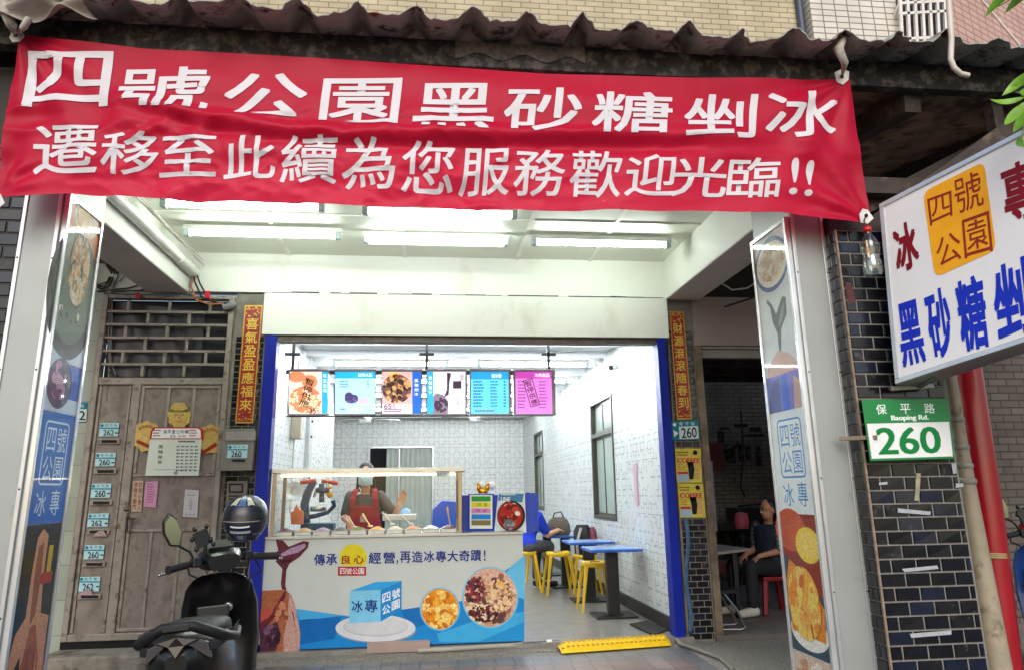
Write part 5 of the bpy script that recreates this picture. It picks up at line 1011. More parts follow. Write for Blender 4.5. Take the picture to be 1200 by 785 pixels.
# signs on the right of the counter
t = thing('menu_stand', 'blue framed stand with five coloured size bars on the counter end', 'menu stand', tuple(PY(7.9)(564, 624)))
b = MB(); b.box(PY(7.93)(549, 624.3), PY(7.95)(579, 578)); b.build('stand_board', pm('#1a3fae'), t, .002); f3 = PY(7.927); b = MB(); b.rect(f3, 550.5, 579.5, 577, 619, 0)
for k, c in enumerate(range(1, 6)): b.rect(PY(7.9255), 552.5, 581+7*k, 575, 587+7*k, c)
b.build('colour_bars', [pm('#e6ece6'), pm('#2f9a3c'), pm('#e0d82a'), pm('#d98ac0'), pm('#1f86d6'), pm('#7d7448')], t)
b = MB(); line(b, '小碗', PY(7.924), 558, 589, 564, 592.5, 0, 0); line(b, '50', PY(7.924), 567, 589, 571, 592.5, 0, 0); line(b, '中碗', PY(7.924), 557, 596, 563, 599.5, 0, 0); line(b, '60', PY(7.924), 566, 596, 570, 599.5, 0, 0); b.build('bar_lettering', INK, t)
t = thing('food_poster', 'blue and white poster of a red topped ice bowl on the counter end', 'poster', tuple(PY(7.9)(600, 624)))
b = MB(); b.prism([PY(7.92)(*p) for p in [(579, 623.5), (617, 623.5), (615, 577), (584, 577)]], (0, .006, 0)); b.build('sheet', pm('#d3dde0'), t)
f3 = PY(7.918); b = MB(); b.poly(f3, [(583.5, 586), (612, 588), (614, 578), (585, 578)], 0); b.disc(PY(7.9165), 599, 604, 16.5, 18, 1, 32); b.disc(PY(7.915), 598, 604, 14.5, 16, 2, 32); food(b, lambda h: PY(7.9145-h), 598, 602, 13.5, 14, [3, 2, 4, 2, 5], 50, 3.4, seed=51); food(b, lambda h: PY(7.912-h), 597, 614, 7, 6.5, [6, 7], 22, 2.2, seed=52)
b.build('bowl_picture', [pm('#3f7fa8'), pm('#241d22'), pm('#a3241f'), pm('#c2412c'), pm('#6f1418'), pm('#e0d8cf'), pm('#8f9a9c'), pm('#5d686c')], t)
b = MB(); let(b, 'LINE', PY(7.9155), (587, 582, 598, 587), 0, .03); smalltext(b, PY(7.9165), 587, 578.5, 608, 581, 1); b.build('poster_lettering', WHT, t)
b = MB(); b.box(PY(7.99)(540, 624), PY(8.3)(626, 578.5)); b.box(PY(7.985)(617, 624), PY(8.0)(626.5, 577)); tag(b.build('blue_box', mat('blue_board', '#1b3fb0', .4), None, .004), 'large blue box behind the poster on the counter end', 'box')
c0 = PY(8.0)(566, 577.5); t = thing('gold_ornament', 'small gold lucky ornament with white puffs on top of the blue box', 'ornament', tuple(c0)); b = MB(); b.lathe([(.001, 0), (.05, 0), (.055, .02), (.035, .05), (.001, .055)], c0, 14)
for s_ in (-1, 1): b.ball(c0+V((s_*.045, 0, .055)), (.022, .02, .032)); b.ball(c0+V((s_*.052, 0, .095)), (.016, .015, .014))
b.build('gold_body', mat('shiny_gold', '#d99a1c', .25, .8), t); b = MB(); b.ball(c0+V((.0, .02, .08)), (.035, .03, .04)); b.ball(c0+V((.1, .03, .075)), (.04, .03, .04)); b.build('white_puff', WHT, t)
b = MB(); P_ = [PY(9.4)(*p) for p in [(506, 619), (545, 619), (545, 588), (518, 586), (507, 597)]]; b.prism(P_, (0, .35, 0)); tag(b.build('blue_cabinet', mat('blue_cabinet_paint', '#2256c4', .4), None, .01), 'blue cabinet with slanted corner behind the right end of the glass case', 'cabinet')
# low obstacles at the threshold
t = thing('cable_ramp', 'bright yellow studded cable ramp lying across the shop threshold', 'cable ramp', (1.85, 7.5, .06)); zr = .065
a0, a1, a2, a3 = V((1.25, 7.27, zr)), V((2.33, 7.43, zr)), V((2.38, 7.68, zr)), V((1.24, 7.53, zr)); b = MB()
def rp(s, q): p = a0.lerp(a1, s).lerp(a3.lerp(a2, s), q); p.z += .07*min(1, q*3.2, (1-q)*3.2)*min(1, s*14+.35, (1-s)*14+.35); return p
b.grid(rp, 40, 12); 
for i in range(22):
    for j in range(4): p = rp((i+.6+(j % 2)*.4)/23, .2+j*.2); b.box(p+V((-.013, -.01, -.004)), p+V((.013, .01, .008)), 1)
b.build('ramp_body', [mat('yellow_rubber', '#e0b90c', .55, var=.1, scale=20), mat('yellow_stud', '#b8930a', .6)], t)
b = MB(); b.prism([(2.18, 8.36, .102), (2.24, 7.72, .102), (2.46, 7.95, .102), (2.42, 8.52, .102)], (0, 0, .015)); tag(b.build('rubber_mat', RUBBER), 'dark rubber mat in the shop corner behind the yellow ramp', 'mat')
b = MB(); pz = lambda u, v: at(u, v, Z=.085); b.tube([pz(490, 762), pz(530, 760), pz(575, 757), pz(612, 755)], .022, 8, 0); b.tube([pz(612, 755), pz(632, 754), pz(640, 753)], .026, 8, 1); b.tube([pz(640, 753), pz(646, 752.5)], .03, 8, 2); b.tube([pz(646, 752.5), pz(655, 752)], .02, 8, 1); tag(b.build('power_cable', [mat('dirty_hose', '#9a958b', .6), BLACK, WHT]), 'grey hose and black cable joint running to the yellow ramp', 'cable')
b = MB(); b.tube([at(787, 742, Z=.08), at(797, 754, Z=.08), at(820, 762, Z=.07), at(845, 771, Z=.07), at(860, 785, Z=.07)], .02, 8); tag(b.build('floor_hose', mat('grimy_hose', '#6f6b64', .7)), 'thick grey hose bending over the pavement by the right blue post', 'hose')
# ------------------------------------------------------------------ windows in the side wall
ALD = mat('dark_olive_aluminium', '#4b4a40', .4, .4); GRN = mat('green_frosted_glass', '#aab8b0', .25, var=.05)
for (y0, y1), lab in zip(wy, ('nearer dark framed sliding window in the patterned side wall', 'farther dark framed sliding window beside the blue shirted customer')):
    t = thing('shop_window', lab, 'window', (2.52, (y0+y1)/2, 1.1)); b = MB(); z0, z1 = 1.1, 2.78; x0, x1 = 2.485, 2.58; zt2 = z0+(z1-z0)*.70
    for a in ((y0, z0, y0+.05, z1), (y1-.05, z0, y1, z1), (y0+.05, z0, y1-.05, z0+.05), (y0+.05, z1-.05, y1-.05, z1), (y0+.05, zt2-.03, y1-.05, zt2+.03)): b.box((x0, a[0], a[1]), (x1, a[2], a[3]))
    b.build('frame', ALD, t, .004); ym = (y0+y1)/2
    for k, (a, c, x) in enumerate(((y0+.05, ym+.03, 2.53), (ym-.03, y1-.05, 2.555))):
        for (za, zc) in ((z0+.05, zt2-.03), (zt2+.03, z1-.05)):
            b = MB(); 
            for q in ((a, za, a+.04, zc), (c-.04, za, c, zc), (a+.04, za, c-.04, za+.035), (a+.04, zc-.035, c-.04, zc)): b.box((x-.012, q[0], q[1]), (x+.012, q[2], q[3]))
            s_ = b.build('sash', ALD, t); b = MB(); b.box((x-.003, a+.04, za+.035), (x+.003, c-.04, zc-.035)); b.build('pane', GRN, s_)
b = MB(); b.box((2.492, 8.86, 1.32), (2.498, 9.02, 1.80)); b.box((2.486, 8.88, 1.30), (2.491, 8.93, 1.72)); tag(b.build('pink_paper', pm('#d9b3c4')), 'pale pink paper strip stuck on the patterned wall above the nearest table', 'paper')
for (u, v, X, lab) in ((722, 430, 2.5, 'small white security camera high on the side wall above the nearer window'), (603, 497, 2.5, 'small white security camera near the back corner of the shop')):
    c = at(u, v, X=X-.1); t = thing('security_camera', lab, 'camera', tuple(c)); b = MB(); b.tube([c+V((-.09, -.1, -.02)), c+V((.02, .05, .02))], .04, 12); b.build('housing', WHT, t, .004); b = MB(); b.tube([c, c+V((.04, 0, -.04)), c+V((.1, .0, -.05))], .012, 8); b.build('bracket', WHT, t); b = MB(); b.tube([c+V((-.091, -.101, -.02)), c+V((-.095, -.106, -.021))], .03, 12); b.build('lens', BLACK, t)
# back doorway with folding door
t = thing('folding_door', 'white folding door half closing the dark doorway in the back wall', 'door', (-.6, 19.45, .1)); b = MB(); xs = [lerp(-.98, .14, i/18) for i in range(19)]
P = [V((x, 19.45+(.03 if i % 2 else -.03), .1)) for i, x in enumerate(xs)]; b.add(P+[p+V((0, 0, 2.48)) for p in P], [(i, i+1, i+20, i+19) for i in range(18)]); b.build('door_leaf', mat('ivory_vinyl', '#c3cbc4', .45, var=.03), t, 0, 2, .01)
b = MB(); b.box((-1.44, 19.42, .1), (-1.4, 19.6, 2.64)); b.box((.16, 19.42, .1), (.2, 19.6, 2.64)); b.box((-1.4, 19.42, 2.6), (.16, 19.6, 2.64)); b.box((-.68, 19.40, .1), (-.65, 19.44, 2.58)); b.build('frame', ALU, t); b = MB(); b.box((-1.5, 20.6, 0), (.5, 20.7, 3)); b.build('dark_room_behind', mat('void_black', '#17161a', .7), t)
# ceiling fans
for (u, v, lab) in ((428, 491, 'white ceiling fan seen under the second and third menu boards'), (556, 490, 'white ceiling fan seen under the fifth menu board')):
    c = at(u, v, Y=12); t = thing('ceiling_fan', lab, 'fan', (c.x, c.y, c.z-.05)); b = MB(); b.lathe([(.001, -.06), (.09, -.05), (.1, .02), (.05, .06), (.02, .07), (.015, .55)], c, 16); b.build('motor', WHT, t)
    for k in range(3):
        a = 2.094*k+.3+(u == 556); d = V((math.cos(a), math.sin(a), 0)); n_ = V((-d.y, d.x, 0)); b = MB(); b.prism([c+d*.08-n_*.05, c+d*.55-n_*.07+V((0, 0, -.015)), c+d*.55+n_*.07+V((0, 0, .015)), c+d*.08+n_*.05], (0, 0, .01)); b.build('blade', mat('fan_blade_grey', '#9a9c98', .4), t)
# small box + conduit on left wall
b = MB(); b.box((-1.615, 9.3, 2.15), (-1.5, 9.5, 2.45)); b.tube([(-1.58, 9.4, 2.45), (-1.58, 9.4, 3.1)], .012, 8); b.tube([(-1.58, 9.35, 1.3), (-1.58, 9.35, 2.15)], .01, 8); tag(b.build('switch_box', mat('beige_box', '#b8ae98', .5), None, .004), 'beige switch box with cables on the left shop wall below the menus', 'switch box')
# ------------------------------------------------------------------ tables and stools
BT = mat('blue_table_top', '#2b5fb8', .3, var=.04); BTT = mat('pale_blue_laminate', '#7f9fd0', .25, var=.05)
T = thing('bistro_table', 'nearest small square table with blue edge and black pedestal', 'table', (0, 0, 0), 'small blue tables along the side wall')
b = MB(); b.box((-.30, -.3, .715), (.30, .3, .745)); b.build('table_top', BT, T, .006); b = MB(); b.box((-.285, -.285, .7455), (.285, .285, .748)); b.build('laminate_sheet', BTT, T)
b = MB(); b.box((-.07, -.05, .03), (.07, .05, .715)); b.build('pedestal', BLACK, T, .004); b = MB(); b.box((-.24, -.21, 0), (.24, .21, .022)); b.box((-.1, -.09, .022), (.1, .09, .035)); b.build('base_plate', BLACK, T, .006)
YS = mat('yellow_plastic', '#e0b414', .3, var=.05, scale=8)
S0 = thing('yellow_stool', 'nearest yellow stool with splayed legs and slotted seat', 'stool', (0, 0, 0), 'yellow stools at the small tables')
b = MB(); n = 24
def seat(z, k): return [V((.165*k*math.copysign(abs(math.cos(6.283*i/n))**.6, math.cos(6.283*i/n)), .15*k*math.copysign(abs(math.sin(6.283*i/n))**.6, math.sin(6.283*i/n)), z+.012*(math.cos(6.283*i/n)**2))) for i in range(n)]
b.loft([seat(.50, .97), seat(.525, 1.03), seat(.55, 1.0), seat(.556, .9), seat(.545, .55)]); b.build('seat', YS, S0)
b = MB(); b.box((-.06, -.02, .546), (.06, .02, .563)); b.build('handle_slot', mat('slot_shadow', '#7a5c08', .6), S0, .006)
for sx in (-1, 1):
    for sy in (-1, 1): b = MB(); b.loft([[V((sx*.13+dx, sy*.115+dy, .51)) for dx, dy in ((-.022, -.022), (.022, -.022), (.022, .022), (-.022, .022))], [V((sx*.165+dx, sy*.145+dy, .28)) for dx, dy in ((-.017, -.017), (.017, -.017), (.017, .017), (-.017, .017))], [V((sx*.205+dx, sy*.17+dy, 0)) for dx, dy in ((-.013, -.013), (.013, -.013), (.013, .013), (-.013, .013))]], sm=False); b.build('leg', YS, S0, .004)
zf = .1
tp = [(2.16, 8.98, 'nearest small square table with blue edge and black pedestal'), (2.16, 10.25, 'second small blue table from the front, in front of the bags'), (2.12, 11.75, 'third small blue table with the grey bag on it'), (2.1, 13.4, 'fourth small blue table at the back behind the customer')]
for i, (x, y, lab) in enumerate(tp):
    if i == 0: T.location = (x, y, zf); continue
    dup(T, (x, y, zf), None, lab)
sp = [(2.06, 9.42, .1, 'nearest yellow stool behind the pedestal of the first table'), (1.88, 11.0, .05, 'yellow stool left of the second blue table, slot facing up'), (1.45, 11.35, 0, 'yellow stool under the customer in the blue shirt'), (1.75, 12.6, .3, 'yellow stool behind the customer near the third table')]
for i, (x, y, a, lab) in enumerate(sp):
    if i == 0: S0.location = (x, y, zf); S0['label'] = lab; continue
    dup(S0, (x, y, zf), a, lab)
# bags
b = MB(); c = V((2.0, 11.6, .85)); b.loft([[c+V((.17*k*math.cos(a), .1*k*math.sin(a), z)) for a in [6.283*i/16 for i in range(16)]] for z, k in ((0, .95), (.04, 1.1), (.14, 1.05), (.22, .85), (.26, .5))]); t = thing('handbag', 'slouchy grey handbag lying on the third blue table', 'bag', tuple(c)); b.build('bag_body', mat('grey_brown_cloth', '#5d544b', .8, var=.2, scale=20, bump=.6), t); b = MB(); b.tube([c+V((-.1, 0, .2)), c+V((-.06, -.02, .32)), c+V((.04, -.02, .34)), c+V((.1, 0, .22))], .012, 8); b.build('handle', mat('grey_brown_strap', '#4a423a', .7), t)
c = V((2.28, 11.0, .58)); t = thing('backpack', 'black and maroon backpack slumped between the second and third tables', 'bag', (c.x, c.y, c.z-.06)); b = MB(); b.loft([[c+V((.15*k*math.copysign(abs(math.cos(a))**.7, math.cos(a))+sh, .11*k*math.sin(a), z)) for a in [6.283*i/16 for i in range(16)]] for z, k, sh in ((0, .9, 0), (.04, 1.05, 0), (.22, 1.05, -.01), (.36, .9, -.03), (.44, .55, -.04))]); b.build('pack_body', mat('black_nylon', '#1d1a1f', .6, var=.2, scale=20, bump=.4), t)
b = MB(); b.loft([[c+V((.06*k*math.cos(a)+.1, .10*k*math.sin(a)-.05, z)) for a in [6.283*i/12 for i in range(12)]] for z, k in ((.05, .9), (.2, 1.1), (.36, .9), (.41, .4))]); b.build('side_pocket', mat('maroon_nylon', '#6b2036', .6, var=.15, scale=20), t)
b = MB(); b.tube([c+V((-.13, -.1, .02)), c+V((-.15, -.15, .2)), c+V((-.08, -.12, .4))], .02, 6); b.build('strap', mat('pale_strap', '#b9b4ad', .7), t)

# stand for the backpack: a stool
o = dup(S0, (2.26, 11.0, .0), 0, 'yellow stool under the slumped backpack'); o.location.z = .1-.04
# ------------------------------------------------------------------ people
SKIN = mat('skin', '#d9a889', .5, var=.05, scale=10); HAIR = mat('black_hair', '#15110f', .45, var=.3, scale=40, bump=.3, bscale=200)
def hand(mb, wr, d, palm_n, s=1, curl=.5, thumb=1):
    """palm, five unequal bent fingers; d = pointing direction, palm_n = palm side"""
    wr, d, pn = V(wr), V(d).normalized(), V(palm_n); pn = (pn-d*pn.dot(d)).normalized(); sd_ = d.cross(pn).normalized()
    for k in (-1, -.33, .33, 1): cap(mb, wr+d*.005*s+sd_*k*.016*s, wr+d*.085*s+sd_*k*.030*s, .014*s, .0125*s, 8)
    for k, L in ((-1, .060), (-.33, .078), (.33, .082), (1, .072)):
        p = wr+d*.088*s+sd_*k*.031*s; a = curl*.5; q = d
        for seg, r0 in ((.45, .0092), (.32, .0084), (.23, .0076)):
            q = (d*math.cos(a)+pn*math.sin(a)+sd_*k*.1).normalized(); e = p+q*L*seg*s; cap(mb, p, e, r0*s, (r0-.0006)*s, 8); p = e; a += curl
    p = wr+d*.02*s+sd_*thumb*.022*s; q = (d*.6+sd_*thumb*.75+pn*.3).normalized(); e = p+q*.042*s; cap(mb, p, e, .0125*s, .0105*s, 8); cap(mb, e, e+(d*.9+sd_*thumb*.25+pn*.4).normalized()*.032*s, .010*s, .0085*s, 8)
def head(t, c, face, s=1, hair='long', mask=False, glasses=False, skin=None, body=None, cap_m=None):
    """head shapes go into the body mesh builder; hair, eyes and mask become parts"""
    c = V(c); f = V(face).normalized(); up = V((0, 0, 1)); r = f.cross(up).normalized(); up = r.cross(f)
    M3 = Matrix((r, f, up)).transposed(); P = lambda x, y, z: c+M3 @ V((x*s, y*s, z*s))
    rot = M3
    body.ball(P(0, -.008, .025), (.075*s, .096*s, .098*s), 0, 18, 12, rot); body.ball(P(0, .03, -.045), (.058*s, .062*s, .07*s), 0, 16, 10, rot)
    body.ball(P(0, .062, -.085), (.026*s, .022*s, .018*s), 0, 10, 6, rot); cap(body, P(0, .088, .012), P(0, .102, -.022), .009*s, .015*s, 8)
    for k in (-1, 1): body.ball(P(k*.078, -.01, -.005), (.012*s, .02*s, .032*s), 0, 8, 6, rot); body.ball(P(k*.032, .078, .03), (.022*s, .012*s, .010*s), 0, 8, 5, rot)
    b = MB()
    for k in (-1, 1): b.ball(P(k*.031, .083, .012), (.013*s, .009*s, .0075*s), 0, 10, 6, rot)
    e = b.build('eyes', WHT, t); b = MB()
    for k in (-1, 1): b.ball(P(k*.031, .0915, .012), (.006*s, .003*s, .006*s), 0, 8, 5, rot); b.tube([P(k*.014, .09, .036), P(k*.032, .094, .041), P(k*.05, .082, .035)], .0035*s, 6)
    b.build('pupils_and_brows', HAIR, t)
    if not mask: b = MB(); b.tube([P(-.022, .086, -.058), P(0, .094, -.056), P(.022, .086, -.058)], [.003*s, .0055*s, .003*s], 8); b.build('lips', mat('lips', '#a8605a', .5), t)
    b = MB()
    if hair == 'long':
        b.ball(P(0, -.022, .035), (.084*s, .102*s, .1*s), 0, 18, 12, rot); b.ball(P(0, -.075, -.06), (.075*s, .05*s, .12*s), 0, 14, 10, rot)
        for k in (-1, 1): cap(b, P(k*.07, -.02, .0), P(k*.088, -.045, -.17), .024*s, .016*s, 8)
    else: b.ball(P(0, -.03, .042), (.081*s, .095*s, .088*s), 0, 18, 12, rot)
    merged(b, 'hair', HAIR, .008*s, 3, t)
    if mask:
        b = MB()
        def mf_(u, v): a = (u-.5)*2.3; return P(.078*math.sin(a), .035+.078*math.cos(a)+.012*(1-abs(v-.5)*2)*math.cos(a), lerp(-.012, -.105, v)*(1-.25*abs(u-.5)))
        b.grid(mf_, 16, 8); b.build('face_mask', mat('pale_blue_mask', '#b9d6e2', .7, var=.03, bump=.2), t, 0, 2, .004)
        b = MB(); 
        for k in (-1, 1): b.tube([P(k*.07, .06, -.02), P(k*.085, .01, .015), P(k*.085, -.01, -.01)], .002*s, 6)
        b.build('mask_loops', WHT, t)
    if glasses:
        b = MB()
        for k in (-1, 1): b.tube([P(k*.033+.022*math.cos(a), .104, .012+.016*math.sin(a)) for a in [6.283*i/14 for i in range(15)]], .002*s, 6); b.tube([P(k*.055, .102, .014), P(k*.08, 0, .016)], .002*s, 6)
        b.tube([P(-.011, .106, .014), P(.011, .106, .014)], .002*s, 6); b.build('glasses', BLACK, t)
def limb(mb, P, rs):
    for i in range(len(P)-1): cap(mb, P[i], P[i+1], rs[i], rs[i+1])
def torso(mb, pel, chest, sh, k=1, lean=V((0, 0, 0))):
    pel, chest = V(pel), V(chest)
    w = (V(sh[1])-V(sh[0])).length/2; r = (V(sh[1])-V(sh[0])).normalized(); up = (chest-pel).normalized(); f = up.cross(r).normalized()
    secs = []
    for t_, rx, ry in ((-.12, .105, .09), (0, .165, .115), (.12, .17, .118), (.35, .145, .105), (.6, .16, .115), (.85, w*.98, .115), (1.0, w*.98, .095), (1.08, w*.6, .075), (1.13, .07, .06)):
        c = pel.lerp(chest, t_); secs.append([c+r*rx*k*math.cos(a)+f*ry*k*math.sin(a) for a in [6.283*i/20 for i in range(20)]])
    mb.loft(secs); return f
# --- shop assistant
def woman():
    x, y = -.665, 8.72; z0 = .17
    t = thing('person', 'woman in grey shirt, red apron and pale face mask serving behind the glass case', 'person', (x, y, zf))
    b = MB(); H = V((x, y-.01, 1.70)); nk = V((x, y+.02, 1.53)); sh = [V((x-.165, y+.01, 1.475)), V((x+.165, y+.01, 1.475))]; pel = V((x, y, 1.02)); ch = V((x, y+.02, 1.44))
    el = [at(404, 606, Y=y-.08), at(463, 604, Y=y-.06)]; wr = [at(409, 612, Y=y-.36), at(468.5, 590, Y=y-.22)]
    torso(b, pel, ch, sh); cap(b, nk-V((0, 0, .04)), H-V((0, .0, .06)), .052, .05)
    limb(b, [sh[0], el[0], wr[0]], [.05, .042, .027]); limb(b, [sh[1], el[1], wr[1]], [.05, .042, .027])
    hip = [V((x-.09, y, 1.0)), V((x+.09, y, 1.0))]
    for h in hip: limb(b, [h, h+V((0, -.01, -.43)), h+V((0, .03, -.82))], [.085, .058, .04]); cap(b, h+V((0, .04, -.86)), h+V((0, -.12, -.875)), .04, .03)
    hand(b, wr[0], (wr[0]-el[0]).normalized()+V((.15, -.1, -.4)), (.6, .2, -.4), 1.05, .55, -1); hand(b, wr[1], V((.25, -.15, .55)), (-.5, -.6, .1), 1.05, .35, -1)
    head(t, H, (0.05, -1, -.08), 1.08, 'long', True, body=b); merged(b, 'body', SKIN, .0065, 4, t)
    b = MB(); torso(b, pel, ch, sh, 1.06)
    for i in (0, 1): limb(b, [sh[i], V(sh[i]).lerp(el[i], .82)], [.06, .06])
    merged(b, 'grey_shirt', mat('charcoal_shirt', '#55504f', .85, var=.12, scale=12, bump=.4, bscale=25), .012, 6, t)
    b = MB()
    for h in hip: limb(b, [h+V((0, 0, .06)), h+V((0, -.01, -.43)), h+V((0, .03, -.8))], [.105, .075, .06])
    merged(b, 'trousers', mat('dark_trousers', '#1d1f26', .8), .015, 5, t)
    AP = mat('dark_red_apron', '#8f1a2a', .75, var=.1, scale=10, bump=.35, bscale=30); b = MB()
    def ap(u, v): a = (u-.5)*2*lerp(1.0, 1.25, sm(.0, .4, v)); z = lerp(1.37, .72, v); k = lerp(.95, 1.12, sm(0, .5, v)); return V((x+.19*k*math.sin(a)*1.0, y-.02-.145*k*math.cos(a)-.01*math.sin(u*9)*v, z))
    b.grid(ap, 24, 24); b.build('apron', AP, t, 0, 2, -.006)
    for k in (-1, 1): b = MB(); b.loft([[V(c_)+V((dx, dy, 0)) for dx, dy in ((-.03, -.008), (.03, -.008), (.03, .008), (-.03, .008))] for c_ in ((x+k*.125, y-.135, 1.34), (x+k*.12, y-.13, 1.44), (x+k*.105, y-.085, 1.525), (x+k*.095, y+.0, 1.555), (x+k*.09, y+.09, 1.52))], sm=False); b.build('apron_strap', AP, t, .006)
    b = MB(); b.box((x-.035, y-.178, 1.20), (x+.03, y-.182, 1.265)); b.build('apron_badge', pm('#b99a92'), t)
    a = wr[0]+V((.02, -.06, -.02)); q = a+V((.16, -.12, -.16)); b = MB(); b.tube([a-V((.05, -.04, -.05)), a, q], .006, 8); tag(b.build('serving_spoon', mat('wooden_spoon', '#c99f6b', .5)), 'thin spoon held in the right hand of the woman in the red apron', 'spoon', 'serving spoons in the topping trays')
woman()
# --- customer
def customer():
    x, y = 1.45, 11.35; t = thing('person', 'customer in bright blue shirt seated on a stool with back half turned', 'person', (x, y, zf))
    pel = V((x, y, .72)); ch = V((x+.07, y+.05, 1.10)); dr_ = V((.75, .66, 0)).normalized(); rr = V((.66, -.75, 0)).normalized(); sh = [ch+rr*-.19+V((0, 0, .04)), ch+rr*.19+V((0, 0, .04))]; H = ch+dr_*.14+V((-.08, 0, .25))
    el = [sh[0]+dr_*.16+V((0, 0, -.26)), sh[1]+dr_*.14+V((.04, 0, -.27))]; wr = [el[0]+dr_*.24+V((0, 0, .05)), el[1]+dr_*.22+V((.02, 0, .06))]
    b = MB(); torso(b, pel, ch, sh[::-1]); cap(b, ch+V((0, 0, .05)), H-V((0, 0, .06)), .055, .052)
    for i in (0, 1): limb(b, [sh[i], el[i], wr[i]], [.052, .043, .03]); hand(b, wr[i], dr_, (0, 0, -1), 1, .4, -1 if i else 1)
    kn = [pel+dr_*.42-rr*.12+V((0, 0, -.02)), pel+dr_*.42+rr*.12+V((0, 0, -.02))]; an = [k+V((0, 0, -.48))-dr_*.05 for k in kn]; hp = [pel-rr*.09, pel+rr*.09]
    for i in (0, 1): limb(b, [hp[i], kn[i], an[i]], [.09, .06, .04]); cap(b, an[i]+V((0, 0, -.05)), an[i]+dr_*.15+V((0, 0, -.06)), .04, .032)
    head(t, H, dr_+V((0, 0, -.2)), 1, 'short', body=b); merged(b, 'body', SKIN, .009, 4, t)
    b = MB(); torso(b, pel, ch, sh[::-1], 1.14)
    for i in (0, 1): limb(b, [sh[i], V(sh[i]).lerp(el[i], .75)], [.075, .07])
    merged(b, 'blue_shirt', mat('bright_blue_shirt', '#1238c8', .8, var=.12, scale=10, bump=.5, bscale=18), .014, 6, t)
    b = MB()
    for i in (0, 1): limb(b, [hp[i], kn[i], V(kn[i]).lerp(an[i], .9)], [.11, .078, .058])
    merged(b, 'trousers', mat('grey_trousers', '#4a4c52', .8), .014, 5, t)
    b = MB()
    for i in (0, 1): cap(b, an[i]+V((0, 0, -.045)), an[i]+dr_*.17+V((0, 0, -.055)), .05, .042)
    b.build('shoes', mat('dark_shoes', '#1c1c20', .5), t)
customer()
# ------------------------------------------------------------------ ice shaver and left counter items
c = V((-1.07, 8.75, 1.0)); mb_ = mat('machine_blue', '#2b4866', .4, .3, var=.3, scale=30, col2='#6a6f72', c2amt=.4, c2scale=25); t = thing('ice_shaver', 'blue cast ice shaving machine with red wheel arms behind the glass case', 'ice shaver', (c.x, c.y, c.z))
ps = PY(8.75); p3 = lambda u, v: ps(u, v)
b = MB(); b.loft([[p3(u, v)+V((dx, dy, 0)) for dx, dy in ((-.04, -.05), (.04, -.05), (.04, .05), (-.04, .05))] for u, v in ((359, 612), (357, 590), (361, 576), (367, 565))], sm=False); b.tube([p3(358, 606), p3(370, 604), p3(384, 600), p3(392, 592), p3(390, 586)], [.024, .026, .022, .022, .026], 10); b.build('frame', mb_, t, .008)
b = MB(); b.tube([p3(377, 588), p3(377, 579), p3(377, 566)], [.03, .028, .03], 12); b.lathe([(.06, 0), (.075, .02), (.075, .05), (.05, .06)], p3(378, 577), 16); b.build('press_head', mb_, t); b = MB(); b.tube([p3(352, 565), p3(370, 563)], .022, 10); b.tube([p3(377, 563), p3(396, 566)], .022, 10); b.build('red_arms', mat('machine_red', '#b8261c', .4), t)
b = MB(); b.lathe([(.01, 0), (.085, .005), (.09, .05), (.085, .055)], p3(373, 599)+V((0, 0, -.0)), 18, sx=1.0); b.tube([p3(371, 572), p3(368, 582)], .015, 8); b.tube([p3(383, 580), p3(384, 560)], .02, 8); b.build('steel_drum', STEEL, t); b = MB(); b.ball(p3(386.5, 579), (.035, .03, .04)); b.ball(p3(386, 571), (.03, .03, .02)); b.build('yellow_knob', mat('knob_yellow', '#d9a41c', .4), t); b = MB(); b.box(p3(354, 626)+V((0, -.14, 0)), p3(392, 612)+V((0, .14, 0))); b.build('machine_base', mb_, t, .01)
b = MB(); c = PY(8.9)(346, 576); b.lathe([(.001, 0), (.06, .008), (.095, .05), (.105, .07), (.1, .07), (.05, .015)], c, 20, ax=(0, -1, .25)); tag(b.build('round_bowl', WHT), 'round white bowl hung left of the ice shaving machine', 'bowl')
b = MB(); p4 = PY(8.45); b.prism([p4(*q) for q in [(341, 614), (355, 614), (355.5, 599), (351, 597), (347, 590), (344, 598), (340, 600)]], (0, .05, 0)); tag(b.build('orange_bag', mat('orange_plastic', '#e07a55', .35, var=.15, scale=15, bump=.5), None, .006), 'orange plastic bag standing at the left end of the glass case', 'bag')

b = MB(); b.box((-1.55, 8.86, .1), (-.95, 9.3, 1.0)); tag(b.build('machine_cabinet', STEEL, None, .01), 'steel cabinet behind the glass case under the ice shaving machine', 'cabinet')
b = MB(); p5 = PY(8.32); b.box(p5(448, 610), p5(488, 602)+V((0, .2, 0))); tag(b.build('paper_box', pm('#d9dee0'), None, .01), 'low white box right of the woman behind the glass case', 'box')
b = MB(); c = PY(9.2)(475, 606); b.lathe([(.09, 0), (.08, .03), (.05, .09), (.01, .11)], c, 18); tag(b.build('blue_dome', mat('pale_blue_plastic', '#86b4d6', .4)), 'pale blue dome cover near the woman raised hand', 'cover')
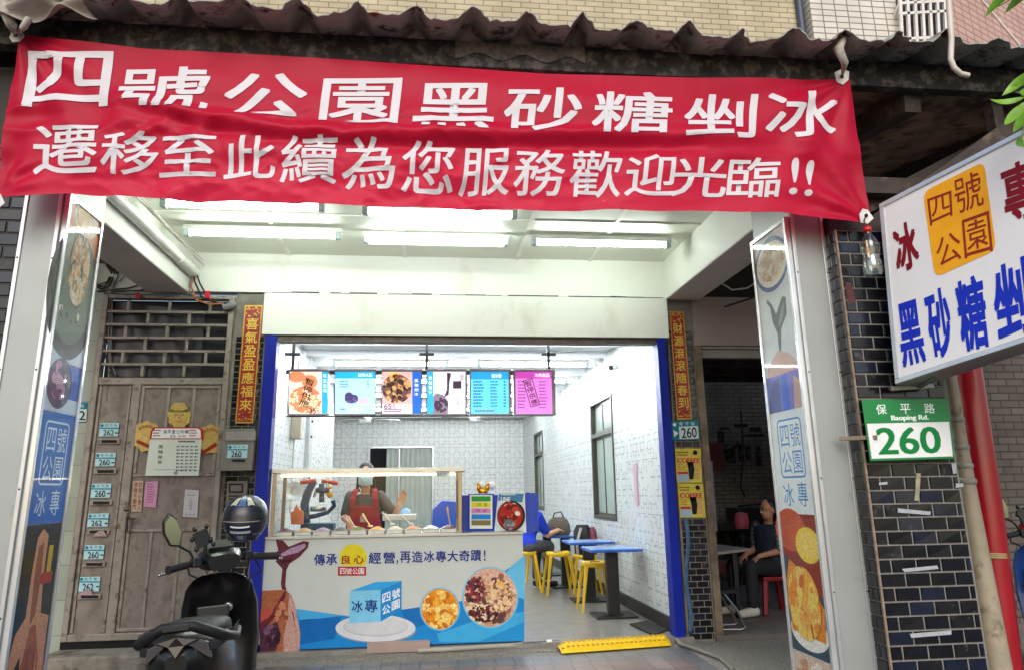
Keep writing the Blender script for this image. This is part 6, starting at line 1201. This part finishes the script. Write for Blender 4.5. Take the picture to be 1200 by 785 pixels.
# ------------------------------------------------------------------ storage room on the right
st = (2.86, Y0+.02)
def framep(name, label, boxes, m): b = MB(); [b.box(*q) for q in boxes]; return tag(b.build(name, m, None, .004), label, 'frame')
framep('wooden_door_post', 'tan wooden post at the left edge of the dark storage opening', [((2.86, Y0-.02, .05), (2.935, Y0+.12, 2.99))], mat('tan_wood', '#7d6d58', .6, var=.2, scale=8, col2='#5a4c3c'))
framep('pink_fascia', 'dull pinkish boxed panel above the dark storage opening', [((2.865, Y0-.02, 2.99), (4.6, Y0+.2, 3.53))], mat('pinkish_grey_panel', '#8d7c7a', .5, var=.06))
framep('shutter_housing', 'grey ribbed shutter rail under the pinkish panel', [((2.94, Y0-.01, 2.955), (4.6, Y0+.15, 2.985)), ((2.94, Y0+.005, 2.86), (4.6, Y0+.1, 2.953))], mat('dirty_grey_rail', '#7a756e', .5, .3))
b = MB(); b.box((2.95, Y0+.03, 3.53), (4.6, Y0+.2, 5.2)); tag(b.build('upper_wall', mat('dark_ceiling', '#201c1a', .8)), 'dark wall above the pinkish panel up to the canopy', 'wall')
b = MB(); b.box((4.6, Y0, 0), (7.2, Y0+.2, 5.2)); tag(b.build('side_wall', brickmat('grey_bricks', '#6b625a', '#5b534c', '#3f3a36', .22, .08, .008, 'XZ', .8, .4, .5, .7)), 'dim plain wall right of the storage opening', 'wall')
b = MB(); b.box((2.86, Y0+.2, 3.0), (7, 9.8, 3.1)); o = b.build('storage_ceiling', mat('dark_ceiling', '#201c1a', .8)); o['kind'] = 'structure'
b = MB()
for y in (8.2, 8.8, 9.4): b.box((2.87, y, 2.86), (6.9, y+.1, 2.999))
tag(b.build('ceiling_joists', WOODD), 'dark timber joists under the storage ceiling', 'joists')
BRK = brickmat('painted_brick', '#b3a89d', '#a0958b', '#746b63', .21, .068, .008, 'XZ', .7, .5, .5, .6)
b = MB(); b.box((2.7, 12.4, .1), (7, 12.55, 2.5)); b.box((2.7, 12.4, 2.5), (3.55, 12.55, 4.2)); b.box((4.3, 12.4, 2.5), (7, 12.55, 4.2)); b.box((3.55, 12.4, 2.8), (4.3, 12.55, 4.2)); tag(b.build('back_brick_wall', BRK), 'grey brown brick wall at the back of the dark storage room, gap near the top', 'wall')
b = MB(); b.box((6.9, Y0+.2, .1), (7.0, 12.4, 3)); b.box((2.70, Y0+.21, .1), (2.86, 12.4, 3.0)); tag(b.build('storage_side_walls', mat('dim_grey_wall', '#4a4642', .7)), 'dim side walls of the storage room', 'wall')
b = MB(); p8 = PY(12.2)
for (u, v, w_, h) in ((845, 500, 10, 3), (862, 496, 14, 4), (880, 500, 12, 5), (852, 520, 9, 22), (868, 520, 3, 20), (876, 522, 3, 16), (888, 522, 3, 24), (843, 505, 5, 14), (870, 508, 26, 3)): b.box(p8(u, v+h), p8(u+w_, v)+V((0, .06, 0)))
b.tube([p8(832, 534), p8(850, 526), p8(866, 520)], .04, 8); tag(b.build('hanging_junk', DARK, None, .004), 'black jumble of hanging tools and rods under the back opening', 'tools')
b = MB(); b.tube([PY(9)(832, 540), PY(9)(838, 622)], .03, 10); tag(b.build('grey_pole', mat('blue_grey_pole', '#7b8492', .5)), 'pale blue grey pole inside the storage opening', 'pole')
b = MB(); b.box(PY(11.6)(833, 552), PY(11.6)(848, 518)+V((0, .1, 0))); tag(b.build('red_cabinet', mat('dull_red', '#6b3a38', .6), None, .01), 'dull red wall box at the left of the storage back wall', 'box')
b = MB(); w0 = PY(12.36); b.tube([w0(868, 480), w0(871, 530), w0(868, 570), w0(873, 582)], .012, 6); b.tube([w0(862, 608), w0(866, 592), w0(895, 590)], .014, 6); tag(b.build('wall_cable', BLACK), 'black cable running down the storage brick wall', 'cable')
# sink bench
b = MB(); t = thing('dark_bench', 'long dark steel bench along the storage back wall', 'bench', (4.1, 11.6, .1)); p6 = PY(11.3); b.box(p6(832, 622)+V((0, 0, 0)), p6(915, 612)+V((0, .7, 0))); b.box(p6(866, 611), p6(915, 594)+V((0, .5, 0))); b.build('bench_top', mat('dark_steel', '#3a3836', .4, .5), t, .01); b = MB(); 
for u in (836, 868, 905): a = p6(u, 622); b.box(a, (a.x+.06, a.y+.06, .1))
b.box((p6(832, 622).x, 11.9, .1), (p6(915, 622).x, 11.95, .95)); b.build('bench_legs', DARK, t)
# white table
t = thing('folding_table', 'white topped folding table just inside the storage opening', 'table', (3.3, 8.7, .1)); zt_ = .80; P_ = [at(806, 650, Z=zt_), at(900, 646, Z=zt_), at(866, 636, Z=zt_), at(830, 632, Z=zt_), at(800, 634, Z=zt_)]
P_ = [V((2.92, 8.02, zt_)), V((3.70, 8.60, zt_)), V((3.55, 9.6, zt_)), V((2.92, 9.7, zt_))]
b = MB(); b.prism(P_, (0, 0, .03)); b.build('table_top', mat('pale_table_top', '#a39a95', .4, var=.06), t, .006)
for x, y in ((3.5, 8.62), (3.0, 8.3), (3.45, 9.4), (3.0, 9.5)): b = MB(); b.box((x-.025, y-.025, .1), (x+.025, y+.025, zt_)); b.build('leg', BLACK, t)
# folding chair
t = thing('folding_chair', 'black folding chair with bent chrome leg half behind the wooden post', 'chair', (3.05, 7.95, .1)); b = MB(); b.loft([[V((x, y, z)) for x, y, z in ((2.85, 7.78, .46+k), (3.2, 7.80, .46+k), (3.24, 8.1, .46+k), (2.85, 8.15, .46+k))] for k in (0, .03)], sm=False); b.build('seat', BLACK, t, .01); b = MB(); b.tube([(3.02, 7.82, .48), (3.16, 7.82, .30), (3.25, 7.84, .13), (3.2, 7.84, .113), (2.98, 7.86, .113)], .011, 8); b.build('chrome_leg', STEEL, t); b = MB(); b.tube([(3.06, 8.1, .48), (3.28, 8.12, .13), (3.24, 8.12, .113), (3.0, 8.1, .113)], .011, 8); b.build('chrome_leg', STEEL, t); b = MB(); b.grid(lambda s, q: V((2.88+.02*math.sin(q*3), lerp(7.82, 8.1, s), lerp(.6, .9, q))), 6, 6); b.build('backrest', BLACK, t, 0, 2, .015)
# old man on red stool
def man():
    x, y = 4.02, 8.85; t = thing('person', 'older man in dark blue vest and plaid shirt sitting on a red stool', 'person', (x, y, zf)); fd = V((-.93, -.37, 0)).normalized(); rr = V((-.37, .93, 0)).normalized()
    pel = V((x, y, .60)); ch = V((x+.02, y-.02, 1.03)); sh = [ch-rr*.19+V((0, 0, .03)), ch+rr*.19+V((0, 0, .03))]; H = V((4.02, y-.10, 1.245))
    wr = [at(893, 666, Y=y-.3), at(903, 674, Y=y-.22)]; el = [sh[0]+V((-.02, -.1, -.27)), sh[1]+V((-.08, -.02, -.27))]
    sL = sorted(range(2), key=lambda i: sh[i].x)
    el = [sh[0]+fd*.06+V((0, 0, -.27)), sh[1]+fd*.06+V((0, 0, -.27))]; wr = [el[0]+fd*.24+V((-.04, .06, -.05)), el[1]+fd*.24+V((.04, -.06, -.05))]
    b = MB(); torso(b, pel, ch, sh[::-1]); cap(b, ch+V((0, 0, .04)), H-V((0, 0, .06)), .055, .05)
    for i in (0, 1): limb(b, [sh[i], el[i], wr[i]], [.05, .04, .028]); hand(b, wr[i], fd+V((0, 0, -.5)), (0, 0, -1), 1, .4, 1 if i else -1)
    hp = [pel-rr*.09, pel+rr*.09]; kn = [hp[0]+fd*.43-rr*.04+V((0, 0, .03)), hp[1]+fd*.43+rr*.06+V((0, 0, .03))]; an = [k+V((0, 0, -.42))+fd*.02 for k in kn]
    for i in (0, 1): limb(b, [hp[i], kn[i], an[i]], [.09, .06, .04]); cap(b, an[i]+V((0, 0, -.06)), an[i]+fd*.15+V((0, 0, -.07)), .038, .03)
    head(t, H, fd+V((-.3, .1, -.12)), 1, 'short', False, True, body=b); merged(b, 'body', mat('tanned_skin', '#b98568', .5), .008, 4, t)
    b = MB(); torso(b, pel, ch, sh[::-1], 1.08)
    for i in (0, 1): limb(b, [sh[i], V(sh[i]).lerp(el[i], .95)], [.062, .055])
    merged(b, 'plaid_shirt', brickmat('plaid_shirt_cloth', '#8f959c', '#70777f', '#3a4250', .05, .05, .008, 'XZ', .8, 0, 0), .012, 5, t)
    b = MB(); torso(b, pel, ch, sh[::-1], 1.16); me_ = merged(b, 'dark_vest', mat('navy_vest', '#1c2a3c', .8, var=.2, scale=10, bump=.4), .014, 5, t)
    b = MB()
    for i in (0, 1): limb(b, [hp[i], kn[i], V(kn[i]).lerp(an[i], .92)], [.11, .078, .06])
    merged(b, 'trousers', mat('dark_trousers', '#1d1f26', .8), .013, 5, t)
    b = MB()
    for i in (0, 1): cap(b, an[i]+V((0, 0, -.05))-fd*.03, an[i]+fd*.18+V((0, 0, -.06)), .055, .045)
    merged(b, 'white_trainers', mat('white_trainers', '#c9c4b8', .6, var=.1, scale=30), .01, 3, t)
    s_ = thing('red_stool', 'dark red plastic stool under the older man', 'stool', (x, y, zf)); b = MB(); b.loft([[V((x+dx*k, y+dy*k, z)) for dx, dy in ((-1, -1), (1, -1), (1, 1), (-1, 1))] for z, k in ((.46, .16), (.50, .165), (.505, .155))], sm=False); b.build('seat', mat('red_plastic', '#8a1420', .4), s_, .008)
    for dx in (-1, 1):
        for dy in (-1, 1): b = MB(); b.bar((x+dx*.14, y+dy*.14, .46), (x+dx*.19, y+dy*.19, zf), .05, .05); b.build('leg', mat('red_plastic', '#8a1420', .4), s_, .008)
man()
b = MB(); b.loft([[V((4.0+.09*k*math.cos(a), 9.5+.07*k*math.sin(a), z)) for a in [6.283*i/12 for i in range(12)]] for z, k in ((1.0, .9), (1.08, 1.1), (1.18, .9), (1.2, .3))]); tag(b.build('pink_bag', mat('pink_bag', '#b8506a', .5)), 'small pink bag hanging behind the older man', 'bag')
b = MB(); b.box((3.6, 9.6, .45), (4.4, 9.9, .6)); b.box((3.65, 9.65, .1), (3.7, 9.7, .45)); b.box((4.3, 9.65, .1), (4.35, 9.7, .45)); tag(b.build('red_bench', mat('dull_red', '#6b3a38', .6), None, .01), 'low dull red bench behind the folding table', 'bench')
b = MB(); b.tube([PY(7.5)(842, 330), PY(7.5)(858, 340), PY(7.5)(875, 338), PY(7.5)(892, 328)], .009, 6); tag(b.build('white_cable', mat('white_cable', '#cfc6bb', .5)), 'white cable slung under the dark roof above the pinkish panel', 'cable')
# ------------------------------------------------------------------ scooter (built facing +Y round its own origin)
SB = mat('scooter_black_gloss', '#08090a', .3, var=.2, scale=6, coat=.25); SM = mat('scooter_black_matt', '#0a0b0c', .5, var=.2, scale=12); SEAT = mat('scooter_vinyl', '#0f1013', .55, var=.15, scale=40, bump=.3, bscale=150)
CHR = mat('chrome_grey', '#9a9ca0', .2, .9)
def ring(y, w, z0, z1, n=20, p=.65, x0=0): 
    c, h = (z0+z1)/2, (z1-z0)/2; return [V((x0+w*math.copysign(abs(math.cos(a))**p, math.cos(a)), y, c+h*math.copysign(abs(math.sin(a))**p, math.sin(a)))) for a in [6.2832*i/n for i in range(n)]]
def scooter(label):
    t = thing('motor_scooter', label, 'scooter'); 
    b = MB(); b.loft([ring(-.62, .05, .66, .74), ring(-.58, .13, .60, .80), ring(-.45, .185, .50, .84), ring(-.2, .205, .40, .82), ring(.0, .19, .34, .74), ring(.12, .15, .30, .62)]); b.build('tail_body', SB, t)
    b = MB(); 
    for s_ in (-1, 1): b.loft([[V((s_*x, y, z)) for x, y, z in q] for q in (((.06, -.60, .745), (.09, -.60, .76), (.09, -.6, .72)), ((.16, -.55, .775), (.19, -.53, .785), (.185, -.54, .74)), ((.225, -.42, .80), (.235, -.40, .815), (.225, -.4, .76)), ((.22, -.2, .80), (.225, -.18, .81), (.215, -.2, .77)))], sm=False)
    b.build('side_fins', SM, t, .004)
    b = MB(); b.loft([ring(-.46, .13, .80, .90, 20, .7), ring(-.36, .165, .80, .925, 20, .7), ring(-.1, .17, .78, .90, 20, .7), ring(.05, .15, .72, .85, 20, .7), ring(.2, .11, .68, .80, 20, .7)]); b.build('seat', SEAT, t)
    b = MB(); b.tube([(-.21, -.12, .70), (-.235, -.35, .70), (-.2, -.52, .735), (-.07, -.60, .80), (.07, -.60, .80), (.2, -.52, .735), (.235, -.35, .70), (.21, -.12, .70)], [.016, .02, .024, .024, .024, .024, .02, .016], 10); b.bar((-.06, -.6, .80), (.06, -.6, .80), .07, .02); b.build('grab_rail', SM, t)
    b = MB(); b.prism([(-.11, -.61, .80), (0, -.63, .825), (.11, -.61, .80), (.04, -.625, .775), (0, -.635, .72), (-.04, -.625, .775)], (0, .03, 0)); b.build('tail_light', mat('smoked_red_lens', '#1c0f11', .15, coat=.5), t, .006)
    for s_ in (-1, 1): b = MB(); b.prism([(s_*.05, -.618, .815), (s_*.14, -.585, .775), (s_*.155, -.58, .70), (s_*.125, -.585, .72), (s_*.06, -.615, .775)], (0, .03, 0)); b.build('turn_signal', mat('clear_lens_grey', '#5a5655', .15, .5, coat=.5), t, .005)
    b = MB(); b.prism([(-.1, -.64, .42), (.1, -.64, .42), (.1, -.66, .60), (-.1, -.66, .60)], (0, .012, 0)); b.build('plate_bracket', SM, t)
    b = MB(); b.ball((0, -.63, .655), (.016, .01, .016)); b.build('seat_lock', CHR, t)
    b = MB(); b.loft([[V((x, -.60, z)) for x, z in ((-.09, .6), (.09, .6), (.1, .35), (-.1, .35))], [V((x, -.66, z)) for x, z in ((-.08, .5), (.08, .5), (.1, .3), (-.1, .3))]], sm=False); b.build('rear_mudguard', SM, t)
    for y in (-.42, .83):
        w_ = MB(); w_.lathe([(.15, -.05), (.22, -.055), (.255, -.03), (.262, 0), (.255, .03), (.22, .055), (.15, .05)], (0, y, .262), 28, ax=(1, 0, 0)); wh = w_.build('wheel', RUBBER, t)
        w_ = MB(); w_.lathe([(.02, -.04), (.15, -.03), (.16, 0), (.15, .03), (.02, .04)], (0, y, .262), 20, ax=(1, 0, 0)); w_.build('rim', CHR, wh)
    b = MB(); b.loft([ring(.0, .15, .24, .36, 16), ring(.2, .16, .22, .32, 16), ring(.45, .16, .22, .34, 16)]); b.build('floorboard', SM, t)
    b = MB()                                  # leg shield, wide, curved
    secs = []
    for z, w, y, dp in ((.26, .18, .5, .05), (.42, .215, .55, .07), (.62, .225, .58, .08), (.80, .215, .58, .09), (.90, .195, .56, .1), (.955, .15, .54, .1), (.98, .1, .52, .09)): secs.append([V((w*math.cos(a), y+.10*abs(math.cos(a))**2*-1+(dp if math.sin(a) > 0 else -.015)*abs(math.sin(a))**.8, z)) for a in [6.2832*i/20 for i in range(20)]])
    b.loft(secs); b.build('leg_shield', SB, t)
    b = MB(); b.loft([ring(.62, .17, .5, .95, 18), ring(.74, .12, .55, .9, 18), ring(.84, .05, .6, .8, 18)]); b.build('front_cover', SB, t); b = MB(); b.loft([ring(.62, .07, .4, .5, 14), ring(.85, .085, .5, .56, 14), ring(1.05, .06, .42, .48, 14)]); b.build('front_mudguard', SB, t)
    b = MB(); b.box((-.13, .455, .60), (.06, .475, .80)); b.build('glove_box', SM, t, .012)
    b = MB(); b.tube([(0, .46, .66), (0, .42, .655), (0, .415, .69)], .008, 8); b.build('bag_hook', CHR, t)
    b = MB(); b.tube([(.2, .50, .40), (.228, .475, .60), (.22, .48, .80), (.18, .49, .93)], .005, 6); b.build('shield_edge', mat('grey_trim_line', '#55585c', .3, .4), t); b = MB(); b.tube([(-.2, .50, .40), (-.228, .475, .60), (-.22, .48, .80), (-.18, .49, .93)], .005, 6); b.build('shield_edge', mat('grey_trim_line', '#55585c', .3, .4), t)
    b = MB(); b.tube([(-.2, .52, 1.05), (-.2, .6, .98), (-.1, .58, .93)], .006, 6); b.build('brake_hose', RUBBER, t); b = MB(); b.tube([(.2, .52, 1.05), (.23, .6, .96), (.12, .58, .9)], .006, 6); b.build('brake_hose', RUBBER, t); b = MB(); b.tube([(.17, .52, 1.05), (.14, .62, .95), (.05, .58, .9)], .005, 6); b.build('brake_hose', RUBBER, t)
    b = MB(); b.bar((-.205, -.58, .60), (-.16, -.3, .50), .006, .012); b.build('body_seam', CHR, t); b = MB(); b.bar((.205, -.58, .60), (.16, -.3, .50), .006, .012); b.build('body_seam', CHR, t)
    b = MB(); b.lathe([(.03, 0), (.03, .012), (.012, .014)], (.05, .478, .78), 14, ax=(0, -1, 0)); b.build('ignition_lock', CHR, t)
    b = MB(); b.loft([ring(.43, .11, 1.0, 1.09, 18), ring(.5, .15, 1.0, 1.13, 18), ring(.58, .13, 1.0, 1.14, 18), ring(.64, .07, 1.02, 1.1, 18)]); b.build('handlebar_cover', SB, t); b = MB(); b.prism([(-.09, .47, 1.125), (.09, .47, 1.125), (.07, .55, 1.165), (-.07, .55, 1.165)], (0, .01, .012)); b.build('instrument_screen', mat('dial_glass', '#1c2022', .15, coat=.3), t)
    for s_ in (-1, 1):
        b = MB(); b.tube([(s_*.1, .5, 1.06), (s_*.2, .48, 1.06), (s_*.26, .46, 1.055)], .02, 10); b.build('handlebar', SM, t); b = MB(); b.tube([(s_*.24, .465, 1.055), (s_*.37, .42, 1.045)], .021, 12); b.tube([(s_*.37, .42, 1.045), (s_*.382, .416, 1.044)], .026, 12); b.build('grip', RUBBER, t)
        b = MB(); b.tube([(s_*.22, .52, 1.05), (s_*.3, .50, 1.03), (s_*.42, .45, 1.02)], [.008, .008, .007], 8); b.ball((s_*.42, .45, 1.02), .011); b.build('brake_lever', CHR, t); b = MB(); b.box((s_*.18-.03, .44, 1.035), (s_*.18+.03, .5, 1.09)); b.build('switch_block', BLACK, t, .008)
    b = MB(); b.tube([(-.18, .49, 1.07), (-.21, .5, 1.13), (-.29, .47, 1.17)], .008, 8); m_ = b.build('mirror', BLACK, t)
    q = lambda k, y: [V((-.335+x*k, .47+y-x*.25*k, 1.25+z*k)) for x, z in ((-.02, .12), (.025, .085), (.06, .0), (.045, -.085), (-.01, -.075), (-.05, .0), (-.055, .07))]
    b = MB(); b.prism(q(1, 0), (0, .035, 0)); b.build('mirror_shell', BLACK, m_, .008); b = MB(); b.add(q(.86, -.004), [tuple(range(7))]); b.build('mirror_glass', mat('mirror_glass', '#7d908c', .12, 1, var=0), m_)
    b = MB(); b.tube([(.18, .49, 1.07), (.20, .5, 1.13), (.17, .5, 1.19)], .009, 8); b.build('mirror_stem', BLACK, t)
    b = MB(); b.tube([(-.12, .47, 1.1), (-.12, .46, 1.16)], .012, 8); b.prism([(-.17, .455, 1.14), (-.08, .455, 1.17), (-.11, .47, 1.26), (-.2, .47, 1.23)], (0, .02, 0))
    for a in ((-.185, 1.14), (-.215, 1.2), (-.2, 1.26), (-.09, 1.19), (-.07, 1.16), (-.12, 1.27)): b.ball((a[0], .45, a[1]), .016, 0, 8, 6)
    b.build('phone_holder', SM, t, .003); return t
SCT = scooter('black motor scooter with one mirror and a helmet on its bar, parked facing the shop'); 
PV = .056
for k in list(bpy.data.objects):
    if k.parent == SCT and k.name.split('.')[0] in ('tail_body', 'side_fins', 'seat', 'tail_light', 'turn_signal', 'seat_lock', 'grab_rail'): k.data.transform(Matrix.Translation((0, -.03, 0)) @ Matrix.Diagonal((.96, 1.05, {'seat': .915, 'grab_rail': 1.06}.get(k.name.split('.')[0], .985), 1)))
SCT.location = (-1.15, 4.60, PV); SCT.rotation_euler = (0, R(-4), R(5))
TURN = Matrix.Translation((0, .5, 0)) @ Matrix.Rotation(R(31), 4, 'Z') @ Matrix.Diagonal((.9, 1, 1, 1)) @ Matrix.Translation((0, -.5, 0))
for k in list(bpy.data.objects):
    if k.parent and (k.parent == SCT or k.parent.parent == SCT) and k.name.split('.')[0] in ('handlebar_cover', 'instrument_screen', 'handlebar', 'grip', 'brake_lever', 'switch_block', 'mirror', 'mirror_shell', 'mirror_glass', 'mirror_stem', 'phone_holder'): k.data.transform(TURN)
o = dup(SCT, (4.62, 5.35, PV), R(-35), 'second scooter with blue body partly hidden behind the red post')
for k in bpy.data.objects:
    if k.parent == o and k.name.split('.')[0] in ('leg_shield', 'front_cover', 'tail_body'):
        k.material_slots[0].link = 'OBJECT'; k.material_slots[0].material = mat('scooter_blue', '#1f3f7a', .25, coat=.5)
    if k.parent == o and k.name.split('.')[0] in ('seat', 'handlebar_cover', 'front_mudguard'):
        k.material_slots[0].link = 'OBJECT'; k.material_slots[0].material = mat('scooter_red', '#9a1a22', .25, coat=.5)
# helmet on the handlebar
hc = at(288, 606, Y=5.08); t = thing('helmet', 'dark blue full face helmet with pale stripes resting on the right of the scooter handlebar', 'helmet', (hc.x, hc.y, hc.z-.14))
def hs(u, v, k=1.0, f=None):      # helmet surface; front towards the camera (-Y)
    th, ph = u, v; x = .135*math.cos(ph)*math.sin(th); y = -.15*math.cos(ph)*math.cos(th); z = .14*math.sin(ph)
    if z < 0: z *= 1.08; x *= 1-.10*(z/.14)**2; y *= 1-.06*(z/.14)**2
    if y < 0 and z < .0: y *= 1+.12*min(1, -z/.1)
    x = .14*math.copysign(abs(x/.14)**.86, x); return hc+V((x*k, y*k, z*k))
b = MB(); b.grid(lambda s, q: hs(lerp(-math.pi, math.pi, s), lerp(-1.05, 1.57, q)), 40, 24); b.build('shell', mat('helmet_navy', '#10182a', .4, var=.2, coat=.3), t)
b = MB(); b.grid(lambda s, q: hs(lerp(-1.0, 1.0, s), lerp(-.02, .42, q)-.12*abs(lerp(-1, 1, s))**2*(1-q), 1.012), 20, 8); b.build('visor', mat('smoked_visor', '#0c0f15', .4, coat=.1), t)
for k, (a0, a1, v0, v1, c) in enumerate(((-.62, -.25, .55, 1.0, '#a8ab98'), (.25, .62, .55, 1.0, '#a8ab98'), (-.16, .16, .5, 1.15, '#3f5f8a'), (-1.2, -1.0, .0, .5, '#8f9a92'), (-.5, .5, -.62, -.5, '#9aa0a8'), (-.35, .35, -1.0, -.72, '#2f5a94'), (-.13, .13, -.98, -.72, '#8f9498'), (-1.3, -.65, -.72, -.62, '#4a607c'), (.65, 1.2, -.7, -.6, '#4a607c'), (-1.2, -.75, -.5, -.42, '#5a6f8a'), (-1.0, 1.0, -.12, -.09, '#9a8a78'), (-.4, .4, -.36, -.29, '#c3c6c8'))):
    b = MB(); b.grid(lambda s, q: hs(lerp(a0, a1, s)*(1-.25*q if v0 > .4 else 1), lerp(v0, v1, q)+.05*math.sin(s*3.1)*(1 if v0 > .4 else -.8), 1.006+.0006*k), 10, 6); b.build('stripe', mat('helmet_'+c, c, .3, coat=.4), t)
b = MB(); b.tube([hs(a, -1.02, 1.0) for a in [lerp(-math.pi, math.pi, i/30) for i in range(31)]], .008, 6); b.build('rim_trim', BLACK, t)
# ------------------------------------------------------------------ leaves at the upper right
LM = [mat('leaf_green', '#5fa028', .4, var=.2, scale=30), mat('leaf_light', '#86bd3c', .4, var=.2, scale=30), mat('leaf_dark', '#3f7a1e', .4, var=.2, scale=30)]
for m_ in LM:
    nt = m_.node_tree; bs = nt.nodes['Principled BSDF']; tr = nt.nodes.new('ShaderNodeBsdfTranslucent'); tr.inputs[0].default_value = (.35, .55, .08, 1); mx = nt.nodes.new('ShaderNodeMixShader'); mx.inputs[0].default_value = .35; out = nt.nodes['Material Output']; nt.links.new(bs.outputs[0], mx.inputs[1]); nt.links.new(tr.outputs[0], mx.inputs[2]); nt.links.new(mx.outputs[0], out.inputs[0])
pl_ = PY(3.2); t = thing('tree_branch', 'leafy green branch tips entering at the upper right edge in front of the sign', 'branch', tuple(pl_(1210, 100)))
b = MB(); b.tube([pl_(1330, 40), pl_(1240, 80), pl_(1200, 112), pl_(1190, 108)], [.02, .012, .006, .003], 8); b.tube([pl_(1240, 80), pl_(1205, 130), pl_(1196, 165)], [.01, .006, .003], 8); b.tube([pl_(1330, 40), pl_(1230, -20), pl_(1190, -4), pl_(1170, 8)], [.02, .012, .005, .003], 8); b.build('twig', mat('twig', '#5a6a2c', .6), t)
rd = random.Random(12); b = MB()
def leaf(a, c, w_, m):
    a, c = pl_(*a)+V((0, rd.uniform(-.08, .05), 0)), pl_(*c)+V((0, rd.uniform(-.12, .1), 0)); d = c-a; n_ = V((d.z, rd.uniform(-.4, .4)*d.length, -d.x)).normalized(); nn_ = d.cross(n_).normalized(); L, Rr, Md = [], [], []
    for i in range(9): k = i/8; ww = w_*math.sin(math.pi*k**.75)**.9*.5; p = a+d*k+nn_*.03*math.sin(k*3); Md.append(p); L.append(p+n_*ww+nn_*.3*ww); Rr.append(p-n_*ww+nn_*.3*ww)
    b.add(L+Md+Rr, [(i, i+1, i+10, i+9) for i in range(8)]+[(i+9, i+10, i+19, i+18) for i in range(8)], m, True)
for q in (((1199, 116), (1164, 113), .035, 1), ((1198, 108), (1180, 124), .03, 0), ((1202, 88), (1184, 106), .05, 1), ((1206, 118), (1178, 146), .05, 1), ((1206, 136), (1184, 158), .055, 0), ((1204, 155), (1186, 182), .045, 2), ((1212, 95), (1192, 96), .05, 0), ((1186, -10), (1165, 12), .05, 0), ((1200, -8), (1190, 6), .05, 2), ((1215, 120), (1196, 128), .06, 1), ((1230, 60), (1206, 84), .07, 0), ((1260, 50), (1222, 66), .08, 1), ((1240, 110), (1212, 140), .07, 2)): leaf(*q)
b.build('foliage', LM, t)
# things on the right edge of the arcade floor
b = MB(); b.tube([(3.2, Y0-.1, 3.4), (4.0, 6.2, 3.5), (4.6, 5.0, 3.6)], .01, 6); tag(b.build('slack_wire', BLACK), 'slack black wire under the dark roof at the right', 'wire')
